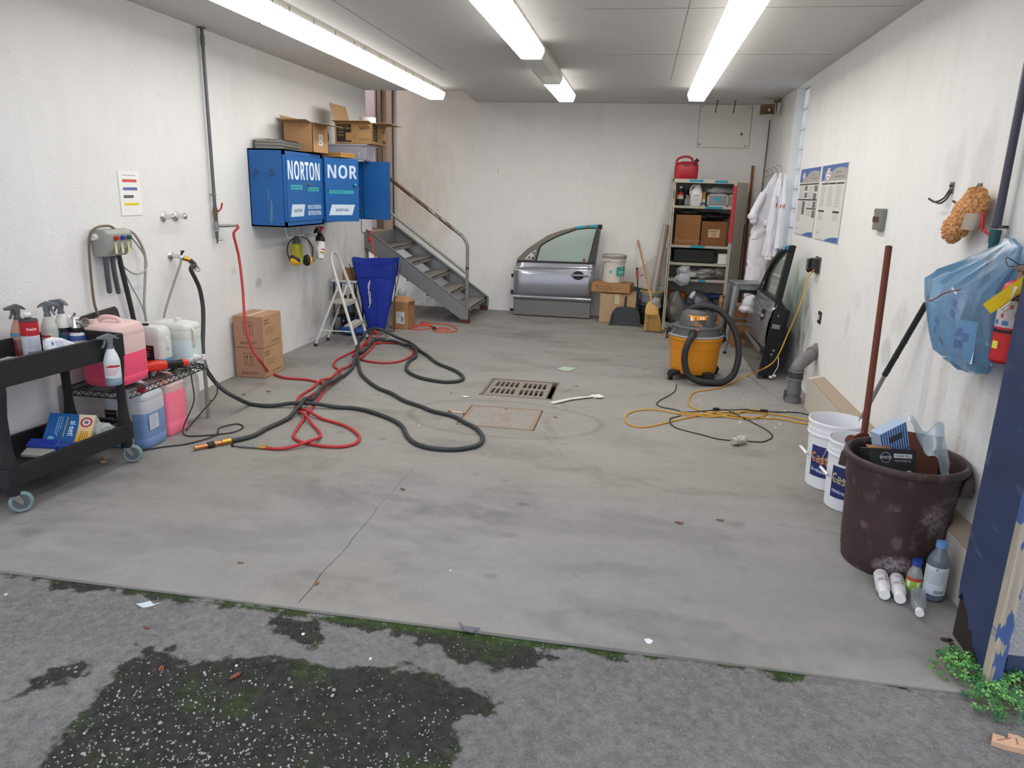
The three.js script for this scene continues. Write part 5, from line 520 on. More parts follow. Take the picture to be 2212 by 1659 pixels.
{
  const o = thing('open_carton', 'open carton printed SANIS on the clear bin', 'box', [-2.96, 2.046, -7.68]); const w = 0.40, h = 0.205, d = 0.44;
  openBox(o, w, h, d, cardMat(0xa98557), K.cardIn, [['f', -0.15, 0.4], ['r', 0.0, 0.9], ['l', -1.3, 1.0]]);
  part(o, 'front_print', place(new THREE.PlaneGeometry(w - 0.004, h - 0.004), 0, h / 2, d / 2 + 0.0006), M(0xffffff, 0.85, 0, { map: canvasTex(800, 410, (g, W, Hh) => { g.fillStyle = '#a98557'; g.fillRect(0, 0, W, Hh); g.fillStyle = '#2c241d'; g.fillRect(W * 0.04, Hh * 0.06, W * 0.4, Hh * 0.86); fit(g, '1025 7099', W * 0.08, Hh * 0.26, W * 0.34, 'bold', Hh * 0.15, '#a08058'); lines(g, W * 0.08, Hh * 0.4, W * 0.16, 2, Hh * 0.15, Hh * 0.08, '#7d6848', 3); lines(g, W * 0.08, Hh * 0.1, W * 0.3, 1, 9, Hh * 0.05, '#7d6848', 3); g.fillStyle = '#a98557'; g.beginPath(); g.roundRect ? g.roundRect(W * 0.29, Hh * 0.46, W * 0.17, Hh * 0.38, 12) : g.rect(W * 0.29, Hh * 0.46, W * 0.17, Hh * 0.38); g.fill(); fit(g, 'SANIS', W * 0.66, Hh * 0.24, W * 0.3, 'bold', Hh * 0.22, '#2a221b'); fit(g, 'by CINTAS', W * 0.82, Hh * 0.41, W * 0.14, 'normal', Hh * 0.06, '#2a221b'); g.strokeStyle = '#3a3026'; g.lineWidth = 3; g.strokeRect(W * 0.65, Hh * 0.7, W * 0.31, Hh * 0.2); for (let i = 0; i < 14; i++) { g.fillStyle = '#3a3026'; g.fillRect(W * (0.68 + 0.019 * i), Hh * 0.74, W * 0.006, Hh * 0.12); } lines(g, W * 0.48, Hh * 0.6, W * 0.12, 3, Hh * 0.06, Hh * 0.02, '#6d5740', 5); }) }));
  part(o, 'side_print', place(new THREE.PlaneGeometry(d - 0.01, h - 0.004), w / 2 + 0.0006, h / 2, 0, 0, Math.PI / 2), M(0xffffff, 0.85, 0, { map: canvasTex(600, 300, (g, W, Hh) => { g.fillStyle = '#9a764b'; g.fillRect(0, 0, W, Hh); g.fillStyle = '#2c241d'; g.fillRect(W * 0.06, Hh * 0.06, W * 0.3, Hh * 0.8); lines(g, W * 0.1, Hh * 0.15, W * 0.2, 5, Hh * 0.14, Hh * 0.05, '#7d6848', 5); fit(g, 'SANIS', W * 0.66, Hh * 0.3, W * 0.28, 'bold', Hh * 0.2, '#2a221b'); g.fillStyle = '#3a3026'; g.fillRect(W * 0.72, Hh * 0.74, W * 0.2, Hh * 0.16); }) }));
  const roll = single('paper_roll', 'white paper roll standing in the printed carton', 'roll', lathe([[0.02, 0], [0.085, 0], [0.085, 0.28], [0.022, 0.28], [0.022, 0.02]], 28, -2.93, 2.053, -7.80), M(0xd9d8d6, 0.9));
}
// ---------- things hung under the cabinet ----------
{
  const o = thing('wire_hook', 'bent white wire hook under the first blue cabinet', 'hook', [0, 0, 0]); part(o, 'wire', tube([[-3.15, 1.258, -6.25], [-3.15, 1.22, -6.26], [-3.155, 1.16, -6.30], [-3.16, 1.15, -6.40], [-3.165, 1.16, -6.6], [-3.17, 1.165, -6.85], [-3.18, 1.2, -6.86]], 0.0035, 40, 6), K.white);
}
{
  const o = thing('ear_defenders', 'yellow ear defenders with black band hung on the wire hook', 'ear defenders', [-3.10, 1.0, -6.40], Math.PI / 2 - 0.5);
  part(o, 'headband', tube([[-0.1, -0.05, 0], [-0.125, 0.02, 0], [-0.11, 0.1, 0], [-0.05, 0.15, 0], [0.02, 0.16, 0], [0.1, 0.13, 0], [0.15, 0.06, 0], [0.15, -0.01, 0], [0.12, -0.06, 0]], 0.006, 50, 6), K.black);
  const cup = (x, y, rz) => { const c = new THREE.Group(); c.name = 'ear_cup'; c.position.set(x, y, 0); c.rotation.set(0, 0, rz); o.add(c); part(c, 'shell', lathe([[0.0, 0.045], [0.03, 0.04], [0.048, 0.022], [0.05, 0]], 20).scale(1, 1, 0.8), M(0xe6a81c, 0.4)); part(c, 'cushion', lathe([[0.052, 0.004], [0.054, -0.012], [0.046, -0.026], [0.02, -0.026], [0, -0.01]], 20).scale(1, 1, 0.8), K.black); };
  cup(-0.05, -0.05, 2.6); cup(0.09, -0.06, -1.75);
}
{
  const o = thing('yellow_bottle', 'yellow-green liquid bottle hung under the cabinet behind ear defenders', 'bottle', [-3.25, 0.875, -6.66], Math.PI / 2); part(o, 'bottle', loft([[0, 0.06, 0.04, 4], [0.01, 0.066, 0.044, 4], [0.18, 0.066, 0.044, 4], [0.2, 0.055, 0.036, 3]], 24), M(0xb6b02c, 0.4)); part(o, 'neck', loft([[0.198, 0.05, 0.034, 3], [0.24, 0.036, 0.03, 3], [0.27, 0.016, 0.016, 2]], 20), M(0x54554f, 0.5)); part(o, 'label', place(new THREE.PlaneGeometry(0.085, 0.035), 0.005, 0.04, 0.0446), label(0.085, 0.035, (g, w, h) => { g.fillStyle = '#d2d08a'; g.fillRect(0, 0, w, h); lines(g, w * 0.1, h * 0.4, w * 0.8, 1, 9, h * 0.25, '#666a40', 3); }, 900));
}
{
  const o = thing('grey_gloves', 'pair of limp grey gloves hung on the wire hook', 'gloves', [-3.12, 0, -6.76]); part(o, 'glove', loft([[0.9, 0.012, 0.02, 2, 0, 0.0], [0.95, 0.018, 0.035, 2, 0, 0.0], [1.03, 0.022, 0.045, 2, 0.0, 0.02], [1.1, 0.024, 0.06, 2, 0, 0.05], [1.17, 0.02, 0.05, 2, -0.02, 0.07]], 20), M(0x88847f, 0.9)); part(o, 'glove', loft([[0.93, 0.012, 0.02, 2, 0.0, -0.08], [0.98, 0.016, 0.03, 2, 0.0, -0.06], [1.06, 0.022, 0.045, 2, 0.0, -0.01], [1.165, 0.02, 0.04, 2, -0.02, 0.03]], 20), M(0x9b9790, 0.9));
}
{
  const o = thing('pump_sprayer', 'white pump sprayer with black and red head hung on hook', 'sprayer', [-3.17, 0.905, -6.98], Math.PI / 2); o.rotation.order = 'YXZ'; o.rotation.z = -0.22;
  part(o, 'tank', lathe([[0, 0], [0.045, 0], [0.05, 0.01], [0.055, 0.12], [0.05, 0.165], [0.036, 0.185], [0, 0.185]], 28), K.white); part(o, 'collar', lathe([[0.04, 0.17], [0.044, 0.18], [0.04, 0.225], [0.022, 0.25], [0, 0.25]], 24), K.black);
  part(o, 'print', wrapLabel(0.0545, 0.06, 0.075, 1.8, -0.1, 0, 0, 0.0555), label(0.1, 0.06, (g, w, h) => { g.fillStyle = '#dcdcd8'; g.fillRect(0, 0, w, h); g.fillStyle = '#b6262c'; g.fillRect(w * 0.1, h * 0.06, w * 0.6, h * 0.2); g.fillStyle = '#c3a020'; g.fillRect(w * 0.2, h * 0.5, w * 0.4, h * 0.35); g.fillStyle = '#222'; g.fillRect(w * 0.05, h * 0.6, w * 0.15, h * 0.2); }, 900));
  part(o, 'handle', ext([[-0.14, 0.235], [-0.1, 0.29], [-0.06, 0.29], [0.03, 0.25], [0.03, 0.225], [-0.07, 0.255]], 0.028, 0.005).translate(0, 0, -0.014), K.black); part(o, 'red_lever', bx(0.09, 0.012, 0.02, -0.045, 0.286, 0, 0, 0, -0.42), K.red); part(o, 'pump_rod', [cy(0.009, 0.009, 0.06, 0.01, 0.28, 0, 0, 0, -0.15, 12), cy(0.026, 0.02, 0.014, 0.015, 0.315, 0, 0, 0, -0.15, 16)], K.red); part(o, 'nozzle', [rod([0.02, 0.235, 0], [0.085, 0.215, 0], 0.013)], K.black); part(o, 'nozzle_tip', rod([0.085, 0.215, 0], [0.115, 0.206, 0], 0.009), K.red);
}
// ---------- two stacked cartons against the wall ----------
[['lower brown shipping carton with double arrows against the left wall', 0, 0.262, 0.0], ['upper brown shipping carton with double arrows against the left wall', 0.2625, 0.275, 0.03]].forEach(([lb, y, h, t], i) => {
  const o = thing('shipping_carton', lb, 'box', [-3.225, y, -5.80], t), w = 0.265, d = 0.35; part(o, 'carton', rb(w, h - 0.002, d, 0.004, 0, h / 2, 0, 0, 0, 0, 1), M(0xffffff, 0.8, 0, { map: cardTex, color: 0xb1866a }));
  part(o, 'front_print', place(new THREE.PlaneGeometry(w - 0.01, h - 0.012), 0, h / 2, d / 2 + 0.0006), M(0xffffff, 0.8, 0, { map: canvasTex(530, 530, (g, W, Hh) => { g.fillStyle = '#ab8068'; g.fillRect(0, 0, W, Hh); g.strokeStyle = '#3b2c22'; g.lineWidth = 7; g.strokeRect(W * 0.33, Hh * 0.17, W * 0.32, Hh * 0.42); for (const x of [0.42, 0.56]) { g.fillStyle = '#3b2c22'; g.fillRect(W * x - 5, Hh * 0.28, 10, Hh * 0.18); g.beginPath(); g.moveTo(W * x - 18, Hh * 0.31); g.lineTo(W * x, Hh * 0.22); g.lineTo(W * x + 18, Hh * 0.31); g.fill(); } g.fillRect(W * 0.38, Hh * 0.5, W * 0.22, 7); lines(g, W * 0.2, Hh * 0.83, W * 0.65, 2, Hh * 0.05, Hh * 0.025, '#4d3a2d', 5); }) }));
  part(o, 'side_print', place(new THREE.PlaneGeometry(d - 0.01, h - 0.012), w / 2 + 0.0006, h / 2, 0, 0, Math.PI / 2), M(0xffffff, 0.8, 0, { map: canvasTex(640, 480, (g, W, Hh) => { g.fillStyle = '#b08a68'; g.fillRect(0, 0, W, Hh); lines(g, W * 0.05, Hh * 0.1, W * 0.3, 2, Hh * 0.1, Hh * 0.06, '#6a5038', 7); lines(g, W * 0.1, Hh * 0.4, W * 0.6, 3, Hh * 0.08, Hh * 0.04, '#8a6d4e', 8); g.strokeStyle = '#8a6d4e'; g.lineWidth = 4; g.strokeRect(W * 0.35, Hh * 0.48, W * 0.35, Hh * 0.2); lines(g, W * 0.4, Hh * 0.86, W * 0.5, 1, 9, Hh * 0.04, '#6a5038', 9); }) }));
  part(o, 'tape', bx(w * 0.14, 0.001, d, 0.0, h - 0.0005, 0), M(0xc3ad92, 0.35), 'clear packing tape');
});
// ---------- step ladder ----------
{
  const o = thing('step_ladder', 'white two-step folding ladder with worn paint', 'ladder', [0, 0, 0]), wm = M(0xcfcfcb, 0.45), gm = M(0xa7a49b, 0.6);
  const A = [-2.81, 0.012, -7.03], Bf = [-2.87, 0.012, -7.49];
  part(o, 'front_rail', tube([A, [-2.905, 0.30, -7.055], [-3.00, 0.58, -7.085], [-3.07, 0.78, -7.115], [-3.115, 0.90, -7.15], [-3.135, 0.955, -7.22], [-3.135, 0.955, -7.29], [-3.125, 0.90, -7.36], [-3.09, 0.78, -7.395], [-3.03, 0.58, -7.43], [-2.95, 0.30, -7.465], Bf], 0.0155, 90, 10, false, 0.3), wm);
  part(o, 'rear_leg', rod([-3.035, 0.60, -7.10], [-3.25, 0.02, -7.0], 0.0115), wm); part(o, 'rear_leg', rod([-3.06, 0.60, -7.42], [-3.255, 0.02, -7.32], 0.0115), wm);
  part(o, 'hinge_bracket', [bx(0.03, 0.05, 0.01, -3.03, 0.60, -7.095), bx(0.03, 0.05, 0.01, -3.05, 0.60, -7.425)], wm);
  part(o, 'step', [rb(0.19, 0.016, 0.32, 0.004, -3.055, 0.445, -7.262, 0, 0.06), bx(0.012, 0.04, 0.32, -2.965, 0.43, -7.268, 0, 0.06)], gm); part(o, 'step', [rb(0.10, 0.016, 0.39, 0.004, -2.93, 0.215, -7.265, 0, 0.09), bx(0.012, 0.035, 0.39, -2.885, 0.205, -7.27, 0, 0.09)], gm);
  part(o, 'brace', rod([-3.18, 0.22, -7.03], [-3.13, 0.40, -7.40], 0.005), K.steel); part(o, 'brace', rod([-3.20, 0.22, -7.36], [-3.11, 0.40, -7.08], 0.005), K.steel); part(o, 'spreader_bar', rod([-3.19, 0.16, -7.02], [-3.20, 0.16, -7.34], 0.008), wm); part(o, 'spreader_bar', rod([-3.19, 0.165, -7.02], [-2.86, 0.165, -7.05], 0.006), wm);
  for (const p of [A, Bf, [-3.252, 0.012, -6.999], [-3.257, 0.012, -7.319]]) part(o, 'rubber_foot', cy(0.0155, 0.017, 0.03, p[0], 0.015, p[2], 0, 0, 0.2, 12), K.blackRub);
}
// ---------- laundry bag on a folding frame ----------
{
  const o = thing('bag_stand', 'blue cloth laundry bag on a folding wire stand', 'laundry bag', [-2.87, 0, -7.80], 0.12), bm = M(0x17329c, 0.8, 0, { side: THREE.DoubleSide, bumpMap: bumpOf([2, 3]), bumpScale: 0.001 });
  const wall = (u, v) => { const a = -u * Math.PI * 2, k = 0.09 + 0.16 * Math.pow(v, 0.85), kz = 0.07 + 0.085 * v, c = Math.cos(a), s = Math.sin(a), e = 0.55, w = 0.012 * (fbm(u * 14, v * 6, 3, 3) - 0.5) * 2 - 0.012 * Math.max(0, Math.sin(u * 6.28 * 3 + 1)) * v; return [(k + w) * Math.sign(c) * Math.abs(c) ** e, 0.06 + 0.74 * v, (kz + w) * Math.sign(s) * Math.abs(s) ** e]; };
  const sag = (p) => (p[2] > 0 ? -0.05 : 0.022) * Math.min(1, Math.abs(p[2]) / 0.1) * (1 - 0.6 * Math.abs(p[0]) / 0.26);
  part(o, 'bag', [grid(64, 24, (u, v) => { const p = wall(u, v); return v > 0.8 ? [p[0], p[1] + sag(p) * (v - 0.8) * 5, p[2]] : p; }), grid(24, 1, (u, v) => { const p = wall(u, 0); return v ? p : [0, 0.055, 0]; })], bm);
  part(o, 'cuff', [grid(64, 6, (u, v) => { const p = wall(u, 0.84 + 0.17 * v), d = 1.045 + 0.02 * Math.sin(u * 31); return [p[0] * d, 0.66 + 0.185 * v + 0.018 * Math.sin(u * 12.6 + 1) * v + sag(p) * v, p[2] * d]; }), grid(64, 3, (u, v) => { const p = wall(u, 1.0 - 0.15 * v), q = 1.045 - 0.06 * v; return [p[0] * q, 0.845 - 0.12 * v + 0.018 * Math.sin(u * 12.6 + 1) * (1 - v) + sag(p) * (1 - v), p[2] * q]; })], bm);
  part(o, 'seam', [tube([[0.02, 0.1, 0.085], [0.03, 0.4, 0.125], [0.02, 0.64, 0.148]], 0.003, 20, 5)], bm); part(o, 'draw_cord', [tube([[-0.03, 0.63, 0.162], [-0.045, 0.56, 0.155], [-0.05, 0.52, 0.148], [-0.055, 0.47, 0.143], [-0.035, 0.42, 0.138], [-0.04, 0.37, 0.13], [-0.06, 0.32, 0.125]], 0.005, 40, 6), tube([[-0.03, 0.63, 0.162], [-0.055, 0.57, 0.156], [-0.05, 0.52, 0.148], [-0.035, 0.47, 0.143], [-0.05, 0.42, 0.138], [-0.045, 0.37, 0.131]], 0.005, 40, 6)], M(0xd5d3d6, 0.8));
  const fm = M(0x4f4a45, 0.4, 0.6);
  for (const s of [-1, 1]) { part(o, 'frame_leg', rod([s * 0.255, 0.80, 0.155], [s * 0.17 - 0.02, 0.006, -0.2], 0.005), fm); part(o, 'frame_leg', rod([s * 0.255, 0.80, -0.155], [s * 0.17 - 0.02, 0.006, 0.24], 0.005), fm); part(o, 'pivot', sp(0.009, s * 0.225, 0.43, 0.0), fm); }
  part(o, 'foot_bar', rod([-0.19, 0.006, 0.24], [0.15, 0.006, 0.24], 0.005), fm); part(o, 'foot_bar', rod([-0.19, 0.006, -0.2], [0.15, 0.006, -0.2], 0.005), fm);
}
// ---------- clutter between bag and wall ----------
{
  const o = thing('small_stand', 'small dark stand with a pale top between ladder and wall', 'stand', [-3.20, 0, -7.78]); part(o, 'top', rb(0.30, 0.02, 0.26, 0.005, 0, 0.60, 0), K.offWhite); part(o, 'blue_edge', bx(0.302, 0.008, 0.262, 0, 0.586, 0), K.blue); for (const x of [-0.12, 0.12]) for (const z of [-0.1, 0.1]) part(o, 'leg', rod([x, 0.59, z], [x * 1.1, 0, z * 1.1], 0.009), K.black); part(o, 'shelf', bx(0.25, 0.01, 0.22, 0, 0.2, 0), K.black);
}
{ const r = rng(9); for (let i = 0; i < 4; i++) { const o = thing('dark_bottle', ['black bottle with silver band on the small stand shelf', 'black bottle with green label on the small stand shelf', 'short black bottle on the small stand shelf', 'tall black bottle at the back of the stand shelf'][i], 'bottle', [-3.25 + 0.07 * (i % 2) * 1.4, 0.2055, -7.82 + 0.09 * (i >> 1)]), h = [0.22, 0.2, 0.15, 0.25][i]; part(o, 'bottle', lathe([[0, 0], [0.033, 0], [0.035, 0.01], [0.035, h * 0.65], [0.014, h * 0.85], [0.014, h], [0, h]], 16), K.black); part(o, 'label', wrapLabel(0.0356, h * 0.3, h * 0.35, 6.28, 0), M([0x8d9496, 0x2f6a58, 0x553c34, 0x3f4a63][i], 0.5)); } }
{ const o = thing('small_carton', 'small brown carton on the pale stand top', 'box', [-3.18, 0.6105, -7.80], 0.2); part(o, 'carton', rb(0.14, 0.13, 0.12, 0.003, 0, 0.065, 0, 0, 0, 0, 1), K.cardDark); part(o, 'tape', bx(0.03, 0.001, 0.121, 0, 0.1305, 0), K.cardPale); }
single('blue_cloth', 'crumpled blue cloth on the floor under the small stand', 'cloth', lump(0.17, 0.045, 0.13, -3.12, 0.04, -7.74, 0.45, 3, 41), M(0x28579a, 0.85));
single('blue_cloth', 'blue cloth bundle heaped behind the ladder foot', 'cloth', lump(0.11, 0.075, 0.09, -3.24, 0.16 + 0.0, -7.98, 0.45, 3, 43), M(0x2a62a8, 0.85)); single('black_bag', 'shiny black bag under the small stand', 'bag', lump(0.10, 0.06, 0.10, -3.22, 0.06, -7.92, 0.5, 3, 45), M(0x141417, 0.3));
single('hanging_sheet', 'white paper sheet hanging at the end of the left wall', 'paper', grid(10, 6, (u, v) => [XL + 0.012 + 0.05 * u * u, 1.085 + 0.165 * v - 0.006 * Math.sin(u * 5), -8.70 - 0.22 * u]), M(0xdcdcde, 0.8, 0, { side: THREE.DoubleSide }));
{ const o = thing('orange_strap', 'orange strap tied to the stair head above the bag', 'strap', [0, 0, 0]); part(o, 'strap', tube([[-3.30, 1.085, -8.83], [-3.29, 1.09, -8.77], [-3.26, 1.0, -8.72], [-3.20, 0.9, -8.60], [-3.13, 0.74, -8.52], [-3.08, 0.55, -8.45]], 0.009, 30, 6), M(0xd8401f, 0.6)); part(o, 'knot', lump(0.02, 0.03, 0.02, -3.265, 1.0, -8.66, 0.4, 3, 4, 12), M(0xb83a1e, 0.6)); }
// ---------- steel stairs ----------
{
  const o = thing('steel_stairs', 'grey steel stairs with tube handrail up to the landing', 'stairs', [0, 0, 0]), gm = M(0x84878a, 0.5, 0.35, { bumpMap: bumpOf([1, 1]), bumpScale: 0.0008 }), tread = M(0x85817a, 0.6, 0.25);
  const top = (x) => 0.184 + 0.693 * (-2.03 - x), S = [[-2.03, 0.05], [-2.03, 0.184], [XL + 0.004, top(XL)], [XL + 0.004, 0.885], [-2.12, 0.05]];
  for (const z of [-8.81, -9.995]) {
    const g = [ext(S, 0.008).translate(0, 0, z)]; const a = Math.atan(0.693), lT = Math.hypot(XL + 2.03, top(XL) - 0.184); const zi = z < -9.5 ? z + 0.03 : z - 0.022;
    g.push(bx(lT, 0.008, 0.06, (XL - 2.03) / 2, (0.184 + top(XL)) / 2, zi, 0, 0, -a)); g.push(bx(1.51, 0.008, 0.06, (XL - 2.12) / 2, (0.05 + 0.885) / 2, zi, 0, 0, -Math.atan(0.667))); g.push(bx(0.008, 0.135, 0.06, -2.034, 0.117, zi)); part(o, 'stringer', g, gm);
    part(o, 'base_foot', bx(0.10, 0.05, 0.07, -2.085, 0.025, zi), M(0x5d3b2e, 0.8, 0.2), 'rusty foot plate');
  }
  for (let i = 1; i <= 5; i++) { const y = 0.177 * i, x = -2.06 - (i - 1) * 0.258; part(o, 'tread', [bx(0.27, 0.008, 1.16, x - 0.135, y - 0.004, -9.40), bx(0.008, 0.05, 1.16, x - 0.004, y - 0.025, -9.40), bx(0.008, 0.04, 1.16, x - 0.266, y - 0.02, -9.40)], tread); }
  part(o, 'top_riser', bx(0.01, 0.2, 1.16, XL + 0.008, 0.96, -9.40), gm);
  part(o, 'handrail', tube([[-2.064, 0.19, -8.815], [-2.064, 0.6, -8.815], [-2.064, 0.9, -8.815], [-2.072, 0.98, -8.815], [-2.118, 1.062, -8.815], [-2.2, 1.125, -8.815], [-2.6, 1.41, -8.815], [-3.03, 1.716, -8.815], [-3.37, 1.957, -8.815]], 0.021, 80, 12), M(0xffffff, 0.42, 0.45, { map: dataTex(512, 16, (u, v) => { const w = smooth(0.42, 0.62, fbm(u * 22, v * 2, 5, 3) + 0.12) * smooth(0.36, 0.42, u); return [0.56 - 0.22 * w, 0.56 - 0.34 * w, 0.55 - 0.36 * w]; }) }), 'handrail with paint worn to brown');
  part(o, 'mid_rail', rod([-2.064, 0.62, -8.815], [-3.37, 1.555, -8.815], 0.018, 12), M(0x8b8d8a, 0.45, 0.4)); part(o, 'post_band', cy(0.0225, 0.0225, 0.025, -2.064, 0.69, -8.815), M(0x6b2f2a, 0.6));
}
// ---------- carton by the stairs ----------
{
  const o = thing('open_carton', 'brown carton with barcode label beside the laundry bag', 'box', [-2.725, 0, -8.31], 0.05), w = 0.21, h = 0.325, d = 0.28; openBox(o, w, h, d, cardMat(0xb08258), K.card, [['r', 0.0 - 0.35, 0.75], ['f', 0.0 - 2.75, 1.0], ['b', -2.7, 1.0]]);
  part(o, 'shipping_label', place(new THREE.PlaneGeometry(0.1, 0.14), 0.0, 0.14, d / 2 + 0.0008), label(0.1, 0.14, (g, w2, h2) => { g.fillStyle = '#d9d8da'; g.fillRect(0, 0, w2, h2); lines(g, w2 * 0.08, h2 * 0.1, w2 * 0.5, 6, h2 * 0.08, h2 * 0.025, '#888', 3); for (let i = 0; i < 12; i++) { g.fillStyle = '#333'; g.fillRect(w2 * 0.6, h2 * (0.4 + 0.04 * i), w2 * 0.28, h2 * 0.016 * (1 + i % 2)); } }, 1200));
}
single('plastic_bag', 'small crumpled clear bag above the carton by the stairs', 'bag', lump(0.06, 0.07, 0.05, -2.76, 0.40, -8.36, 0.5, 3, 51), K.film);

// ---------- car doors ----------
function bpt(P, y) { for (let i = 0; i < P.length - 1; i++) { const [a, b] = [P[i], P[i + 1]]; if (y >= a[1] && y <= b[1]) return a[0] + (b[0] - a[0]) * (y - a[1]) / (b[1] - a[1] || 1); } return P[P.length - 1][0]; }
function carDoor(lb, pos, turn, lean, paint, dark, frame = M(0x6b665c, 0.35, 0.5)) {
  const o = thing('car_door', lb, 'car door', pos, turn); o.rotation.order = 'YXZ'; o.rotation.x = lean;
  const Lf = [[0.02, 0], [0.008, 0.25], [0.0, 0.596], [0.022, 0.66], [0.03, 0.72]], Rt = [[1.06, 0], [1.055, 0.218], [1.08, 0.555], [1.085, 0.736]];
  const prof = (y) => 0.052 + 0.05 * Math.sin(clamp((y - 0.2) / 0.55) * Math.PI * 0.9 + 0.25) - 0.018 * smooth(0.60, 0.64, y) - 0.02 * smooth(0.3, 0.22, y);
  const skin = grid(28, 40, (u, v) => { const y = 0.205 + 0.525 * v, a = bpt(Lf, y), b = bpt(Rt, y), ed = Math.min(u, 1 - u), c = y - 0.62 + 0.03 * u; return [a + (b - a) * u, y, prof(y - 0.035 * u) - 0.03 * Math.pow(1 - clamp(ed / 0.06), 2) - 0.006 * smooth(0.012, 0.0, Math.abs(c))]; });
  part(o, 'outer_skin', skin, paint);
  part(o, 'bright_sill', grid(24, 8, (u, v) => { const y = 0.208 + 0.062 * v; return [0.012 + 1.044 * u, y, 0.05 + 0.03 * Math.sin(v * Math.PI * 0.8) + 0.008]; }), paint);
  part(o, 'lower_cladding', ext([[0.02, 0.0], [1.055, 0.0], [1.055, 0.212], [0.012, 0.212]], 0.055, 0.006), dark);
  part(o, 'inner_shell', ext([[0.035, 0.02], [1.04, 0.02], [1.05, 0.22], [1.07, 0.7], [0.05, 0.7], [0.02, 0.58]], 0.06, 0.005).translate(0, 0, -0.04), M(0x202124, 0.5, 0.2));
  const fr = new THREE.Shape([[0.03, 0.70], [0.04, 0.75], [0.16, 0.877], [0.28, 0.965], [0.43, 1.068], [0.60, 1.135], [0.79, 1.19], [0.97, 1.222], [1.14, 1.235], [1.128, 1.16], [1.088, 0.736], [1.086, 0.70]].map(p => new THREE.Vector2(...p)));
  const gl = [[0.287, 0.725], [0.335, 0.92], [0.42, 0.985], [0.53, 1.045], [0.64, 1.095], [0.81, 1.16], [0.95, 1.18], [1.075, 1.185], [1.035, 0.98], [0.985, 0.735]]; fr.holes.push(new THREE.Path(gl.map(p => new THREE.Vector2(...p)))); const tri = [[0.125, 0.745], [0.25, 0.745], [0.29, 0.885], [0.19, 0.815]]; fr.holes.push(new THREE.Path(tri.map(p => new THREE.Vector2(...p))));
  part(o, 'window_frame', ext(fr, 0.045, 0.006).translate(0, 0, 0.0), frame);
  part(o, 'window_seal', [tube(gl.map(p => [p[0], p[1], 0.045]).concat([[gl[0][0], gl[0][1], 0.045]]), 0.008, 80, 6, false, 0.05)], K.black); part(o, 'belt_moulding', bx(1.03, 0.02, 0.02, 0.56, 0.722, 0.052, 0, 0, 0.012), K.black);
  part(o, 'rear_pillar_trim', ext([[0.985, 0.73], [1.078, 0.735], [1.115, 1.15], [1.075, 1.18], [1.04, 0.98]], 0.012, 0.003).translate(0, 0, 0.042), M(0x2b2925, 0.35));
  part(o, 'window_glass', ext(gl, 0.004).translate(0, 0, 0.016), MP(0xe6efe9, 0.02, 0, { transmission: 0.92, thickness: 0, ior: 1.5 })); part(o, 'mirror_plate', ext([[0.125, 0.745], [0.25, 0.745], [0.29, 0.885], [0.19, 0.815]], 0.01, 0.002).translate(0, 0, 0.03), M(0xb5b3ae, 0.4, 0.6)); part(o, 'mirror_bolt', [[0.2, 0.77], [0.245, 0.765], [0.255, 0.83]].map(p => cy(0.012, 0.012, 0.012, p[0], p[1], 0.043, Math.PI / 2)), K.black);
  part(o, 'handle_recess', loft([[0.0, 0.075, 0.055, 2], [0.004, 0.078, 0.058, 2]], 24).rotateX(Math.PI / 2).translate(0.87, 0.56, 0.098), K.black); part(o, 'door_handle', [rb(0.23, 0.032, 0.03, 0.014, 0.89, 0.562, 0.118, 0, 0, 0.02)], M(0x86878a, 0.3, 0.4));
  part(o, 'hinge', [[0.52, 0.05], [0.30, 0.06], [0.06, 0.035]].map(([y, h]) => bx(0.05, h, 0.04, -0.012, y, 0.0)), K.black);
  part(o, 'glass_sticker', cy(0.02, 0.02, 0.001, 0.93, 0.765, 0.0215, Math.PI / 2), M(0x8c2f38, 0.5)); part(o, 'blue_tape', [bx(0.11, 0.035, 0.002, 0.86, 1.188, 0.047, 0, 0, 0.16), bx(0.09, 0.04, 0.002, 1.03, 1.205, 0.047, 0, 0, 0.06)], M(0x2f9fc4, 0.7)); part(o, 'rubber_end', [to(0.022, 0.01, 1.115, 1.20, 0.05), cy(0.012, 0.012, 0.006, 1.115, 1.20, 0.05, Math.PI / 2)], K.black);
  return o;
}
const paintSilver = MP(0x8b8c94, 0.28, 0.55, { clearcoat: 1, clearcoatRoughness: 0.05 }), darkClad = MP(0x56524c, 0.35, 0.4, { clearcoat: 0.6 });
carDoor('silver-grey car front door leaning upright against the back wall', [-1.63, 0.004, -9.70], 0, -0.10, paintSilver, darkClad);
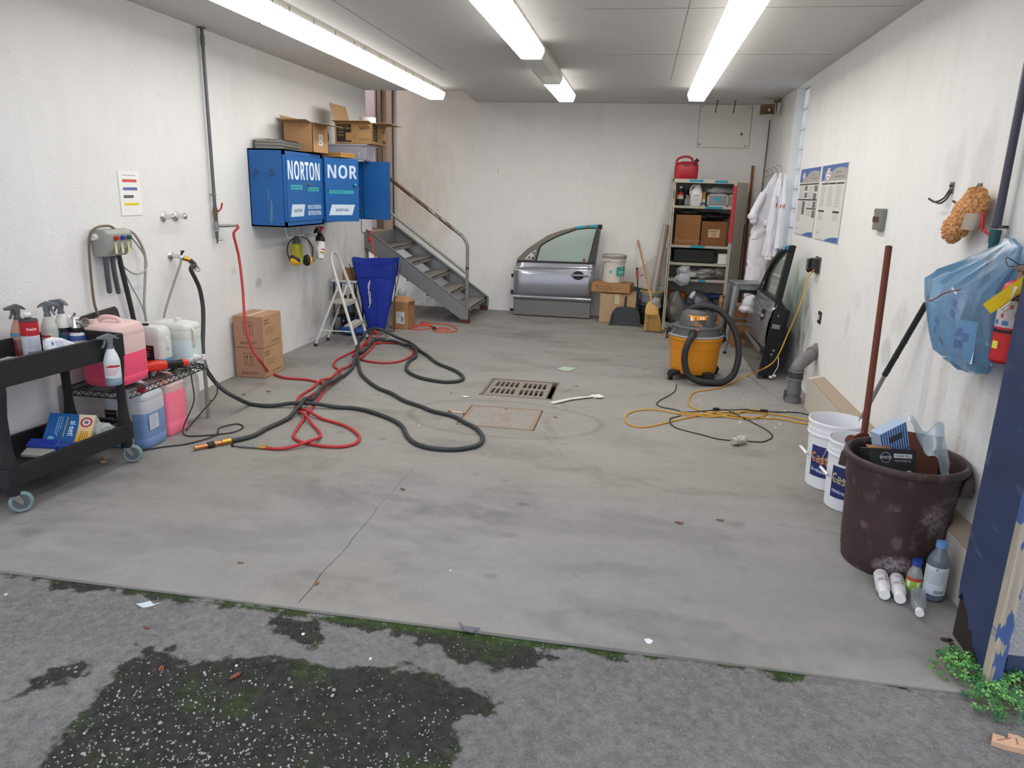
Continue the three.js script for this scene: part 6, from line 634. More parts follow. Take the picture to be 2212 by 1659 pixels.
{
  const o = carDoor('grey car front door leaning against the right wall with jamb showing', [1.225, 0.004, -7.93], -Math.PI / 2, -0.11, MP(0x7a7a7e, 0.35, 0.5, { clearcoat: 0.7, clearcoatRoughness: 0.1 }), darkClad, M(0x1f1f21, 0.4, 0.2));
  part(o, 'jamb', ext([[0, 0.02], [0.11, 0.04], [0.13, 0.3], [0.12, 0.62], [0.05, 0.74], [0.0, 0.74]], 0.025, 0.004).rotateY(Math.PI / 2).translate(1.05, 0, 0.05), M(0x0f1012, 0.35)); part(o, 'latch', [bx(0.012, 0.04, 0.07, 1.085, 0.50, 0.0), cy(0.012, 0.012, 0.01, 1.083, 0.28, -0.03, 0, 0, Math.PI / 2), cy(0.012, 0.012, 0.01, 1.083, 0.24, -0.02, 0, 0, Math.PI / 2), cy(0.009, 0.009, 0.01, 1.083, 0.6, 0.0, 0, 0, Math.PI / 2), cy(0.009, 0.009, 0.01, 1.083, 0.12, 0.0, 0, 0, Math.PI / 2)], K.steel);
  part(o, 'inner_panel', ext([[0.05, 0.03], [1.03, 0.03], [1.06, 0.66], [0.06, 0.68]], 0.05, 0.02).translate(0, 0, -0.1), K.black); part(o, 'wire_plug', [tube([[1.07, 0.25, -0.08], [1.09, 0.15, -0.1], [1.07, 0.09, -0.09], [1.08, 0.03, -0.07]], 0.004, 20, 5), rb(0.03, 0.02, 0.03, 0.004, 1.08, 0.03, -0.06), rb(0.03, 0.02, 0.02, 0.004, 1.09, 0.05, -0.09)], K.white);
}
// ---------- cartons, pail, broom and other things along the back wall ----------
{
  const o = thing('carton', 'large pale brown carton on the floor behind the dustpan', 'box', [-0.215, 0, -9.62], 0.0); part(o, 'carton', rb(0.46, 0.385, 0.34, 0.008, 0, 0.1925, 0, 0, 0, 0, 1), K.cardPale);
  part(o, 'front_print', place(new THREE.PlaneGeometry(0.2, 0.2), 0.02, 0.24, 0.1706), label(0.2, 0.2, (g, w, h) => { g.fillStyle = '#b8966f'; g.fillRect(0, 0, w, h); g.strokeStyle = '#8d6f50'; g.lineWidth = 2; g.strokeRect(2, 2, w - 4, h * 0.35); lines(g, w * 0.05, h * 0.1, w * 0.4, 2, h * 0.12, h * 0.05, '#8d6f50', 3); g.strokeRect(2, h * 0.5, w - 4, h * 0.45); }, 700)); part(o, 'tape', bx(0.06, 0.13, 0.0012, -0.01, 0.32, 0.171), M(0xc9bda8, 0.3)); part(o, 'top_flap', bx(0.46, 0.004, 0.17, 0, 0.39, 0.09, 0.1), K.cardPale);
}
{
  const o = thing('flat_carton', 'flat brown carton with a printed side under the white pail', 'box', [-0.30, 0.398, -9.60], -0.12); part(o, 'carton', rb(0.50, 0.115, 0.34, 0.004, 0, 0.0575, 0, 0, 0, 0, 1), cardMat(0xa87a4e));
  part(o, 'front_print', place(new THREE.PlaneGeometry(0.48, 0.1), 0, 0.0575, 0.1706), label(0.48, 0.1, (g, w, h) => { g.fillStyle = '#a5784c'; g.fillRect(0, 0, w, h); g.fillStyle = '#4f3a22'; g.beginPath(); g.arc(w * 0.14, h * 0.3, h * 0.12, 0, 7); g.fill(); fit(g, 'SINGLE WIPERS LTD.', w * 0.19, h * 0.3, w * 0.36, 'bold', h * 0.22, '#4f3a22'); lines(g, w * 0.12, h * 0.52, w * 0.45, 3, h * 0.12, h * 0.05, '#6a5034', 3); g.fillRect(w * 0.68, h * 0.4, w * 0.03, h * 0.15); g.fillRect(w * 0.76, h * 0.3, w * 0.02, h * 0.12); }, 1000));
}
function pailGeo(r, h, t = 0.004, lip = true) { const p = [[0, 0], [r * 0.87, 0], [r * 0.88, 0.006], [r * 0.97, h * 0.78]]; if (lip) p.push([r * 1.03, h * 0.785], [r * 1.035, h * 0.81], [r * 0.985, h * 0.815], [r * 1.02, h * 0.86], [r * 1.03, h * 0.885], [r * 0.99, h * 0.89], [r * 1.03, h * 0.95], [r * 1.05, h * 0.97]); p.push([r * 1.05, h], [r * 1.0, h], [r * 0.96, h * 0.78], [r * 0.86, 0.012], [0, 0.012]); return lathe(p, 40); }
{
  const o = thing('plaster_pail', 'dirty white plaster pail with teal label on a flat carton', 'pail', [-0.30, 0.5145, -9.62], 0); part(o, 'pail', pailGeo(0.148, 0.345), M(0xffffff, 0.6, 0, { map: dataTex(256, 128, (u, v) => { const d = smooth(0.55, 0.75, fbm(u * 18, v * 8, 3, 4) + 0.25 * (vn(u * 60, v * 30, 5) - 0.5)); const k = 0.82 - 0.25 * d; return [k, k * 0.98, k * 0.94]; }) }));
  part(o, 'lid_ring', lathe([[0.15, 0.318], [0.160, 0.318], [0.162, 0.345], [0.156, 0.352], [0.148, 0.35]], 40), M(0x9a948c, 0.7)); part(o, 'pail_contents', cy(0.138, 0.138, 0.02, 0, 0.32, 0), M(0x7d766c, 0.95));
  part(o, 'bail_handle', tube([[-0.162, 0.26, 0.02], [-0.165, 0.2, 0.06], [-0.13, 0.245, 0.115], [-0.06, 0.29, 0.15]], 0.003, 20, 5), K.steel); part(o, 'label', wrapLabel(0.1427, 0.11, 0.15, 1.1, 0.85, 0, 0, 0.1447), label(0.16, 0.11, (g, w, h) => { g.fillStyle = '#2b9c8e'; g.fillRect(0, 0, w, h); fit(g, 'cilux', w * 0.5, h * 0.55, w * 0.7, 'bold', h * 0.42, '#d8eee8', 'center'); g.fillStyle = '#d8eee8'; g.fillRect(w * 0.45, h * 0.1, w * 0.06, h * 0.15); g.fillRect(w * 0.55, h * 0.14, w * 0.06, h * 0.12); lines(g, w * 0.2, h * 0.85, w * 0.6, 1, 9, h * 0.06, '#d8eee8', 3); }, 900)); part(o, 'small_label', [wrapLabel(0.143, 0.035, 0.145, 0.18, -0.25, 0, 0, 0.1437), wrapLabel(0.143, 0.12, 0.15, 0.15, -1.3, 0, 0, 0.1447)], M(0x4fb0a4, 0.6));
}
{
  const o = thing('dustpan', 'black dustpan with comb edge standing against the carton', 'dustpan', [-0.105, 0.0, -9.31]); o.rotation.order = 'YXZ'; o.rotation.x = -0.12;
  const p = [[-0.2, 0.0], [0.2, 0.0], [0.175, 0.16], [0.13, 0.225]]; for (let i = 0; i <= 12; i++) p.push([0.12 - 0.02 * i, 0.225 + (i % 2 ? 0.014 : 0) + 0.012 * Math.sin(i / 12 * Math.PI)]); p.push([-0.15, 0.2], [-0.175, 0.15]);
  part(o, 'pan', [ext(p, 0.012, 0.002), ext([[-0.2, 0], [-0.185, 0], [-0.16, 0.16], [-0.175, 0.15]], 0.05).translate(0, 0, 0), ext([[0.185, 0], [0.2, 0], [0.175, 0.16], [0.16, 0.16]], 0.05), bx(0.008, 0.13, 0.006, -0.06, 0.11, 0.014, 0, 0, -0.3), bx(0.008, 0.13, 0.006, 0.03, 0.11, 0.014, 0, 0, -0.3)], M(0x2f3336, 0.6)); part(o, 'handle', [rb(0.026, 0.15, 0.024, 0.01, -0.01, 0.30, 0.0)], K.black);
}
{
  const o = thing('corn_broom', 'straw corn broom with wooden handle leaning on the back wall', 'broom', [0, 0, 0]), r = rng(31), A = V(0.19, 0.44, -9.22), T = V(-0.016, 1.04, -9.94);
  part(o, 'handle', rod([0.205, 0.36, -9.12], [T.x, T.y, T.z], 0.0125, 12), M(0xb98455, 0.5)); part(o, 'ferrule', rod([0.196, 0.40, -9.17], [0.178, 0.47, -9.25], 0.0145, 12), M(0xc9b45a, 0.35, 0.6)); 
  const c0 = V(0.205, 0.35, -9.11), st = []; // straw bundle, fanned
  part(o, 'shoulder', loft([[0.20, 0.088, 0.032, 2.6, 0.222, -9.06], [0.27, 0.08, 0.034, 2.6, 0.213, -9.08], [0.325, 0.06, 0.032, 2.4, 0.207, -9.10], [0.355, 0.03, 0.024, 2, 0.203, -9.115]], 28), M(0xc49a5a, 0.8));
  for (let i = 0; i < 420; i++) { const u = r() * 2 - 1, w = r() * 2 - 1; st.push(rod([0.222 + u * 0.082, 0.215, -9.06 + w * 0.028], [0.25 + u * 0.116 + 0.006 * (r() - 0.5), 0.008 + 0.01 * r(), -8.985 + w * 0.036], 0.0026, 4)); } const s = part(o, 'bristles', st, M(0xb08a4e, 0.85), 'yellow straw bristles'); s.userData.kind = 'stuff';
  for (const y of [0.175, 0.195, 0.155]) part(o, 'stitching', loft([[y, 0.092 + (0.2 - y) * 0.16, 0.034, 2.6, 0.226 + (0.2 - y) * 0.14, -9.055 + (0.2 - y) * 0.35], [y + 0.004, 0.092 + (0.2 - y) * 0.16, 0.034, 2.6, 0.226 + (0.2 - y) * 0.14, -9.055 + (0.2 - y) * 0.35]], 28), M(0x6b5a34, 0.8));
}
single('plastic_bag', 'grey film bag wrapped on the straw broom neck', 'bag', lump(0.06, 0.075, 0.03, 0.26, 0.335, -9.09, 0.5, 3, 61), MP(0xb9b6b0, 0.4, 0, { transmission: 0.45, thickness: 0 }));
{ const o = thing('black_bucket', 'black bucket holding a yellow-rimmed grey pail', 'bucket', [0.215, 0, -9.56]); part(o, 'bucket', lathe([[0, 0], [0.125, 0], [0.155, 0.27], [0.168, 0.272], [0.168, 0.288], [0.15, 0.288], [0.122, 0.012], [0, 0.012]], 36), M(0x2a2d30, 0.55)); part(o, 'rim_band', lathe([[0.158, 0.255], [0.17, 0.26], [0.17, 0.268], [0.158, 0.268]], 36), M(0x6d7072, 0.5)); }
{ const o = thing('grey_pail', 'grey pail with a yellow rim nested in the black bucket', 'pail', [0.215, 0.03, -9.56]); part(o, 'pail', lathe([[0, 0], [0.115, 0], [0.142, 0.35], [0.15, 0.352], [0.15, 0.368], [0.146, 0.38], [0.15, 0.395], [0.138, 0.395], [0.135, 0.35], [0.11, 0.01], [0, 0.01]], 36), M(0x7f8688, 0.5)); part(o, 'yellow_rim', lathe([[0.138, 0.392], [0.153, 0.392], [0.153, 0.404], [0.138, 0.404]], 36), M(0xd4bb2c, 0.5)); part(o, 'bail_handle', tube([[0.15, 0.34, 0.02], [0.185, 0.43, -0.01], [0.15, 0.47, -0.06], [0.05, 0.46, -0.1]], 0.003, 20, 5), K.steel); }
{ const o = thing('paper_tube', 'long shiny beige roll standing in the pail', 'roll', [0, 0, 0]); part(o, 'roll', [rod([0.205, 0.18, -9.53], [0.325, 1.26, -9.74], 0.044, 28)], MP(0xa8998f, 0.25, 0, { clearcoat: 0.5 })); part(o, 'hollow_end', rod([0.3245, 1.2595, -9.7395], [0.3252, 1.2635, -9.7403], 0.03, 20), M(0x4d443d, 0.9)); }
{ const o = thing('paper_tube', 'thick white cardboard tube behind the beige roll', 'roll', [0, 0, 0]); part(o, 'roll', rod([0.31, 0.15, -9.60], [0.375, 0.96, -9.86], 0.05, 24), M(0xc9ccd0, 0.6)); part(o, 'hollow_end', rod([0.375, 0.9595, -9.8598], [0.3753, 0.9635, -9.861], 0.036, 20), M(0x6a6a6c, 0.9)); }
{ const o = thing('display_board', 'white printed board leaning askew behind the broom', 'board', [0.07, 0.55, -9.80], 0.1); o.rotation.order = 'YXZ'; o.rotation.x = -0.25; part(o, 'board', ext([[-0.30, -0.06], [0.14, -0.14], [0.25, 0.12], [0.28, 0.40]], 0.012, 0.002), M(0xc3c1b7, 0.6)); part(o, 'yellow_edge', rod([-0.29, -0.065, 0.012], [0.13, -0.145, 0.012], 0.004, 6), M(0xc9c04a, 0.6)); part(o, 'red_print', bx(0.05, 0.014, 0.002, 0.0, 0.05, 0.0125, 0, 0, 0.5), M(0xb0484c, 0.6)); }
{ const o = thing('display_board', 'blue-grey printed sheet under the leaning white board', 'board', [0.08, 0.25, -9.84], -0.05); o.rotation.order = 'YXZ'; o.rotation.x = -0.12; part(o, 'board', ext([[-0.12, -0.22], [0.1, -0.22], [0.12, 0.24], [-0.1, 0.24]], 0.01, 0.002), M(0x7d879d, 0.6)); part(o, 'print_lines', [0, 1, 2].map(i => bx(0.1, 0.008, 0.001, -0.03, 0.1 - i * 0.07, 0.0106)), M(0x4d566a, 0.6)).userData.kind = 'stuff'; }
{ const o = thing('snow_brush', 'thin black stick with red grip beside the carton', 'brush', [0, 0, 0]); part(o, 'stick', rod([0.07, 0.02, -9.44], [0.005, 0.66, -9.58], 0.009, 10), K.black); part(o, 'grip', loft([[0.58, 0.012, 0.012, 2, 0.012, -9.565], [0.64, 0.018, 0.018, 2, 0.006, -9.575], [0.69, 0.016, 0.016, 2, 0.0, -9.585], [0.70, 0.009, 0.009, 2, 0.0, -9.587]], 16), M(0xa33a3a, 0.5)); part(o, 'tip', sp(0.016, -0.001, 0.705, -9.588), K.black); }
// ---------- steel cupboard ----------
const CX0 = 0.365, CX1 = 1.225, CZ = -9.27, CD = 0.47, CH = 1.825;
const cream = M(0xb9b3a4, 0.5, 0.1);
{
  const w = CX1 - CX0, o = thing('steel_cupboard', 'beige steel cupboard with open doors and full shelves', 'cupboard', [(CX0 + CX1) / 2, 0, CZ - CD / 2]), zf = CD / 2;
  part(o, 'carcass', [bx(0.018, CH, CD, -w / 2 + 0.009, CH / 2, 0), bx(0.018, CH, CD, w / 2 - 0.009, CH / 2, 0), bx(w, CH, 0.008, 0, CH / 2, -CD / 2 + 0.004), bx(w, 0.03, CD, 0, CH - 0.015, 0), bx(w, 0.07, CD, 0, 0.045, 0), bx(w, 0.045, 0.014, 0, CH - 0.022, zf)], cream);
  for (const y of [1.515, 1.045, 0.832, 0.634]) part(o, 'shelf', [bx(w - 0.04, 0.006, CD - 0.03, 0, y - 0.003, 0), bx(w - 0.04, 0.03, 0.012, 0, y - 0.015, zf - 0.018)], cream);
  for (const [x, y, l] of [[-0.17, CH - 0.02, 0.16], [0.12, CH - 0.022, 0.15], [0.06, 1.5, 0.2], [-0.09, 1.03, 0.17], [0.0, 0.62, 0.09]]) part(o, 'blue_tape', bx(l, 0.028, 0.002, x, y, zf + 0.0085), M(0x2394a8, 0.7));
  const dh = CH - 0.09, dl = new THREE.Group(); dl.name = 'open_door'; dl.position.set(-w / 2 + 0.004, 0.06, zf); dl.rotation.y = -(Math.PI / 2 + 0.03); o.add(dl); part(dl, 'door_leaf', [bx(0.42, dh, 0.018, 0.21, dh / 2, 0), bx(0.02, dh, 0.03, 0.41, dh / 2, 0.0)], cream); part(dl, 'red_strip', bx(0.004, dh * 0.6, 0.004, 0.421, dh * 0.7, 0.004), M(0x8f4a40, 0.6)); part(dl, 'white_sheet', bx(0.2, 0.3, 0.002, 0.2, 1.2, 0.0105), K.white);
  const dr = new THREE.Group(); dr.name = 'open_door'; dr.position.set(w / 2 - 0.004, 0.06, zf); dr.rotation.y = Math.PI - 0 + 1.12; o.add(dr); part(dr, 'door_leaf', [bx(0.42, dh, 0.016, 0.21, dh / 2, 0), bx(0.016, dh, 0.03, 0.412, dh / 2, 0.0)], cream); part(dr, 'red_strip', bx(0.02, 0.64, 0.036, 0.42, dh - 0.36, 0.0), M(0xb01c28, 0.5), 'red padded edge strip'); part(dr, 'lever_handle', [cy(0.018, 0.018, 0.012, 0.36, 0.92, -0.014, Math.PI / 2), rb(0.05, 0.012, 0.012, 0.004, 0.345, 0.925, -0.026)], K.chrome); part(dr, 'keys', [rod([0.36, 0.9, -0.016], [0.362, 0.76, -0.016], 0.003)], K.steel);
}
// ---------- contents of the cupboard ----------
const inC = (x, y, z) => [x, y, CZ - z];
{ const o = thing('bottle', 'black bottle with red and cream label in the cupboard', 'bottle', inC(0.455, 1.5155, 0.10)); part(o, 'bottle', lathe([[0, 0], [0.036, 0], [0.038, 0.01], [0.038, 0.14], [0.018, 0.19], [0.016, 0.2], [0, 0.2]], 24), K.black); part(o, 'label', [wrapLabel(0.0386, 0.05, 0.1, 6.28, 0)], M(0xc9bfa6, 0.6)); part(o, 'red_band', wrapLabel(0.0388, 0.03, 0.135, 6.28, 0), K.red); part(o, 'cap', cy(0.016, 0.017, 0.025, 0, 0.212, 0), K.white); }
{ const o = thing('detergent_jug', 'white handled jug with black print on the cupboard top shelf', 'jug', inC(0.64, 1.5155, 0.12), 0.1); part(o, 'jug', loft([[0, 0.065, 0.05, 3.5], [0.01, 0.072, 0.055, 3.5], [0.13, 0.074, 0.056, 3.5], [0.18, 0.06, 0.046, 3, 0.005], [0.23, 0.034, 0.03, 2.4, 0.015], [0.25, 0.018, 0.018, 2, 0.02]], 28), K.white); part(o, 'handle', tube([[0.0, 0.24, 0], [-0.045, 0.235, 0], [-0.068, 0.19, 0], [-0.07, 0.14, 0]], 0.011, 16, 8), K.white); part(o, 'cap', cy(0.018, 0.018, 0.022, 0.02, 0.26, 0), K.grey); part(o, 'print', place(new THREE.PlaneGeometry(0.1, 0.1), 0.012, 0.09, 0.0575), label(0.1, 0.1, (g, w, h) => { g.fillStyle = '#e0e0dc'; g.fillRect(0, 0, w, h); fit(g, 'PURPLE', w * 0.05, h * 0.2, w * 0.9, 'bold', h * 0.2, '#333'); lines(g, w * 0.1, h * 0.45, w * 0.8, 4, h * 0.12, h * 0.04, '#999', 3); }, 900)); }
single('yellow_box', 'narrow yellow box behind the white jug in the cupboard', 'box', rb(0.045, 0.17, 0.12, 0.003, ...inC(0.738, 1.6, 0.22)), M(0xc08a1c, 0.6));
{ const o = thing('drawer_box', 'small grey plastic drawer box with blue tape in the cupboard', 'drawer box', inC(0.895, 1.5155, 0.14)); part(o, 'frame', [bx(0.23, 0.012, 0.2, 0, 0.006, 0), bx(0.23, 0.012, 0.2, 0, 0.134, 0), bx(0.012, 0.14, 0.2, -0.109, 0.07, 0), bx(0.012, 0.14, 0.2, 0.109, 0.07, 0)], K.offWhite); part(o, 'drawer', rb(0.2, 0.11, 0.19, 0.006, 0, 0.07, 0.008), M(0x83888e, 0.35)); part(o, 'tape_label', bx(0.075, 0.034, 0.001, -0.005, 0.085, 0.1045), M(0x2fa0b4, 0.7)); }
{ const o = thing('drawer_box', 'second plastic drawer box partly hidden by the cupboard door', 'drawer box', inC(1.10, 1.5155, 0.18)); part(o, 'frame', [bx(0.16, 0.012, 0.2, 0, 0.006, 0), bx(0.16, 0.012, 0.2, 0, 0.134, 0), bx(0.012, 0.14, 0.2, -0.075, 0.07, 0), bx(0.012, 0.14, 0.2, 0.075, 0.07, 0)], K.offWhite); part(o, 'drawer', rb(0.13, 0.11, 0.19, 0.006, 0, 0.07, 0.008), M(0x8c9096, 0.35)); }
{ const o = thing('small_bottle', 'small clear bottle with blue label in the cupboard', 'bottle', inC(0.735, 1.5155, 0.05)); part(o, 'bottle', lathe([[0, 0], [0.018, 0], [0.019, 0.06], [0.01, 0.075], [0.009, 0.085], [0, 0.085]], 20), K.milk); part(o, 'label', wrapLabel(0.0196, 0.03, 0.03, 6.28, 0), K.blue); }
single('plastic_bag', 'crumpled clear packets on top of the drawer boxes', 'bag', lump(0.19, 0.045, 0.1, ...inC(0.93, 1.70, 0.2), 0.45, 3, 71), K.film);
single('blue_bottle', 'dark blue tin at the back of the cupboard top shelf', 'tin', cy(0.045, 0.045, 0.19, ...inC(0.53, 1.611, 0.3)), M(0x1f3354, 0.5)); single('grey_spray_gun', 'grey plastic dispenser on the cupboard top shelf', 'dispenser', [rb(0.07, 0.08, 0.08, 0.015, ...inC(0.545, 1.556, 0.17)), cy(0.02, 0.028, 0.05, ...inC(0.545, 1.615, 0.17))], M(0x8f918d, 0.5));
{ const o = thing('carton', 'plain brown carton on the second cupboard shelf', 'box', inC(0.575, 1.0455, 0.20)); part(o, 'carton', rb(0.30, 0.36, 0.32, 0.005, 0, 0.18, 0, 0, 0, 0, 1), cardMat(0x9f6d42)); part(o, 'tape', bx(0.302, 0.03, 0.001, 0, 0.05, 0.1605), cardMat(0xa87a50)); }
{ const o = thing('carton', 'brown carton with a pale paper label in the cupboard', 'box', inC(0.89, 1.0455, 0.20)); part(o, 'carton', rb(0.30, 0.29, 0.3, 0.005, 0, 0.145, 0, 0, 0, 0, 1), cardMat(0x8a5a34)); part(o, 'paper_label', place(new THREE.PlaneGeometry(0.135, 0.095), 0.0, 0.15, 0.1506), label(0.135, 0.095, (g, w, h) => { g.fillStyle = '#c9a98c'; g.fillRect(0, 0, w, h); lines(g, w * 0.1, h * 0.2, w * 0.8, 1, 9, h * 0.12, '#5f4a3a', 3); lines(g, w * 0.3, h * 0.48, w * 0.4, 1, 9, h * 0.1, '#5f4a3a', 4); lines(g, w * 0.35, h * 0.75, w * 0.3, 1, 9, h * 0.08, '#5f4a3a', 5); }, 900)); }
single('dark_bag', 'dark bags pushed in above the cupboard cartons', 'bag', lump(0.2, 0.05, 0.1, ...inC(0.86, 1.395, 0.24), 0.35, 3, 73), M(0x26282e, 0.5)); single('dark_bag', 'grey sack lying on the taller cupboard carton', 'bag', lump(0.14, 0.03, 0.1, ...inC(0.58, 1.437, 0.2), 0.35, 3, 75), M(0x4a4b4e, 0.7));
{ const o = thing('black_case', 'black plastic case on the third cupboard shelf', 'case', inC(0.68, 0.8325, 0.22)); part(o, 'case', rb(0.50, 0.165, 0.34, 0.015, 0, 0.0835, 0), M(0x141416, 0.5)); part(o, 'latch', [bx(0.05, 0.03, 0.008, 0.09, 0.11, 0.171), bx(0.05, 0.03, 0.008, -0.12, 0.11, 0.171)], K.black); }
single('white_box', 'small white box at the cupboard shelf end beside the case', 'box', rb(0.10, 0.12, 0.14, 0.003, ...inC(1.02, 0.893, 0.12)), K.white);
{ const o = single('plastic_bag', 'white carrier bag sagging over the cupboard shelf edge', 'bag', [lump(0.085, 0.085, 0.08, ...inC(0.575, 0.715, 0.05), 0.4, 2.6, 77), lump(0.1, 0.07, 0.04, ...inC(0.56, 0.63, -0.03), 0.4, 2.4, 79), lump(0.06, 0.03, 0.04, ...inC(0.67, 0.69, 0.0), 0.5, 3, 80)], M(0xb9bcc2, 0.4)); }
single('plastic_bag', 'clear crinkled bag lying in the fourth cupboard shelf', 'bag', lump(0.16, 0.075, 0.12, ...inC(0.82, 0.70, 0.12), 0.5, 4, 81), MP(0x9d9a94, 0.3, 0, { transmission: 0.3, thickness: 0 })); single('plastic_bag', 'grey crinkled bag at the fourth cupboard shelf end', 'bag', lump(0.13, 0.085, 0.12, ...inC(1.00, 0.72, 0.16), 0.5, 4, 83), MP(0x8a8883, 0.3, 0, { transmission: 0.2, thickness: 0 })); single('plastic_bag', 'clear bag tucked at the back of the fourth cupboard shelf', 'bag', lump(0.1, 0.08, 0.1, ...inC(0.72, 0.72, 0.24), 0.5, 4, 85), K.film);
single('orange_bucket', 'orange plastic bucket on its side in the cupboard bottom', 'bucket', lathe([[0, 0], [0.1, 0], [0.13, 0.22], [0.135, 0.22], [0.135, 0.235], [0.12, 0.235], [0.095, 0.01], [0, 0.01]], 32).rotateX(Math.PI).rotateZ(-0.1).translate(...inC(0.53, 0.45, 0.2)), M(0xc06a14, 0.5));
single('plastic_bag', 'large grey clear bag heaped at the cupboard foot by broom', 'bag', lump(0.13, 0.2, 0.13, ...inC(0.50, 0.27, 0.04), 0.35, 3, 87), MP(0x8c8a86, 0.35, 0, { transmission: 0.25, thickness: 0 })); single('plastic_bag', 'bluish clear bag heaped in the cupboard bottom', 'bag', lump(0.17, 0.17, 0.14, ...inC(0.80, 0.30, 0.2), 0.35, 3, 89), MP(0x70747e, 0.35, 0, { transmission: 0.25, thickness: 0 })); single('plastic_bag', 'smoky bag filling the cupboard bottom behind the vacuum', 'bag', lump(0.2, 0.13, 0.14, ...inC(0.66, 0.21, 0.1), 0.35, 3, 91), MP(0x54565a, 0.35, 0, { transmission: 0.2, thickness: 0 }));
{ const o = thing('white_bottle', 'white bottle lying among bags in the cupboard bottom', 'bottle', inC(0.68, 0.40, 0.02), 0); o.rotation.z = -0.5; part(o, 'bottle', lathe([[0, 0], [0.028, 0], [0.03, 0.06], [0.014, 0.085], [0.012, 0.1], [0, 0.1]], 18), K.white); } single('blue_rag', 'dark blue cloth folded in the cupboard bottom', 'cloth', lump(0.14, 0.035, 0.12, ...inC(0.99, 0.42, 0.18), 0.4, 3, 93), M(0x24325c, 0.85));
// ---------- fuel can ----------
{
  const o = thing('fuel_can', 'red plastic fuel can standing on the beige cupboard', 'fuel can', [0.505, CH + 0.001, -9.48], 0.05), red = M(0xb01f30, 0.45);
  part(o, 'can', loft([[0, 0.125, 0.09, 4], [0.012, 0.138, 0.1, 4], [0.10, 0.142, 0.104, 4], [0.16, 0.14, 0.1, 4, 0.0], [0.19, 0.125, 0.085, 3.5, 0.005], [0.205, 0.09, 0.06, 3, 0.03]], 36), red); part(o, 'grip_handle', tube([[-0.125, 0.165, 0], [-0.115, 0.225, 0], [-0.06, 0.258, 0], [0.01, 0.262, 0], [0.055, 0.24, 0], [0.075, 0.195, 0]], 0.014, 36, 10), red); part(o, 'finger_recess', rb(0.075, 0.032, 0.01, 0.004, -0.01, 0.165, 0.097), M(0x7d1522, 0.5)); part(o, 'spout', [rod([0.095, 0.19, 0], [0.13, 0.235, 0], 0.022, 14)], K.black); part(o, 'vent_cap', cy(0.016, 0.018, 0.025, 0.09, 0.175, 0.09, Math.PI / 2), K.black);
}
single('wood_stick', 'reddish wooden pole standing behind the cupboard', 'pole', rod([1.36, 0.0, -9.86], [1.345, 2.02, -9.93], 0.017, 12), M(0x8a4f2c, 0.6));
single('wall_rod', 'dark board standing in the corner behind the cupboard', 'board', bx(0.06, 1.3, 0.02, 1.30, 0.65, -9.955), M(0x4d3a2c, 0.8));
// ---------- back wall panel, ceiling rods, horn ----------
{ const o = thing('access_panel', 'white painted access panel with bolts high on the back wall', 'panel', [0.957, 2.488, -D + 0.006]); part(o, 'board', bx(0.63, 0.51, 0.012, 0, 0, 0), M(0xe9e7e0, 0.7)); for (const [x, y, r] of [[-0.29, -0.22, 0.011], [0.27, -0.23, 0.009], [-0.29, 0.23, 0.007], [0.28, 0.22, 0.007], [0.215, -0.09, 0.017]]) part(o, 'bolt', cy(r, r, 0.01, x, y, 0.009, Math.PI / 2, 0, 0, 12), M(0x6e6a62, 0.6)); part(o, 'painted_shadow_gap', [bx(0.64, 0.004, 0.006, 0, -0.256, -0.003), bx(0.004, 0.51, 0.006, -0.317, 0, -0.003), bx(0.004, 0.51, 0.006, 0.317, 0, -0.003)], M(0x6b675f, 0.9)); }  // dark strips round the board: its edge shadow, put in as colour
for (const [x, z, w] of [[0.81, -9.6, 'nearer the strip light'], [1.02, -9.6, 'nearer the horn speaker']]) single('hanging_rod', `thin steel rod hanging from the ceiling, ${w}`, 'rod', [rod([x, H, z], [x - 0.015, H - 0.14, z], 0.006, 8), cy(0.016, 0.016, 0.006, x, H - 0.003, z)], M(0x56534c, 0.5, 0.5), 'pair of ceiling rods');
{ const o = thing('horn_speaker', 'beige horn loudspeaker bracketed high in the corner', 'speaker', [1.375, 2.615, -9.30], -0.45), bm = M(0xb0a28c, 0.55); const sq = (r, z) => [z, r * 1.45, r, 6]; part(o, 'horn', loft([[0.0, 0.03, 0.03, 2], [0.05, 0.045, 0.035, 4], [0.1, 0.07, 0.05, 5], [0.125, 0.088, 0.062, 6], [0.13, 0.09, 0.064, 6]], 32, true, false).rotateX(Math.PI / 2).translate(0, 0, -0.06), bm); part(o, 'throat', loft([[0.0, 0.012, 0.012, 2], [0.07, 0.05, 0.035, 5], [0.115, 0.08, 0.055, 6]], 32, true, false).rotateX(Math.PI / 2).translate(0, 0, -0.045), M(0x84745e, 0.7, 0, { side: THREE.DoubleSide })); part(o, 'horn_lip', [bx(0.18, 0.008, 0.012, 0, 0.06, 0.068), bx(0.18, 0.008, 0.012, 0, -0.06, 0.068), bx(0.008, 0.125, 0.012, 0.088, 0, 0.068), bx(0.008, 0.125, 0.012, -0.088, 0, 0.068)], bm); part(o, 'centre_plug', sp(0.02, 0, 0, 0.0, 1, 1, 0.7), M(0xc9c3b4, 0.5)); part(o, 'driver', cy(0.045, 0.05, 0.08, 0, 0, -0.09, Math.PI / 2), bm); part(o, 'bracket', [bx(0.06, 0.03, 0.05, 0.06, 0.1, -0.07), bx(0.02, 0.09, 0.05, 0.04, 0.06, -0.09), rod([0.06, 0.1, -0.07], [0.1, 0.12, -0.06], 0.012)], M(0x6b604f, 0.6)); }
single('conduit', 'thin dark cable running down the back corner', 'cable', tube([[1.49, 2.56, -9.95], [1.495, 2.2, -9.98], [1.49, 1.6, -9.98], [1.48, 1.0, -9.98]], 0.006, 30, 6), M(0x4b4741, 0.7));

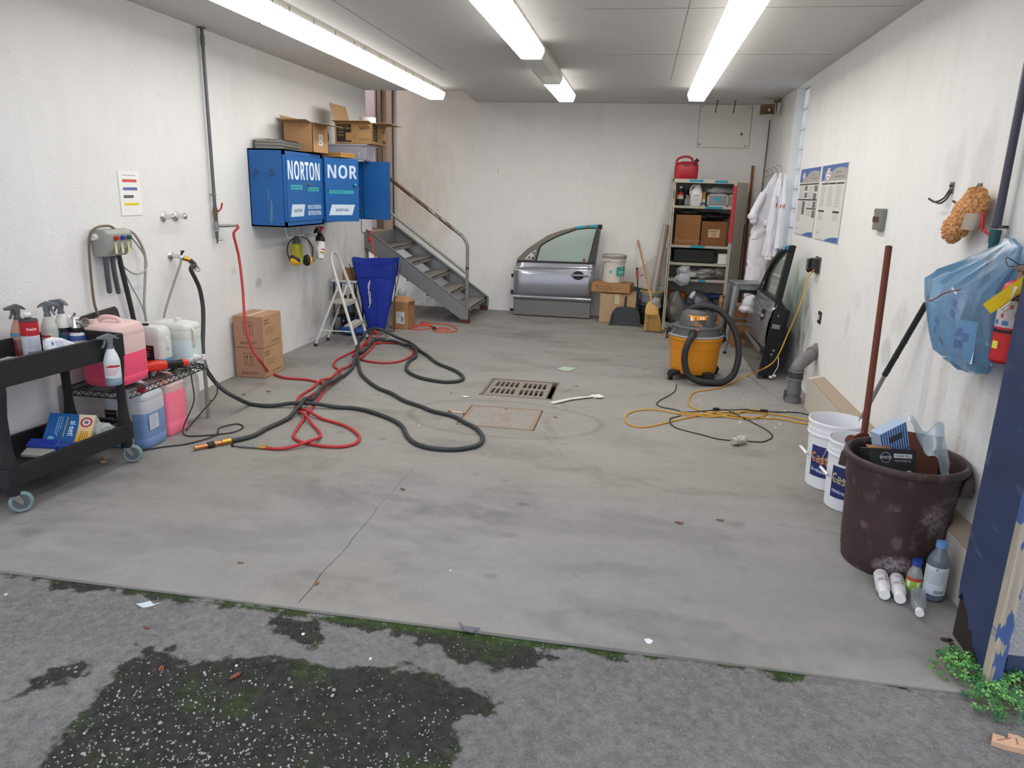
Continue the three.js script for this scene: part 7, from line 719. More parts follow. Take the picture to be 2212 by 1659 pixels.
// ---------- shop vacuum ----------
{
  const o = thing('shop_vacuum', 'yellow drum shop vacuum with dark lid and black hose', 'vacuum', [0.575, 0, -6.78], 0.0), yel = M(0xcf8512, 0.5), dk = M(0x46484b, 0.55), blk = K.blackRub;
  part(o, 'drum', lathe([[0, 0.055], [0.195, 0.055], [0.205, 0.065], [0.209, 0.10], [0.213, 0.102], [0.226, 0.29], [0.231, 0.292], [0.238, 0.365], [0.247, 0.37], [0.249, 0.395], [0.24, 0.40], [0, 0.40]], 48), yel);
  part(o, 'lid_skirt', lathe([[0.24, 0.392], [0.25, 0.397], [0.25, 0.405], [0.232, 0.415], [0.216, 0.478], [0.222, 0.482], [0.205, 0.492], [0, 0.50]], 48), dk); part(o, 'pale_ring', lathe([[0.245, 0.398], [0.252, 0.40], [0.25, 0.412], [0.236, 0.414]], 48), M(0x8f9192, 0.55));
  part(o, 'motor_head', loft([[0.488, 0.165, 0.16, 2.6], [0.53, 0.155, 0.15, 2.6], [0.58, 0.14, 0.13, 2.6], [0.615, 0.11, 0.1, 2.5], [0.632, 0.06, 0.055, 2.2]], 40), dk);
  part(o, 'badge', grid(24, 8, (u, v) => { const a = -0.75 + 1.45 * u, r = 0.168 - 0.035 * v; return [Math.sin(a) * r * 1.0, 0.492 + 0.105 * v, Math.cos(a) * r * 0.97 + 0.006]; }), label(0.24, 0.11, (g, w, h) => { g.fillStyle = '#34363a'; g.fillRect(0, 0, w, h); g.fillStyle = '#dc8c1e'; g.beginPath(); g.moveTo(0, h * 0.05); g.lineTo(w, h * 0.05); g.lineTo(w, h * 0.42); g.quadraticCurveTo(w * 0.4, h * 0.3, 0, h * 0.75); g.closePath(); g.fill(); fit(g, '16', w * 0.06, h * 0.32, w * 0.3, 'bold', h * 0.42, '#f4f4f2'); g.fillStyle = '#6a4410'; g.fillRect(w * 0.37, h * 0.16, w * 0.05, h * 0.28); fit(g, '6.0', w * 0.58, h * 0.25, w * 0.26, 'bold', h * 0.3, '#f4f4f2'); g.fillStyle = '#6a4410'; g.fillRect(w * 0.87, h * 0.12, w * 0.08, h * 0.22); g.strokeStyle = '#d8d8d6'; g.lineWidth = 3; g.beginPath(); g.ellipse(w * 0.26, h * 0.72, w * 0.07, h * 0.1, -0.6, 0, 7); g.stroke(); fit(g, 'DIRT', w * 0.36, h * 0.66, w * 0.3, 'bold', h * 0.17, '#d9822a'); fit(g, 'HOUND', w * 0.36, h * 0.83, w * 0.42, 'bold', h * 0.18, '#d9822a'); lines(g, w * 0.55, h * 0.94, w * 0.25, 1, 9, h * 0.03, '#aaa', 3); }, 2200));
  part(o, 'side_louvre', [0, 1, 2].map(i => bx(0.02, 0.09, 0.06, 0.135 + 0.012 * i, 0.55 - 0.01 * i, -0.02 - i * 0.03, 0, 0.2, -0.3)), M(0x54565a, 0.6)).userData.kind = 'stuff';
  for (const s of [-1, 1]) { part(o, 'latch', [rb(0.03, 0.11, 0.05, 0.006, s * 0.252, 0.405, 0, 0, 0, s * 0.2)], blk); part(o, 'bail_wire', tube([[s * 0.27, 0.40, 0.02], [s * 0.29, 0.36, 0.1], [s * 0.24, 0.43, 0.14], [s * 0.2, 0.47, 0.16]], 0.004, 16, 5), K.steel); }
  for (const a of [0.55, 2.2, 3.75, 5.45]) { const c = new THREE.Group(); c.name = 'caster'; c.position.set(Math.sin(a) * 0.225, 0, Math.cos(a) * 0.225); c.rotation.y = a; o.add(c); part(c, 'caster_arm', [rb(0.085, 0.04, 0.10, 0.01, 0, 0.068, 0.0), rb(0.06, 0.03, 0.05, 0.01, 0, 0.052, 0.05)], blk); part(c, 'wheel', cy(0.022, 0.022, 0.025, 0, 0.022, 0.055, 0, 0, Math.PI / 2, 16), K.black); }
  part(o, 'red_button', rb(0.03, 0.014, 0.02, 0.004, -0.005, 0.475, 0.225), M(0xc8402c, 0.5)); part(o, 'hose_port', rod([-0.045, 0.445, 0.2], [-0.05, 0.44, 0.27], 0.036, 18), K.black);
  const H0 = [[-0.048, 0.442, 0.25], [-0.058, 0.43, 0.30], [-0.09, 0.37, 0.335], [-0.108, 0.28, 0.34], [-0.10, 0.19, 0.34], [-0.065, 0.10, 0.34], [0.01, 0.048, 0.34], [0.12, 0.034, 0.33], [0.24, 0.034, 0.29], [0.33, 0.09, 0.24], [0.365, 0.18, 0.20], [0.372, 0.29, 0.17], [0.34, 0.44, 0.13], [0.27, 0.56, 0.10], [0.17, 0.645, 0.07], [0.06, 0.665, 0.04], [-0.02, 0.65, 0.01], [-0.06, 0.625, -0.02]];
  const hc = new THREE.CatmullRomCurve3(H0.map(p => V(...p))), N = 700, hg = new THREE.TubeGeometry(hc, N, 0.029, 12), pp = hg.attributes.position; for (let i = 0; i <= N; i++) { const c = hc.getPointAt(i / N), k = 1 + 0.045 * Math.sin(i * 1.6); for (let j = 0; j <= 12; j++) { const q = i * 13 + j; pp.setXYZ(q, c.x + (pp.getX(q) - c.x) * k, c.y + (pp.getY(q) - c.y) * k, c.z + (pp.getZ(q) - c.z) * k); } } hg.computeVertexNormals();
  part(o, 'suction_hose', hg, M(0x202122, 0.6), 'black ribbed suction hose');
}
// ---------- stool and things beneath ----------
{
  const o = thing('metal_stool', 'grey sheet-metal stool beside the cupboard', 'stool', [1.16, 0, -8.15], 0.1), gm = M(0x8b8f90, 0.4, 0.6); const s = new THREE.Shape(); const w = 0.155, q = 0.05; s.moveTo(-w + q, -w); s.lineTo(w - q, -w); s.quadraticCurveTo(w, -w, w, -w + q); s.lineTo(w, w - q); s.quadraticCurveTo(w, w, w - q, w); s.lineTo(-w + q, w); s.quadraticCurveTo(-w, w, -w, w - q); s.lineTo(-w, -w + q); s.quadraticCurveTo(-w, -w, -w + q, -w); s.holes.push(new THREE.Path([[-0.03, -0.012], [0.03, -0.012], [0.03, 0.012], [-0.03, 0.012]].map(p => new THREE.Vector2(...p))));
  part(o, 'seat', ext(s, 0.022, 0.006).rotateX(-Math.PI / 2).translate(0, 0.735, 0), gm); part(o, 'apron', [bx(0.29, 0.05, 0.006, 0, 0.71, 0.143), bx(0.29, 0.05, 0.006, 0, 0.71, -0.143), bx(0.006, 0.05, 0.29, 0.143, 0.71, 0), bx(0.006, 0.05, 0.29, -0.143, 0.71, 0)], gm);
  for (const a of [-1, 1]) for (const b of [-1, 1]) part(o, 'leg', [loft([[0, 0.014, 0.014, 5, a * 0.19, b * 0.19], [0.35, 0.024, 0.024, 5, a * 0.163, b * 0.163], [0.72, 0.036, 0.036, 5, a * 0.122, b * 0.122]], 16)], gm);
  for (const [a, b] of [[1, 1], [-1, 1], [1, -1], [-1, -1]]) part(o, 'rubber_foot', cy(0.017, 0.019, 0.025, a * 0.191, 0.0125, b * 0.191, 0, 0, 0, 10), K.black); part(o, 'cross_brace', [rod([-0.16, 0.32, 0.17], [0.16, 0.32, 0.17], 0.007), rod([-0.16, 0.32, -0.17], [0.16, 0.32, -0.17], 0.007), rod([0.17, 0.34, -0.16], [0.17, 0.34, 0.16], 0.007)], gm); part(o, 'seat_cross', [bx(0.28, 0.03, 0.006, 0, 0.665, 0.13, 0, 0, 0.12), bx(0.28, 0.03, 0.006, 0, 0.665, 0.126, 0, 0, -0.12)], K.black);
}
single('white_cloth', 'white cloth bundle hanging under the grey stool seat', 'cloth', [lump(0.085, 0.09, 0.05, 1.21, 0.545, -8.02, 0.25, 2.2, 101), lump(0.07, 0.04, 0.05, 1.17, 0.48, -8.01, 0.3, 2.4, 103)], M(0xd6d4d8, 0.8));
{ const o = thing('carton', 'tall brown carton standing behind the stool', 'box', [1.28, 0, -8.50], 0); part(o, 'carton', rb(0.36, 0.46, 0.3, 0.005, 0, 0.23, 0, 0, 0, 0, 1), K.cardDark); part(o, 'tape', bx(0.362, 0.01, 0.302, 0, 0.32, 0), K.cardIn); part(o, 'print', bx(0.14, 0.08, 0.001, -0.02, 0.13, 0.1508), M(0x5d3f28, 0.8)); }
{ const o = thing('carton', 'flattened brown carton propped against the cupboard door', 'box', [1.035, 0.0, -8.62], 1.05); part(o, 'carton', rb(0.30, 0.55, 0.04, 0.004, 0, 0.275, 0, 0, 0, 0, 1), cardMat(0x8d6040)); part(o, 'tape', bx(0.302, 0.04, 0.042, 0, 0.5, 0), K.cardIn); }
// ---------- coat hooks and white coveralls ----------
['in the corner', 'second from the corner', 'third from the corner', 'holding the white coveralls'].forEach((w, i) => { const z = -9.72 + i * 0.29, o = thing('coat_hook', `wire coat hook on the right wall, ${w}`, 'hook', [XR, 1.92 + i * 0.008, z], -Math.PI / 2, 'row of wire coat hooks'); o.scale.setScalar(0.7); part(o, 'hook_wire', tube([[0, -0.05, 0.004], [0, 0.02, 0.006], [0.0, 0.05, 0.04], [0.0, 0.06, 0.075]], 0.004, 16, 6), K.steel); part(o, 'lower_hook', tube([[0, -0.03, 0.004], [0, -0.06, 0.03], [0, -0.05, 0.05], [0, -0.03, 0.055]], 0.004, 14, 6), K.steel); });
function cloth(secs, seed, folds = 5, amp = 0.012) { const n = 48, S = []; for (let i = 0; i < secs.length - 1; i++) for (let k = 0; k < 6; k++) S.push(secs[i].map((a, j) => a + (secs[i + 1][j] - a) * k / 6)); S.push(secs[secs.length - 1]); return grid(n, S.length - 1, (u, v) => { const s = S[Math.round(v * (S.length - 1))], a = -u * Math.PI * 2, f = amp * Math.sin(a * folds + 3 * fbm(v * 3, 1, seed, 2) * 6) * (0.3 + v) + 0.02 * (fbm(u * 9, v * 12, seed, 3) - 0.5), c = Math.cos(a), q = Math.sin(a); return [s[3] + (s[1] + f) * Math.sign(c) * Math.abs(c) ** 0.8, s[0], s[4] + (s[2] + f) * Math.sign(q) * Math.abs(q) ** 0.8]; }); }
const flagDraw = (g, w, h) => { g.fillStyle = '#e6e0e2'; g.fillRect(0, 0, w, h); g.fillStyle = '#b5242e'; g.fillRect(0, 0, w * 0.25, h); g.fillRect(w * 0.75, 0, w * 0.25, h); g.beginPath(); g.moveTo(w * 0.5, h * 0.15); g.lineTo(w * 0.56, h * 0.4); g.lineTo(w * 0.66, h * 0.42); g.lineTo(w * 0.57, h * 0.66); g.lineTo(w * 0.43, h * 0.66); g.lineTo(w * 0.34, h * 0.42); g.lineTo(w * 0.44, h * 0.4); g.closePath(); g.fill(); g.fillRect(w * 0.48, h * 0.6, w * 0.04, h * 0.28); };
const flagTex = canvasTex(96, 60, flagDraw), flagMat = M(0xffffff, 0.8, 0, { map: flagTex }), suit = M(0xdcdbe2, 0.75, 0, { side: THREE.DoubleSide });
{
  const o = thing('white_coverall', 'long white coverall with rolled sleeve hung beside the cupboard', 'coverall', [0, 0, 0], 0, 'white coveralls on hooks');
  part(o, 'torso', cloth([[1.90, 0.012, 0.02, 1.45, -8.80], [1.80, 0.045, 0.04, 1.425, -8.79], [1.68, 0.085, 0.05, 1.395, -8.78], [1.55, 0.105, 0.06, 1.375, -8.78], [1.38, 0.105, 0.065, 1.365, -8.78], [1.18, 0.105, 0.065, 1.345, -8.78]], 3, 4, 0.010), suit); part(o, 'trouser_leg', cloth([[1.2, 0.105, 0.065, 1.345, -8.78], [0.95, 0.105, 0.06, 1.345, -8.78], [0.75, 0.105, 0.055, 1.345, -8.78], [0.52, 0.1, 0.05, 1.345, -8.78]], 5, 4, 0.012), suit);
  part(o, 'sleeve', [tube([[1.33, 1.66, -8.75], [1.275, 1.54, -8.72], [1.24, 1.45, -8.70], [1.25, 1.38, -8.70]], 0.045, 30, 14)], suit); part(o, 'rolled_cuff', lump(0.055, 0.05, 0.05, 1.235, 1.43, -8.69, 0.25, 2.5, 111, 18), suit); part(o, 'second_cuff', lump(0.06, 0.045, 0.045, 1.41, 1.36, -8.69, 0.3, 2.5, 113, 18), suit); part(o, 'flag_patch', place(new THREE.PlaneGeometry(0.055, 0.045), 1.44, 1.578, -8.695, 0, -0.25), flagMat);
}
{
  const o = thing('white_coverall', 'white coverall hung flat in front of the glass blocks', 'coverall', [0, 0, 0], 0, 'white coveralls on hooks'); part(o, 'torso', cloth([[1.90, 0.012, 0.02, 1.46, -8.56], [1.78, 0.03, 0.06, 1.445, -8.52], [1.6, 0.05, 0.09, 1.43, -8.50], [1.3, 0.06, 0.10, 1.425, -8.48], [1.02, 0.065, 0.10, 1.42, -8.46]], 7, 5, 0.010), suit); part(o, 'sleeve', cloth([[1.66, 0.02, 0.03, 1.40, -8.42], [1.4, 0.035, 0.035, 1.40, -8.40], [1.1, 0.035, 0.035, 1.40, -8.39], [0.98, 0.03, 0.03, 1.40, -8.39]], 9, 3, 0.006), suit); part(o, 'flag_patch', place(new THREE.PlaneGeometry(0.05, 0.042), 1.40, 1.56, -8.383, 0, -0.35), flagMat);
}
{
  const o = thing('white_coverall', 'white coverall hung nearest the wall posters', 'coverall', [0, 0, 0], 0, 'white coveralls on hooks'); part(o, 'torso', cloth([[1.88, 0.01, 0.02, 1.478, -8.36], [1.76, 0.02, 0.06, 1.468, -8.30], [1.5, 0.026, 0.085, 1.464, -8.26], [1.12, 0.028, 0.09, 1.462, -8.24]], 11, 5, 0.008), suit); part(o, 'flag_patch', place(new THREE.PlaneGeometry(0.045, 0.042), 1.447, 1.55, -8.185, 0, -0.5), flagMat);
}
// ---------- posters and boxes on the right wall ----------
const swoosh = (g, w, h) => { g.fillStyle = '#d3d2cf'; g.fillRect(0, 0, w, h); g.fillStyle = '#a5a09b'; g.fillRect(0, 0, w, h * 0.21); g.fillStyle = '#4a67a6'; g.beginPath(); g.moveTo(0, 0); g.lineTo(w, 0); g.lineTo(w, h * 0.07); g.quadraticCurveTo(w * 0.6, h * 0.0, w * 0.35, h * 0.12); g.quadraticCurveTo(w * 0.15, h * 0.2, 0, h * 0.21); g.closePath(); g.fill(); g.beginPath(); g.moveTo(w * 0.45, h); g.quadraticCurveTo(w * 0.7, h * 0.93, w, h * 0.93); g.lineTo(w, h); g.closePath(); g.fill(); fit(g, 'AXALTA', w * 0.06, h * 0.91, w * 0.2, 'bold', h * 0.03, '#5a6f9f'); };
const cross = (g, x, y, s) => { for (const [k, c] of [[1, '#2b4a8c'], [0.93, '#e9e6e4'], [0.8, '#b2333c'], [0.68, '#e9e6e4']]) { g.fillStyle = c; const a = s * k; g.fillRect(x - a * 0.3, y - a * 0.55, a * 0.6, a * 1.1); g.fillRect(x - a * 0.6, y - a * 0.26, a * 1.2, a * 0.52); } fit(g, 'collision', x, y - s * 0.12, s * 0.8, 'bold', s * 0.2, '#3a3a40', 'center'); fit(g, 'center', x, y + s * 0.14, s * 0.6, 'bold', s * 0.2, '#3a3a40', 'center'); };
function poster(lb, zc, draw) { const o = thing('wall_poster', lb, 'poster', [XR - 0.004, 1.603, zc], -Math.PI / 2); part(o, 'board', bx(0.80, 0.605, 0.007, 0, 0, 0), M(0xb9b8b4, 0.6)); part(o, 'print', place(new THREE.PlaneGeometry(0.798, 0.603), 0, 0, 0.004), M(0xffffff, 0.45, 0, { map: canvasTex(800, 1000, draw) })); }
poster('printed wall chart with small photos beside the glass blocks', -7.325, (g, w, h) => { swoosh(g, w, h); cross(g, w * 0.2, h * 0.11, h * 0.11); fit(g, 'Pro-Wash', w * 0.58, h * 0.1, w * 0.25, 'bold', h * 0.03, '#55524e'); lines(g, w * 0.58, h * 0.15, w * 0.35, 1, 9, h * 0.016, '#77736f', 3); for (const y of [0.225, 0.455]) { g.fillStyle = '#3a3838'; g.fillRect(0, h * y, w, h * 0.022); } g.fillStyle = '#3a3838'; g.fillRect(w * 0.52, h * 0.585, w * 0.48, h * 0.02); for (const [x, y, ph] of [[0.32, 0.26, 0.07], [0.82, 0.26, 0.085], [0.34, 0.36, 0.075], [0.8, 0.37, 0.09], [0.28, 0.49, 0.2], [0.82, 0.49, 0.09], [0.83, 0.62, 0.1]]) { g.fillStyle = '#5f6468'; g.fillRect(w * x, h * y, w * 0.15, h * ph); g.fillStyle = '#a8794e'; g.fillRect(w * (x + 0.05), h * (y + ph * 0.3), w * 0.04, h * ph * 0.4); } lines(g, w * 0.04, h * 0.265, w * 0.27, 12, h * 0.0155, h * 0.006, '#8d8a86', 5); lines(g, w * 0.53, h * 0.265, w * 0.27, 12, h * 0.0155, h * 0.006, '#8d8a86', 6); lines(g, w * 0.04, h * 0.49, w * 0.24, 18, h * 0.018, h * 0.006, '#8d8a86', 7); lines(g, w * 0.53, h * 0.49, w * 0.27, 6, h * 0.0155, h * 0.006, '#8d8a86', 8); lines(g, w * 0.53, h * 0.62, w * 0.27, 6, h * 0.0155, h * 0.006, '#8d8a86', 9); });
poster('printed wall chart with three text columns nearest the switch', -6.445, (g, w, h) => { swoosh(g, w, h); cross(g, w * 0.28, h * 0.13, h * 0.17); fit(g, 'Pro Scanner', w * 0.58, h * 0.1, w * 0.28, 'bold', h * 0.03, '#55524e'); lines(g, w * 0.56, h * 0.15, w * 0.38, 1, 9, h * 0.018, '#77736f', 3); for (let i = 0; i < 3; i++) { g.fillStyle = '#3a3838'; g.fillRect(w * (0.05 + 0.31 * i), h * 0.235, w * 0.29, h * 0.022); lines(g, w * (0.06 + 0.31 * i), h * 0.28, w * 0.22, 14, h * 0.02, h * 0.007, '#8d8a86', 11 + i); g.fillStyle = '#aaa7a2'; g.fillRect(w * (0.05 + 0.31 * i), h * 0.23, 2, h * 0.35); } g.fillStyle = '#3a3838'; g.fillRect(w * 0.05, h * 0.6, w * 0.25, h * 0.028); g.fillRect(w * 0.66, h * 0.6, w * 0.25, h * 0.028); lines(g, w * 0.06, h * 0.65, w * 0.22, 5, h * 0.02, h * 0.007, '#8d8a86', 15); lines(g, w * 0.68, h * 0.65, w * 0.22, 4, h * 0.02, h * 0.007, '#8d8a86', 16); });
{ const o = thing('switch_box', 'grey-green switch box on the right wall above the pole', 'switch', [XR, 1.515, -5.065], -Math.PI / 2); part(o, 'box', rb(0.15, 0.135, 0.035, 0.006, 0, 0, 0.017), M(0x7c8078, 0.5, 0.3)); part(o, 'toggle', [rb(0.012, 0.035, 0.02, 0.003, -0.03, 0.0, 0.04), rb(0.012, 0.035, 0.02, 0.003, 0.03, 0.0, 0.04)], M(0x6d4a48, 0.5)); part(o, 'screw', [cy(0.005, 0.005, 0.004, -0.06, 0.05, 0.036, Math.PI / 2), cy(0.005, 0.005, 0.004, 0.06, -0.05, 0.036, Math.PI / 2)], K.steel).userData.kind = 'stuff'; }
{ const o = thing('wall_socket', 'black covered wall socket with the yellow cord plugged in', 'socket', [XR, 1.09, -6.58], -Math.PI / 2); part(o, 'back_plate', bx(0.19, 0.14, 0.008, 0, 0, 0.004), M(0x6b6d66, 0.5, 0.4)); part(o, 'socket_box', rb(0.12, 0.115, 0.05, 0.006, 0.0, 0, 0.03), M(0x2b2d2c, 0.5)); part(o, 'flap_cover', rb(0.06, 0.10, 0.02, 0.005, -0.05, 0.0, 0.065, 0, -0.7), M(0x54564f, 0.4)); part(o, 'plug', [rod([0.01, -0.03, 0.05], [0.03, -0.05, 0.085], 0.016, 10)], K.black); }
{ const o = thing('wall_switch', 'small black wall switch low on the right wall', 'switch', [XR, 0.69, -6.28], -Math.PI / 2); part(o, 'plate', rb(0.10, 0.10, 0.008, 0.003, 0, 0, 0.004), M(0x2b2a2c, 0.5)); part(o, 'rocker', rb(0.02, 0.04, 0.02, 0.003, 0, 0, 0.014), K.offWhite); }
// ---------- grey drain pipe ----------
{ const o = thing('drain_pipe', 'grey plastic drain pipe bending from floor into the right wall', 'pipe', [0, 0, 0]), pm = M(0x6a696a, 0.55), R = 0.052; part(o, 'upright', cy(R, R, 0.26, 1.345, 0.13, -6.11), pm); part(o, 'elbow', tube([[1.345, 0.25, -6.11], [1.35, 0.29, -6.113], [1.375, 0.325, -6.135], [1.41, 0.35, -6.16]], R, 20, 20), pm); part(o, 'slant', rod([1.40, 0.343, -6.15], [1.53, 0.435, -6.26], R, 24), pm); part(o, 'joint_band', [cy(R + 0.007, R + 0.007, 0.085, 1.345, 0.235, -6.11)], M(0x3a393b, 0.6)); part(o, 'clamp', [cy(R + 0.009, R + 0.009, 0.012, 1.345, 0.268, -6.11), cy(R + 0.009, R + 0.009, 0.012, 1.345, 0.20, -6.11), bx(0.02, 0.02, 0.03, 1.29, 0.20, -6.11)], K.galv); part(o, 'collar', [cy(R + 0.006, R + 0.006, 0.06, 1.345, 0.10, -6.11), cy(R + 0.012, R + 0.014, 0.05, 1.345, 0.02, -6.11)], pm); part(o, 'slant_joint', rod([1.475, 0.396, -6.213], [1.49, 0.407, -6.226], R + 0.006, 24), pm); part(o, 'clean_out', bx(0.03, 0.08, 0.02, 1.285, 0.06, -6.11), M(0x4b4b4d, 0.6)); }
// ---------- white buckets ----------
function castleBucket(lb, x, z, r, h, a, t1, t2, seed) {
  const o = thing('white_bucket', lb, 'bucket', [x, 0, z], 0, 'pair of white buckets'); part(o, 'bucket', pailGeo(r, h), M(0xe0e2e6, 0.5)); part(o, 'label', wrapLabel(r * 0.905 + 0.0018, h * 0.46, h * 0.42, 1.25, a, 0, 0, r * 0.945 + 0.0018), label(0.2, h * 0.46, (g, w, hh) => { g.fillStyle = '#1c2b66'; g.fillRect(0, 0, w, hh); g.save(); g.translate(0, hh * 0.1); g.transform(1, 0.1, 0, 1, 0, 0); fit(g, 'Castle', w * 0.02, hh * 0.26, w * 0.86, 'bold', hh * 0.42, t2, 'left'); fit(g, t1, w * 0.05, hh * 0.66, w * 0.85, 'bold', hh * 0.16, '#d8dae4'); g.restore(); }, 1200));
  const m = (q) => [Math.sin(q) * r * 1.05, h * 0.80, Math.cos(q) * r * 1.05], A = m(a - 1.25), B = m(a + 1.5); part(o, 'bail_handle', tube([A, [Math.sin(a - 0.9) * r * 1.25, h * 0.55, Math.cos(a - 0.9) * r * 1.25], [Math.sin(a) * r * 1.2, h * 0.5, Math.cos(a) * r * 1.2], [Math.sin(a + 0.9) * r * 1.2, h * 0.6, Math.cos(a + 0.9) * r * 1.2], B], 0.0025, 30, 5), K.steel); part(o, 'hand_grip', rod([Math.sin(a - 1.0) * r * 1.24, h * 0.56, Math.cos(a - 1.0) * r * 1.24], [Math.sin(a - 0.55) * r * 1.24, h * 0.52, Math.cos(a - 0.55) * r * 1.24], 0.008, 10), K.white); part(o, 'bottom_disc', cy(r * 0.86, r * 0.86, 0.004, 0, 0.02, 0), M(0xb9b9b4, 0.6));  // last part: a greyer disc just above the bucket bottom
}
castleBucket('white bucket with navy label nearer the drain pipe', 1.205, -4.28, 0.15, 0.40, -0.55, 'la rénovation', '#e08a1c', 1);
castleBucket('white bucket with navy label touching the brown bin', 1.235, -3.975, 0.14, 0.385, -0.5, 'centres', '#c9b06a', 2);
// ---------- pole tools ----------
{ const o = thing('rusty_pole_tool', 'rusty steel pole tool with a curved foot behind the bin', 'tool', [0, 0, 0]), rm = M(0x6e3a2a, 0.75, 0.2); part(o, 'pole', rod([1.192, 0.0, -3.72], [1.235, 1.405, -3.97], 0.0165, 14), rm); part(o, 'foot_plate', [ext([[-0.05, -0.02], [0.03, -0.02], [0.035, 0.03], [0.0, 0.045], [-0.05, 0.02]], 0.012, 0.002).rotateY(0.3).translate(1.165, 0.47, -3.70)], rm); part(o, 'foot_disc', cy(0.03, 0.03, 0.008, 1.12, 0.46, -3.70, 1.2, 0, 0.3), rm); part(o, 'side_bar', rod([1.17, 0.482, -3.69], [1.42, 0.462, -3.52], 0.007, 8), M(0x4a332b, 0.7, 0.2)); part(o, 'top_cap', sp(0.017, 1.235, 1.405, -3.97, 1, 0.5, 1), M(0x3b2c28, 0.7)); }
{ const o = thing('black_handle_tool', 'long tool with black grip leaning on the right wall', 'tool', [0, 0, 0]); part(o, 'grip', rod([1.40, 0.69, -4.23], [1.487, 1.12, -4.06], 0.0155, 12), M(0x1d1b20, 0.6)); part(o, 'shaft', rod([1.285, 0.0, -4.50], [1.40, 0.69, -4.23], 0.012, 12), M(0x8a8688, 0.5, 0.3)); part(o, 'grip_rings', [0, 1, 2].map(i => rod([1.405 + i * 0.018, 0.715 + i * 0.09, -4.22 + i * 0.036], [1.407 + i * 0.018, 0.722 + i * 0.09, -4.217 + i * 0.036], 0.017, 12)), M(0x33313a, 0.6)).userData.kind = 'stuff'; }
// ---------- brown bin ----------
{
  const o = thing('rubbish_bin', 'large round dark brown rubbish bin with white scuffs', 'bin', [1.252, 0, -3.345], 0), R = 0.262, Hb = 0.50; o.scale.set(0.955, 1.05, 0.955);
  const tex = dataTex(512, 256, (u, v) => { const k = 0.8 + 0.35 * (fbm(u * 10, v * 4, 3, 4) - 0.5), ang = u; let s = smooth(0.58, 0.8, fbm(u * 26, v * 9, 7, 4)) * 0.30; for (const [cu, cv, su, sv, q] of [[0.97, 0.14, 0.06, 0.1, 0.9], [0.06, 0.60, 0.05, 0.18, 0.7], [0.1, 0.45, 0.02, 0.3, 0.5], [0.93, 0.12, 0.04, 0.07, 0.7], [0.02, 0.13, 0.04, 0.06, 0.7]]) { let du = Math.abs(u - cu); du = Math.min(du, 1 - du); const d = (du / su) ** 2 + ((v - cv) / sv) ** 2; if (d < 2) s = Math.max(s, smooth(1.2, 0.1, d + 1.2 * (fbm(u * 60, v * 24, 9, 3) - 0.5)) * q * (0.3 + 0.7 * vn(u * 190, v * 70, 4))); } return [0.29 * k + 0.40 * s, 0.20 * k + 0.44 * s, 0.20 * k + 0.46 * s]; });
  const prof = [[0, 0], [0.205, 0], [0.214, 0.008], [0.218, 0.05], [0.222, 0.055], [0.236, 0.36], [0.246, 0.375], [0.25, 0.46], [0.262, 0.468], [0.268, 0.478], [0.268, 0.494], [0.26, 0.502], [0.246, 0.5], [0.242, 0.47], [0.226, 0.1], [0.2, 0.02], [0, 0.02]]; const g = lathe(prof, 64), p = g.attributes.position, uv = g.attributes.uv; for (let i = 0; i < p.count; i++) uv.setXY(i, uv.getX(i), p.getY(i) / Hb);
  part(o, 'barrel', g, M(0xffffff, 0.62, 0, { map: tex })); for (const a of [1.15, -2.35]) { const hx = Math.sin(a), hz = Math.cos(a), q = part(o, 'side_handle', [loft([[0, 0.07, 0.03, 5], [0.06, 0.075, 0.02, 5], [0.075, 0.07, 0.012, 5]], 24)], M(0x3c2d2d, 0.6)); q.position.set(hx * 0.262, 0.385, hz * 0.262); q.rotation.y = a; }
}
{ const o = thing('black_box', 'black printed carton thrown in the brown bin', 'box', [1.185, 0.40, -3.30], 0.1); o.rotation.order = 'YXZ'; o.rotation.x = -0.3; part(o, 'carton', rb(0.20, 0.19, 0.12, 0.003, 0, 0.06, -0.03, 0, 0, 0, 1), M(0x17161a, 0.5)); part(o, 'front_print', place(new THREE.PlaneGeometry(0.197, 0.187), 0, 0.06, 0.0306), label(0.216, 0.196, (g, w, h) => { g.fillStyle = '#17161a'; g.fillRect(0, 0, w, h); g.strokeStyle = '#8f9094'; g.lineWidth = 5; g.beginPath(); g.arc(w * 0.34, h * 0.2, h * 0.12, 0, 7); g.stroke(); fit(g, 'MONSTER', w * 0.34, h * 0.2, w * 0.26, 'bold', h * 0.09, '#b9bac0', 'center'); g.fillStyle = '#c9c9cc'; g.fillRect(w * 0.52, h * 0.1, w * 0.4, h * 0.1); fit(g, 'LA BONNE TAILLE', w * 0.54, h * 0.15, w * 0.36, 'bold', h * 0.07, '#1a1a1e'); fit(g, 'POUR VOTRE VIE', w * 0.54, h * 0.27, w * 0.36, 'bold', h * 0.06, '#a9a9ae'); g.fillStyle = '#9fb8a8'; g.beginPath(); g.arc(w * 0.86, h * 0.55, h * 0.07, 0, 7); g.fill(); g.fillStyle = '#8f9a9c'; g.fillRect(w * 0.82, h * 0.66, w * 0.08, h * 0.28); }, 1400)); part(o, 'flap', bx(0.1, 0.003, 0.03, -0.06, 0.162, 0.02, 0.4), K.cardDark); }
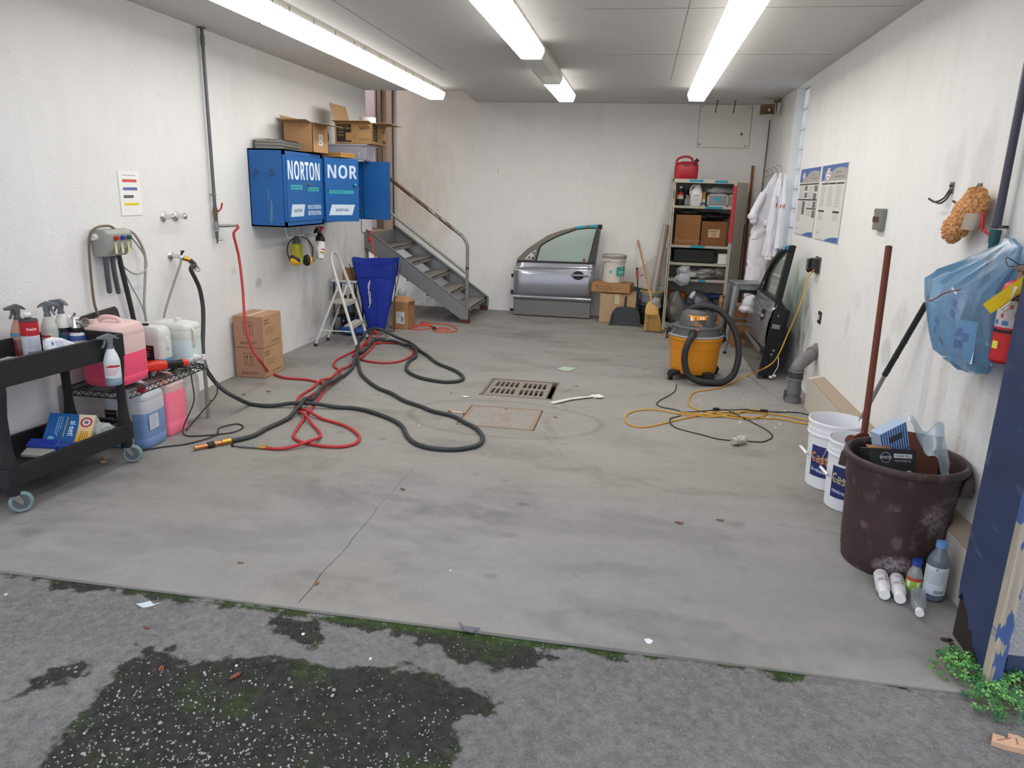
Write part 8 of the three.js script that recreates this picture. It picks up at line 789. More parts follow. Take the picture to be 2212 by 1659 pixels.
{ const o = thing('blue_striped_box', 'blue and white striped carton sticking out of the brown bin', 'box', [1.245, 0.40, -3.42], 0.5); o.rotation.order = 'YXZ'; o.rotation.z = 0.35; const st = label(0.16, 0.26, (g, w, h) => { g.fillStyle = '#bcc7d2'; g.fillRect(0, 0, w, h); g.fillStyle = '#2f62a8'; for (let i = 0; i < 11; i++) g.fillRect(w * i / 11, 0, w / 17, h * 0.5); for (let i = 0; i < 11; i++) g.fillRect(0, h * (0.5 + i / 22), w, h / 34); g.fillStyle = '#3b4250'; g.fillRect(w * 0.3, h * 0.14, w * 0.5, h * 0.12); }, 900); part(o, 'carton', rb(0.15, 0.26, 0.06, 0.003, 0, 0.13, 0, 0, 0, 0, 1), M(0x9fb2c9, 0.6)); part(o, 'striped_front', place(new THREE.PlaneGeometry(0.148, 0.256), 0, 0.13, 0.0306), st); }
{ const o = thing('brown_card', 'brown cardboard sheet at the back of the brown bin', 'cardboard', [1.37, 0.36, -3.50], -0.35); part(o, 'sheet', bx(0.16, 0.22, 0.004, 0, 0.11, 0, -0.15), M(0x6d4030, 0.8)); part(o, 'fold', bx(0.12, 0.16, 0.004, -0.14, 0.09, 0.03, -0.1, 0.5), M(0x4a2f26, 0.8)); }
{ const o = single('clear_film', 'crumpled clear plastic sheet draped in the brown bin', 'plastic sheet', grid(24, 24, (u, v) => { const x = 1.25 + 0.17 * u + 0.05 * v * (1 - u), y = 0.66 - 0.02 * u - 0.20 * v * (0.35 + 0.9 * u) + 0.03 * Math.sin(u * 9 + v * 5), z = -3.46 + 0.05 * u + 0.22 * v + 0.02 * Math.sin(v * 11 + u * 4); return [x, y, z]; }), MP(0xc3d2de, 0.35, 0, { transmission: 0.55, thickness: 0, side: THREE.DoubleSide })); }
// ---------- bottles in front of the bin ----------
[[1.136, -3.04, 'left one, by the bin scuff'], [1.193, -3.02, 'right one, beside the juice bottle']].forEach(([x, z, w], i) => { const o = thing('white_bottle', `small white bottle lying with cap forward, ${w}`, 'bottle', [x, 0.03, z], -0.2 - 0.03 * i, 'white bottles lying by the bin'); o.rotation.order = 'YXZ'; o.rotation.x = Math.PI / 2; part(o, 'bottle', lathe([[0, -0.1], [0.026, -0.1], [0.029, -0.094], [0.029, 0.03], [0.022, 0.055], [0.019, 0.062], [0, 0.062]], 24), M(0xd3d2d4, 0.45)); part(o, 'cap', cy(0.022, 0.022, 0.024, 0, 0.074, 0, 0, 0, 0, 24), K.white); part(o, 'label', wrapLabel(0.0295, 0.1, -0.035, 3.4, Math.PI), label(0.1, 0.1, (g, w2, h) => { g.fillStyle = '#cfcdd0'; g.fillRect(0, 0, w2, h); g.translate(0, h); g.scale(1, -1); g.fillStyle = '#c04a40'; g.fillRect(w2 * 0.3, h * 0.7, w2 * 0.14, h * 0.14); g.fillStyle = '#444a60'; g.fillRect(w2 * 0.3, h * 0.45, w2 * 0.1, h * 0.1); for (let k = 0; k < 8; k++) g.fillRect(w2 * (0.5 + 0.03 * k), h * 0.72, w2 * 0.012, h * 0.2); lines(g, w2 * 0.3, h * 0.1, w2 * 0.45, 5, h * 0.06, h * 0.02, '#777', 3 + i); }, 900)); });
{ const o = thing('juice_bottle', 'clear juice bottle with bright label and dark blue cap', 'bottle', [1.262, 0, -3.055], 0); part(o, 'bottle', lathe([[0, 0], [0.028, 0], [0.031, 0.006], [0.031, 0.085], [0.026, 0.105], [0.016, 0.125], [0.015, 0.135], [0, 0.135]], 28), MP(0xd5dbd6, 0.15, 0, { transmission: 0.7, thickness: 0 })); part(o, 'label', wrapLabel(0.0316, 0.055, 0.055, 6.28, 0), label(0.2, 0.055, (g, w, h) => { g.fillStyle = '#8fb53a'; g.fillRect(0, 0, w, h); g.fillStyle = '#b03a2c'; g.fillRect(0, 0, w, h * 0.25); g.fillStyle = '#d8dcd0'; for (let k = 0; k < 5; k++) g.fillRect(w * (0.1 + 0.2 * k), h * 0.3, w * 0.07, h * 0.5); }, 900)); part(o, 'cap', cy(0.019, 0.02, 0.024, 0, 0.146, 0), M(0x1c3f94, 0.45)); }
{ const o = thing('water_bottle', 'clear empty bottle lying with a small white cap', 'bottle', [1.238, 0.031, -2.915], -0.28); o.rotation.order = 'YXZ'; o.rotation.x = Math.PI / 2; part(o, 'bottle', lathe([[0, -0.09], [0.028, -0.09], [0.031, -0.082], [0.030, -0.06], [0.031, -0.04], [0.030, -0.02], [0.031, 0.0], [0.029, 0.025], [0.016, 0.06], [0.013, 0.066]], 28), MP(0xe3e8e8, 0.1, 0, { transmission: 0.85, thickness: 0 })); part(o, 'cap', cy(0.016, 0.016, 0.02, 0, 0.074, 0), K.white); }
{ const o = thing('washer_fluid_bottle', 'tall clear bottle with white label and pale blue cap', 'bottle', [1.335, 0, -3.035], 0.0); part(o, 'bottle', lathe([[0, 0.001], [0.041, 0.001], [0.044, 0.01], [0.044, 0.165], [0.036, 0.195], [0.02, 0.225], [0.018, 0.238]], 32), MP(0xaebccc, 0.1, 0, { transmission: 0.75, thickness: 0 })); part(o, 'liquid', lathe([[0, 0.004], [0.0405, 0.004], [0.0425, 0.012], [0.0425, 0.15], [0, 0.15]], 32), MP(0x55688c, 0.1, 0, { transmission: 0.4, thickness: 0 })); part(o, 'label', wrapLabel(0.0447, 0.125, 0.095, 2.6, -0.35), label(0.12, 0.125, (g, w, h) => { g.fillStyle = '#c3cad6'; g.fillRect(0, 0, w, h); g.fillStyle = '#b8484c'; g.fillRect(w * 0.45, h * 0.04, w * 0.08, h * 0.05); lines(g, w * 0.15, h * 0.14, w * 0.7, 9, h * 0.055, h * 0.02, '#7d8594', 3); for (let k = 0; k < 12; k++) { g.fillStyle = '#3a4050'; g.fillRect(w * (0.5 + 0.03 * k), h * 0.82, w * 0.014, h * 0.13); } }, 1000)); part(o, 'cap', cy(0.021, 0.022, 0.024, 0, 0.248, 0), M(0x5f8cc0, 0.45)); }
// ---------- hooks, mitt, blue bag, pipe, extinguisher ----------
for (const [z, w, y] of [[-4.055, 'with long bent tines, empty', 1.70], [-3.745, 'carrying the wash mitt', 1.69]]) { const o = thing('utility_hook', `rusty double wall hook ${w}`, 'hook', [XR, y, z], -Math.PI / 2); part(o, 'plate', [rb(0.045, 0.055, 0.006, 0.003, 0, 0, 0.003)], M(0x7a6a5c, 0.6, 0.4)); part(o, 'prong', [tube([[-0.012, -0.01, 0.006], [-0.03, -0.05, 0.02], [-0.05, -0.07, 0.05], [-0.085, -0.055, 0.07]], 0.005, 18, 6), tube([[0.012, -0.01, 0.006], [0.01, -0.05, 0.02], [-0.01, -0.075, 0.04], [-0.05, -0.068, 0.06]], 0.005, 18, 6)], M(0x4a4038, 0.6, 0.4)); part(o, 'screw', [cy(0.006, 0.006, 0.004, -0.012, 0.01, 0.008, Math.PI / 2), cy(0.006, 0.006, 0.004, 0.012, 0.01, 0.008, Math.PI / 2)], K.darkGrey).userData.kind = 'stuff'; }
{
  const o = thing('wash_mitt', 'peach chenille wash mitt with grey cuff on a hook', 'wash mitt', [0, 0, 0]), pm = M(0xd09a66, 0.95); const shag = (g, s) => { const p = g.attributes.position, n = g.attributes.normal; for (let i = 0; i < p.count; i++) { const k = 0.016 * (hash2(Math.round(p.getY(i) * 190), Math.round(p.getZ(i) * 190 + p.getX(i) * 90), s) - 0.35); p.setXYZ(i, p.getX(i) + n.getX(i) * k, p.getY(i) + n.getY(i) * k, p.getZ(i) + n.getZ(i) * k); } g.computeVertexNormals(); return g; };
  part(o, 'mitt_pad', [shag(lump(0.045, 0.075, 0.075, 1.445, 1.62, -3.60, 0.15, 3, 121, 90), 1), shag(lump(0.04, 0.085, 0.06, 1.445, 1.565, -3.70, 0.15, 3, 123, 90), 2), shag(lump(0.04, 0.06, 0.05, 1.44, 1.51, -3.77, 0.15, 3, 125, 80), 3)], pm); part(o, 'cuff', loft([[1.515, 0.018, 0.058, 3, 1.415, -3.535], [1.54, 0.024, 0.062, 3, 1.42, -3.535], [1.585, 0.03, 0.055, 3, 1.435, -3.545]], 24), M(0x9a8f84, 0.9)); part(o, 'hang_loop', tube([[1.46, 1.66, -3.61], [1.465, 1.69, -3.64], [1.45, 1.665, -3.67]], 0.004, 14, 5), pm);
}
{ const o = thing('air_pipe', 'dark pipe with red lever valve on the right wall', 'pipe', [1.468, 0, -3.41]); part(o, 'pipe', [cy(0.0165, 0.0165, H - 1.53, 0, (H + 1.53) / 2, 0, 0, 0, 0, 16)], M(0x4b4a58, 0.45, 0.4)); part(o, 'pipe_clip', [to(0.019, 0.004, 0, 1.535, 0, Math.PI / 2), bx(0.045, 0.012, 0.012, 0.022, 1.535, 0), rod([0, 1.535, 0.06], [0, 1.535, 0], 0.005)], K.darkGrey); const v = part(o, 'valve_body', [cy(0.024, 0.022, 0.055, 0, 1.495, 0, 0, 0, 0, 8), cy(0.018, 0.018, 0.03, 0, 1.455, 0, 0, 0, 0, 8)], M(0x2f5a5c, 0.5, 0.4)); part(v, 'valve_lever', [rod([-0.01, 1.50, -0.02], [-0.03, 1.52, -0.055], 0.006), rod([-0.03, 1.52, -0.055], [-0.03, 1.585, -0.075], 0.008)], K.red, 'red lever handle'); part(o, 'hose_end', cy(0.012, 0.012, 0.16, 0, 1.36, 0, 0, 0, 0, 10), M(0x3b3f46, 0.5)); }
{
  const o = thing('blue_plastic_bag', 'big translucent blue plastic bag of waste hung on valve', 'bag', [0, 0, 0]), film = MP(0x9dc3dd, 0.25, 0, { transmission: 0.78, thickness: 0, side: THREE.DoubleSide, ior: 1.4 });
  const S = [[0.945, 0.03, 0.10, 2, 1.40, -3.26], [0.965, 0.05, 0.17, 2, 1.40, -3.28], [1.0, 0.065, 0.23, 2.2, 1.395, -3.32], [1.08, 0.075, 0.29, 2.3, 1.39, -3.36], [1.2, 0.07, 0.325, 2.4, 1.395, -3.43], [1.28, 0.055, 0.34, 2.5, 1.405, -3.48], [1.33, 0.045, 0.31, 2.5, 1.415, -3.44], [1.41, 0.03, 0.20, 2.4, 1.43, -3.30], [1.47, 0.018, 0.10, 2, 1.445, -3.22], [1.495, 0.008, 0.05, 2, 1.45, -3.25]];
  const g = loft(S, 56), p = g.attributes.position; const g2 = toCreasedNormals((() => { for (let i = 0; i < p.count; i++) { const x = p.getX(i), y = p.getY(i), z = p.getZ(i), k = 0.05 * (fbm(z * 9 + y * 4, y * 9, 3, 4) - 0.5) + 0.02 * Math.abs(Math.sin(z * 21 + y * 13)) - 0.01; p.setX(i, Math.min(1.505, x + (x < 1.4 ? k : -k * 0.3))); p.setY(i, y + 0.02 * (vn(z * 12, x * 9, 5) - 0.5)); } return g; })(), 0.5);
  part(o, 'film', g2, film); part(o, 'drawstring', tube([[1.33, 1.28, -3.30], [1.31, 1.25, -3.40], [1.315, 1.205, -3.52], [1.335, 1.19, -3.64], [1.36, 1.21, -3.70]], 0.003, 30, 5), M(0x8a3a44, 0.6)); part(o, 'contents', [lump(0.03, 0.06, 0.16, 1.41, 1.03, -3.26, 0.3, 3, 131), lump(0.025, 0.09, 0.12, 1.415, 1.16, -3.45, 0.3, 3, 132)], M(0xaab8c6, 0.7)); const wl = label(0.2, 0.16, (gg, w, h) => { gg.fillStyle = '#c6d2e0'; gg.fillRect(0, 0, w, h); gg.fillStyle = '#2658a8'; for (const [x, y, a] of [[0.3, 0.2, 0.3], [0.34, 0.5, 0.3], [0.6, 0.3, 0.2]]) { gg.fillRect(w * x, h * y, w * a, h * 0.2); } lines(gg, w * 0.1, h * 0.85, w * 0.8, 2, h * 0.06, h * 0.02, '#7d8aa0', 4); }, 800); part(o, 'white_wrapper', [place(new THREE.PlaneGeometry(0.30, 0.17), 1.352, 1.07, -3.28, 0, -Math.PI / 2, 0.1), place(new THREE.PlaneGeometry(0.17, 0.15), 1.35, 1.18, -3.38, 0, -Math.PI / 2, -0.3), place(new THREE.PlaneGeometry(0.1, 0.16), 1.36, 1.08, -3.56, 0, -Math.PI / 2, 0.05)], wl);
}
{
  const o = thing('fire_extinguisher', 'red fire extinguisher with paper tag on the right wall', 'fire extinguisher', [1.44, 0, -3.065], 0); part(o, 'cylinder', lathe([[0, 1.03], [0.05, 1.03], [0.055, 1.045], [0.055, 1.31], [0.045, 1.335], [0.02, 1.35], [0, 1.35]], 28), K.red); part(o, 'label', wrapLabel(0.0556, 0.13, 1.235, 3.4, -0.9), label(0.18, 0.13, (g, w, h) => { g.fillStyle = '#b9b4b2'; g.fillRect(0, 0, w, h); g.fillStyle = '#2a2628'; g.fillRect(0, 0, w, h * 0.2); g.fillStyle = '#a83a34'; for (const [x, y] of [[0.3, 0.35], [0.55, 0.32], [0.4, 0.6], [0.65, 0.55]]) g.fillRect(w * x, h * y, w * 0.06, h * 0.12); g.fillStyle = '#4a6fa0'; g.fillRect(w * 0.25, h * 0.8, w * 0.12, h * 0.14); g.fillRect(w * 0.45, h * 0.8, w * 0.12, h * 0.14); }, 900)); part(o, 'band', cy(0.057, 0.057, 0.012, 0, 1.155, 0), K.black); part(o, 'round_sticker', wrapLabel(0.0558, 0.03, 1.10, 0.5, -1.3), M(0xd8d24a, 0.6)); part(o, 'valve', [cy(0.016, 0.018, 0.035, 0, 1.365, 0), rb(0.03, 0.02, 0.08, 0.004, -0.01, 1.395, 0.02)], M(0x8a7068, 0.4, 0.6)); part(o, 'lever', [rod([-0.01, 1.40, 0.02], [-0.02, 1.43, 0.09], 0.006), rod([-0.01, 1.39, 0.02], [-0.02, 1.375, 0.1], 0.006)], K.black); part(o, 'pin_wire', tube([[0, 1.40, -0.01], [-0.05, 1.43, -0.03], [-0.06, 1.40, 0.02], [-0.02, 1.41, 0.03]], 0.002, 24, 4), K.darkGrey);
  part(o, 'yellow_tag', grid(10, 2, (u, v) => [-0.166 + 0.125 * u + 0.034 * v, 1.265 + 0.128 * u - 0.034 * v + 0.006 * Math.sin(u * 4), 0.115 + 0.02 * Math.sin(u * 3)]), M(0xf0cb1e, 0.7, 0, { side: THREE.DoubleSide }), 'long yellow inspection tag'); part(o, 'tag_print', [0, 1, 2].map(k => place(new THREE.PlaneGeometry(0.12, 0.0025), -0.075 + 0.008 * k, 1.30 - 0.008 * k, 0.14, 0, 0, 0.79)), M(0x8a7320, 0.7)).userData.kind = 'stuff'; part(o, 'white_tag', grid(6, 2, (u, v) => [-0.085, 1.25 + 0.09 * u, 0.06 + 0.06 * v + 0.05 * u]), M(0xc9c4c4, 0.7, 0, { side: THREE.DoubleSide }));
}
// ---------- blue door post ----------
{
  const zb = -2.735, zf = -2.462, r = rng(15), y0 = 0.0; const P = [[zf, 0.0]]; P.push([zf, 2.7], [zb, 2.7], [zb, 0.24], [zb + 0.012, 0.175], [zb + 0.03, 0.21]); for (let i = 0; i < 13; i++) P.push([zb + 0.045 + i * 0.0165 + 0.006 * r(), 0.20 - 0.0135 * i + 0.045 * (r() - 0.5) * r()]); P.push([zf - 0.035, 0.02], [zf - 0.03, 0.0]);
  const tex = dataTex(256, 1024, (u, v) => { const n = fbm(u * 5, v * 18, 3, 4), k = 0.9 + 0.25 * (n - 0.5), c = smooth(0.74, 0.8, fbm(u * 20, v * 60, 9, 3)) * 0.5; return [0.15 * k + 0.2 * c, 0.215 * k + 0.16 * c, 0.37 * k + 0.08 * c]; });
  const g = ext(P.map(p => [-p[0], p[1]]), 0.022, 0.002); g.rotateY(Math.PI / 2); g.translate(1.29, 0, 0); const t = struct('trim_1', uvBox(g, 0.37), M(0xffffff, 0.6, 0, { map: tex }), 'blue painted door post with a rotten splintered foot', 'door post');
  const wood = dataTex(256, 512, (u, v) => { const k = 0.62 + 0.3 * (fbm(u * 40, v * 5, 5, 4) - 0.5) + 0.1 * (vn(u * 120, v * 6, 7) - 0.5), b = smooth(0.5, 0.56, fbm(u * 3 + 0.8, v * 9, 21, 4) + 0.10 * smooth(0.5, 0.9, u)); const w = [k, k * 0.94, k * 0.84], q = [0.24, 0.33, 0.52]; return w.map((c, i) => c + (q[i] - c) * b); });
  part(t, 'weathered_edge', (() => { const q = bx(0.05, 2.69, 0.05, 1.316, 1.345, zf + 0.005); const p = q.attributes.position, uv = q.attributes.uv; for (let i = 0; i < p.count; i++) uv.setXY(i, (p.getX(i) - 1.29) / 0.09, p.getY(i) / 1.0); return q; })(), M(0xffffff, 0.85, 0, { map: wood, bumpMap: wood, bumpScale: 0.002 }), 'bare grey weathered wood with flakes of blue paint');
  part(t, 'dark_core', bx(0.03, 0.24, 0.30, 1.328, 0.12, (zb + zf) / 2 - 0.01), M(0x241d18, 0.95)); const cr = rng(8), cm = M(0x3a2d22, 0.95); for (let i = 0; i < 14; i++) part(t, 'rot_crumb', lump(0.006 + 0.008 * cr(), 0.004 + 0.005 * cr(), 0.006 + 0.008 * cr(), 1.285 - 0.03 * cr(), 0.005, zb + 0.02 + 0.24 * cr(), 0.5, 3, i, 8), cm);
}

// ---------- drain grate and cover plate ----------
const iron = M(0x8a8178, 0.62, 0.35, { bumpMap: bumpOf([3, 3]), bumpScale: 0.002 });
struct('floor_pit', [slab(GR[0] - 0.05, GR[1] + 0.05, -0.55, -0.50, GR[2] - 0.05, GR[3] + 0.05), slab(GR[0] - 0.06, GR[0], -0.5, -0.05, GR[2], GR[3]), slab(GR[1], GR[1] + 0.06, -0.5, -0.05, GR[2], GR[3]), slab(GR[0] - 0.06, GR[1] + 0.06, -0.5, -0.05, GR[2] - 0.06, GR[2]), slab(GR[0] - 0.06, GR[1] + 0.06, -0.5, -0.05, GR[3], GR[3] + 0.06), slab(PL[0] - 0.05, PL[1] + 0.05, -0.2, -0.03, PL[2] - 0.05, PL[3] + 0.05)], M(0x3a3733, 0.95), 'dark sump under the drain grate', 'pit');
{
  const w = GR[1] - GR[0], l = GR[3] - GR[2], o = thing('drain_grate', 'rectangular cast-iron floor drain grate with two rows of slots', 'grate', [(GR[0] + GR[1]) / 2, 0, (GR[2] + GR[3]) / 2]);
  part(o, 'frame', [bx(w, 0.03, 0.022, 0, -0.012, -l / 2 + 0.011), bx(w, 0.03, 0.022, 0, -0.012, l / 2 - 0.011), bx(0.022, 0.03, l, -w / 2 + 0.011, -0.012, 0), bx(0.012, 0.03, l, w / 2 - 0.006, -0.012, 0)], iron);
  const gw = w - 0.085, gl = l - 0.056, s = new THREE.Shape([[-gw / 2, -gl / 2], [gw / 2, -gl / 2], [gw / 2, gl / 2], [-gw / 2, gl / 2]].map(p => new THREE.Vector2(...p)));
  for (const r of [-1, 1]) for (let i = 0; i < 10; i++) { const x = -0.205 + i * 0.0425 + (i > 4 ? 0.028 : 0), y = r * 0.112, a = 0.0125, b = 0.085; s.holes.push(new THREE.Path([[x - a, y - b + 0.01], [x, y - b], [x + a, y - b + 0.01], [x + a, y + b - 0.01], [x, y + b], [x - a, y + b - 0.01]].map(p => new THREE.Vector2(...p)))); }
  part(o, 'grate_plate', ext(s, 0.03, 0.003).rotateX(-Math.PI / 2).translate(-0.014, -0.03, 0), iron);
}
{
  const w = PL[1] - PL[0], l = PL[3] - PL[2], o = thing('cover_plate', 'rusty chequered steel cover plate set in the floor', 'plate', [(PL[0] + PL[1]) / 2, 0, (PL[2] + PL[3]) / 2]);
  const tp = dataTex(256, 256, (u, v) => { const a = Math.sin(u * Math.PI * 2 * 26) * Math.sin(v * Math.PI * 2 * 26) > 0.1 ? 1 : 0.3; return [a, a, a]; }, false), tc = dataTex(256, 256, (u, v) => { const r = smooth(0.45, 0.7, fbm(u * 5, v * 5, 3, 4)), e = smooth(0.08, 0.0, Math.min(u, 1 - u, v, 1 - v) + 0.06 * (fbm(u * 12, v * 12, 5, 3) - 0.5)), k = 0.56 + 0.1 * (fbm(u * 40, v * 40, 7, 2) - 0.5), q = Math.max(0.35 * r, 0.6 * e); return [k * (1 + 0.02 * q), k * (0.97 - 0.2 * q), k * (0.94 - 0.4 * q)]; });
  part(o, 'plate', rb(w - 0.016, 0.012, l - 0.016, 0.003, 0, -0.005, 0), M(0xffffff, 0.6, 0.25, { map: tc, bumpMap: tp, bumpScale: 0.002 })); part(o, 'frame', [bx(w, 0.012, 0.006, 0, -0.012, -l / 2 + 0.003), bx(w, 0.012, 0.006, 0, -0.012, l / 2 - 0.003), bx(0.006, 0.012, l, -w / 2 + 0.003, -0.012, 0), bx(0.006, 0.012, l, w / 2 - 0.003, -0.012, 0)], M(0x5d4a3a, 0.8, 0.2)); part(o, 'lift_hole', bx(0.03, 0.002, 0.012, -0.0, 0.0012, -l / 2 + 0.045), M(0x1b1916, 0.9));
}
// ---------- small things lying about ----------
const flat = (name, lb, cat, P, y, t, mat, curl = 0.006, group) => { const s = new THREE.Shape(P.map(p => new THREE.Vector2(p[0], -p[1]))), g = ext(s, t).rotateX(-Math.PI / 2).translate(0, y, 0), p = g.attributes.position; g.computeBoundingBox(); const c = g.boundingBox.getCenter(V(0, 0, 0)); for (let i = 0; i < p.count; i++) p.setY(i, p.getY(i) + curl * Math.hypot(p.getX(i) - c.x, p.getZ(i) - c.z) / 0.05); g.computeVertexNormals(); return single(name, lb, cat, g, mat, group); };
{
  const leaf = (x, z, y, s, a, c, lb, up = 0.3) => { const o = thing('fallen_leaf', lb, 'leaf', [x, y, z], a); part(o, 'blade', grid(6, 8, (u, v) => { const w = Math.sin(v * Math.PI) ** 0.7 * 0.38 * (1 + 0.25 * Math.sin(v * 23)); return [(u - 0.5) * w * s, 0.003 + s * up * (Math.abs(u - 0.5) * 0.5 + 0.25 * v * v), (v - 0.5) * s]; }), M(c, 0.75, 0, { side: THREE.DoubleSide })); part(o, 'midrib', rod([0, 0.002 + s * 0.01, -s * 0.6], [0, 0.004 + s * up * 0.2, s * 0.45], 0.0012, 4), M(0x6a3a22, 0.8)); };
  for (const a of [[-1.521, -1.945, AY, 0.04, 0.4, 0x8a4526, 'orange-brown leaf on the dark moss of the asphalt'], [-1.726, -2.151, AY, 0.028, 1.2, 0x84401f, 'small curled orange leaf on the bare asphalt'], [-1.252, -1.96, AY, 0.055, -0.25, 0x7d4030, 'long thin red-brown leaf on the dark moss'],
    [-1.196, -3.606, 0, 0.04, 1.0, 0x7a4630, 'brown leaf on the concrete left of centre, mid floor'], [0.305, -3.523, 0, 0.045, 1.3, 0x7a3a28, 'dark red leaf on the open concrete before the bin'], [0.516, -3.606, 0, 0.04, 1.4, 0x8a4a30, 'slim brown leaf on the concrete nearer the bin'], [-1.232, -2.569, 0, 0.035, 0.1, 0xa0583c, 'reddish leaf beside the floor joint'], [-1.63, -2.66, 0, 0.03, 1.5, 0x9a6048, 'faded leaf on the concrete left of the joint'],
    [-1.432, -5.6, 0, 0.035, 0.3, 0xa8683c, 'tan leaf on the floor left of the drain grate'], [-0.439, -6.111, 0, 0.035, 1.2, 0xb06a3a, 'tan leaf on the floor right of the drain grate'], [-0.52, -5.165, 0, 0.04, 0.8, 0xa86844, 'tan leaf on the floor right of the cover plate'], [-3.153, -4.897, 0, 0.045, 1.3, 0x7c5a3a, 'brown leaf by the foot of the left wall'], [-3.0, -5.12, 0, 0.04, 1.2, 0xb0602c, 'orange leaf between the rack and the cartons'], [-2.86, -5.25, 0, 0.05, 1.3, 0x8a6a4a, 'withered leaf just before the stacked cartons']]) leaf(...a);
}
flat('paper_scrap', 'torn pale paper stuck on the asphalt near the slab edge', 'paper', [[-1.865, -2.282], [-1.845, -2.30], [-1.828, -2.318], [-1.80, -2.30], [-1.775, -2.312], [-1.80, -2.285], [-1.824, -2.268]], AY, 0.002, M(0xb9c4c6, 0.8));
flat('rubber_scrap', 'flat grey scrap of plastic on the slab edge', 'scrap', [[-0.581, -2.407], [-0.565, -2.40], [-0.557, -2.392], [-0.49, -2.385], [-0.515, -2.355], [-0.547, -2.365]], 0.0, 0.004, M(0x5d5c66, 0.7), 0.012);
flat('paint_spot', 'white splash of dried paint on the concrete near the slab edge', 'paint', [[0.125, -2.465], [0.14, -2.475], [0.158, -2.465], [0.155, -2.45], [0.146, -2.44], [0.135, -2.442]], 0.0002, 0.0008, M(0xd2d4da, 0.8), 0);
{ const P = [[-0.585, -5.52], [-0.514, -5.59], [-0.43, -5.68], [-0.33, -5.75], [-0.245, -5.81]]; const o = thing('white_rag', 'strip of crumpled white plastic beside the drain grate', 'rag', [0, 0, 0]); for (let k = 0; k < 4; k++) part(o, 'strand', tube(P.map((p, i) => [p[0] + 0.012 * Math.sin(k * 2 + i), 0.008 + 0.006 * Math.abs(Math.sin(i + k)), p[1] + 0.016 * Math.cos(k * 2.3 + i)]), 0.007, 30, 6), M(0xcdcbca, 0.6)); part(o, 'frayed_end', lump(0.05, 0.012, 0.035, -0.25, 0.012, -5.80, 0.6, 4, 5, 16), M(0xd6d4d2, 0.6)); }
flat('glass_sheet', 'pale green film scrap on the floor beyond the grate', 'scrap', [[-0.688, -6.707], [-0.629, -6.80], [-0.505, -6.77], [-0.557, -6.64], [-0.623, -6.635]], 0.0, 0.002, M(0x9fb5a4, 0.5), 0.002);
{ const o = thing('marker_stick', 'thin red and white stick beside the cover plate', 'stick', [0, 0, 0]); part(o, 'white_shaft', rod([-1.30, 0.006, -5.092], [-1.21, 0.006, -5.075], 0.005), K.offWhite); part(o, 'red_end', rod([-1.33, 0.006, -5.098], [-1.30, 0.006, -5.092], 0.006), M(0xa8442c, 0.6)); part(o, 'red_end', rod([-1.21, 0.006, -5.075], [-1.185, 0.006, -5.07], 0.006), M(0xb0623a, 0.6)); }
flat('paper_scrap', 'small white paper curl left of the drain grate', 'paper', [[-1.33, -5.53], [-1.30, -5.545], [-1.265, -5.525], [-1.275, -5.51], [-1.30, -5.52]], 0, 0.002, K.white, 0.01);
{ const r = rng(66); for (const [x, z, lb] of [[-1.066, -5.60, 'tiny white crumb at the grate edge'], [-0.84, -2.151, 'tiny white crumb on the asphalt moss, middle'], [-1.138, -2.239, 'white chip on the asphalt moss near the slab'], [-1.281, -2.016, 'white chip beside the long red leaf'], [-2.413, -2.238, 'white crumb far left on the asphalt'], [-0.713, -2.797, 'white crumb on the front concrete'], [-1.44, -4.716, 'white crumb between the black hose loops']]) single('white_crumb', lb, 'crumb', lump(0.006 + 0.004 * r(), 0.003, 0.006 + 0.003 * r(), x, z > -2.386 ? AY + 0.003 : 0.003, z, 0.5, 3, 7, 8), M(0xc9c8c4, 0.8)); }
{ const o = thing('drink_can', 'crushed pale drink can lying on the floor', 'can', [0.765, 0.031, -4.88], 0.72); o.rotation.order = 'YXZ'; o.rotation.z = Math.PI / 2; const g = lathe([[0, -0.06], [0.024, -0.06], [0.031, -0.05], [0.031, 0.045], [0.026, 0.058], [0.024, 0.06], [0, 0.056]], 28), p = g.attributes.position; for (let i = 0; i < p.count; i++) { const k = 1 - 0.14 * vn(p.getY(i) * 60, p.getX(i) * 60, 5); p.setX(i, p.getX(i) * k); p.setZ(i, p.getZ(i) * k); } g.computeVertexNormals(); part(o, 'can_body', g, M(0xb9b7ae, 0.35, 0.5)); part(o, 'print_band', wrapLabel(0.0305, 0.05, 0, 6.28, 0), label(0.19, 0.05, (c, w, h) => { c.fillStyle = '#c3c2ba'; c.fillRect(0, 0, w, h); c.fillStyle = '#7a9a5a'; for (let i = 0; i < 5; i++) c.fillRect(w * (0.05 + 0.2 * i), h * 0.2, w * 0.09, h * 0.5); }, 900)); }
{ const o = thing('wood_chip', 'split pale wooden offcut on the asphalt by the post', 'wood', [1.255, AY + 0.001, -2.155], 0.1), wm = M(0xc8a184, 0.8, 0, { map: cardTex }); part(o, 'offcut', ext([[-0.062, -0.005], [-0.04, 0.03], [-0.012, 0.018], [-0.008, 0.005], [0.01, 0.035], [0.035, 0.028], [0.05, 0.012], [0.052, -0.02], [0.03, -0.045], [0.012, -0.032], [-0.03, -0.022]], 0.02, 0.002).rotateX(-Math.PI / 2), wm); part(o, 'split', [bx(0.05, 0.002, 0.002, -0.02, 0.021, -0.004, 0, 0.3), bx(0.03, 0.002, 0.002, 0.015, 0.021, 0.002, 0, 1.2)], M(0x8a5a40, 0.9)); }
single('bolt_bit', 'small rusty metal bit on the floor under the cart', 'debris', [bx(0.03, 0.014, 0.018, -3.03, 0.007, -3.58, 0, 0.4), cy(0.012, 0.012, 0.012, -3.07, 0.006, -3.64)], M(0xa08a72, 0.7));
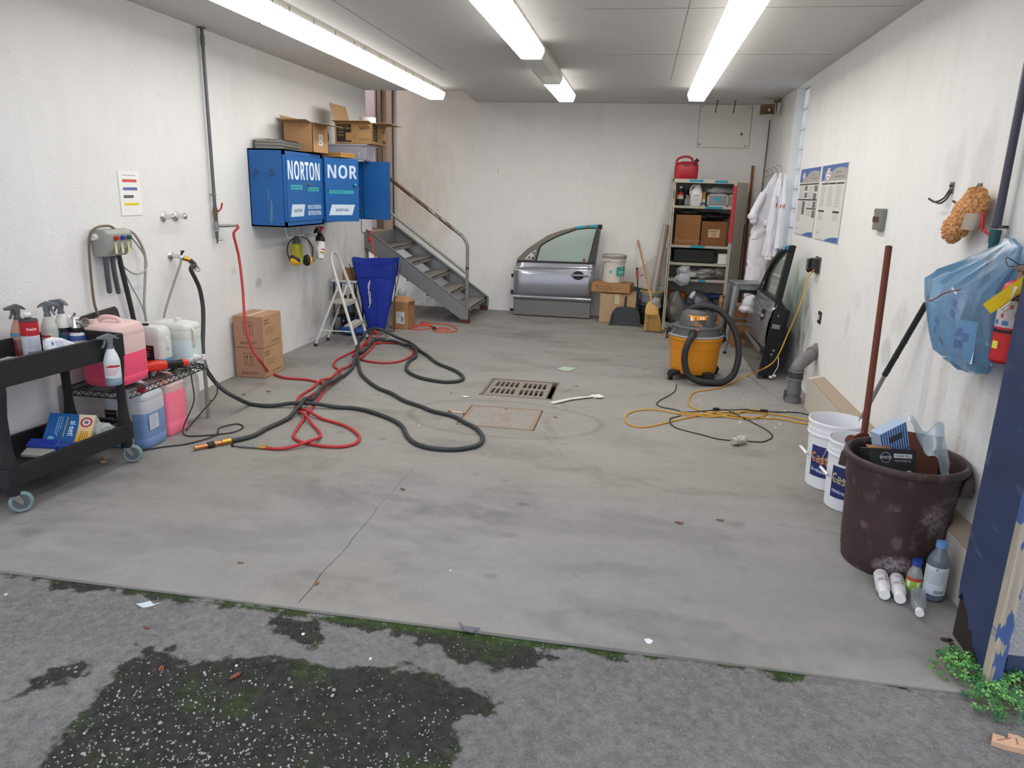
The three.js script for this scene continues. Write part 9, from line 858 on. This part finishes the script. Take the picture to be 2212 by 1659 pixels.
single('tin_cup', 'grey metal can standing by the stucco foot', 'can', lathe([[0, 0], [0.03, 0], [0.034, 0.08], [0.031, 0.08], [0.028, 0.01], [0, 0.01]], 24, 1.465, AY, -2.44), M(0xa9a9ae, 0.4, 0.6));
// ---------- weeds at the foot of the post ----------
{
  const r = rng(2024), lobes = []; for (let k = 0; k < 3; k++) { const a = k * 2.094, g = grid(4, 3, (u, v) => { const q = (u - 0.5) * 1.9, d = 0.25 + 0.75 * v * (1 - 0.28 * Math.pow(Math.max(0, 1 - Math.abs(q) / 0.5), 1) * (v > 0.9 ? 1 : 0)); const rr = d * Math.cos(q * 0.55); return [Math.sin(a + q * 0.62) * rr, 0.10 * rr * rr - 0.12 * Math.abs(q) * 0.3 * rr, Math.cos(a + q * 0.62) * rr]; }); lobes.push(g); } const leafG = mergeGeometries(lobes.map(clean)); leafG.computeVertexNormals();
  const greens = [0x3f7d3a, 0x2f6b30, 0x57954a, 0x6fa64f, 0x2b5c34].map(c => M(c, 0.65, 0, { side: THREE.DoubleSide })), stemM = M(0x7a7a45, 0.8);
  for (const [lb, cx, cz, rx, rz, n, ht] of [['clump of green clover weed left of the rotten blue post', 1.235, -2.50, 0.085, 0.10, 95, 0.075], ['clump of green clover weed in front of the blue post', 1.285, -2.34, 0.09, 0.09, 95, 0.06], ['clump of green clover weed at the foot of the stucco', 1.415, -2.42, 0.09, 0.08, 85, 0.075]]) {
    const o = thing('clover_weed', lb, 'weed', [cx, AY, cz]), st = [];
    for (let i = 0; i < n; i++) { const a = r() * 6.283, q = Math.sqrt(r()), x = Math.cos(a) * q * rx, z = Math.sin(a) * q * rz, y = 0.012 + ht * (1 - q * q) * (0.5 + 0.5 * r()) + 0.02 * r(), s = 0.0115 + 0.007 * r(), m = part(o, 'leaf', leafG, greens[r() * 5 | 0]); m.position.set(x, y, z); m.scale.setScalar(s); m.rotation.set((r() - 0.5) * 0.9 + 0.25, r() * 6, (r() - 0.5) * 0.9); if (i % 2) st.push(rod([x * 0.4, 0, z * 0.4], [x, y, z], 0.0011, 4)); }
    const s = part(o, 'stems', st, stemM); s.userData.kind = 'stuff';
  }
}

renderer.render(scene, camera);
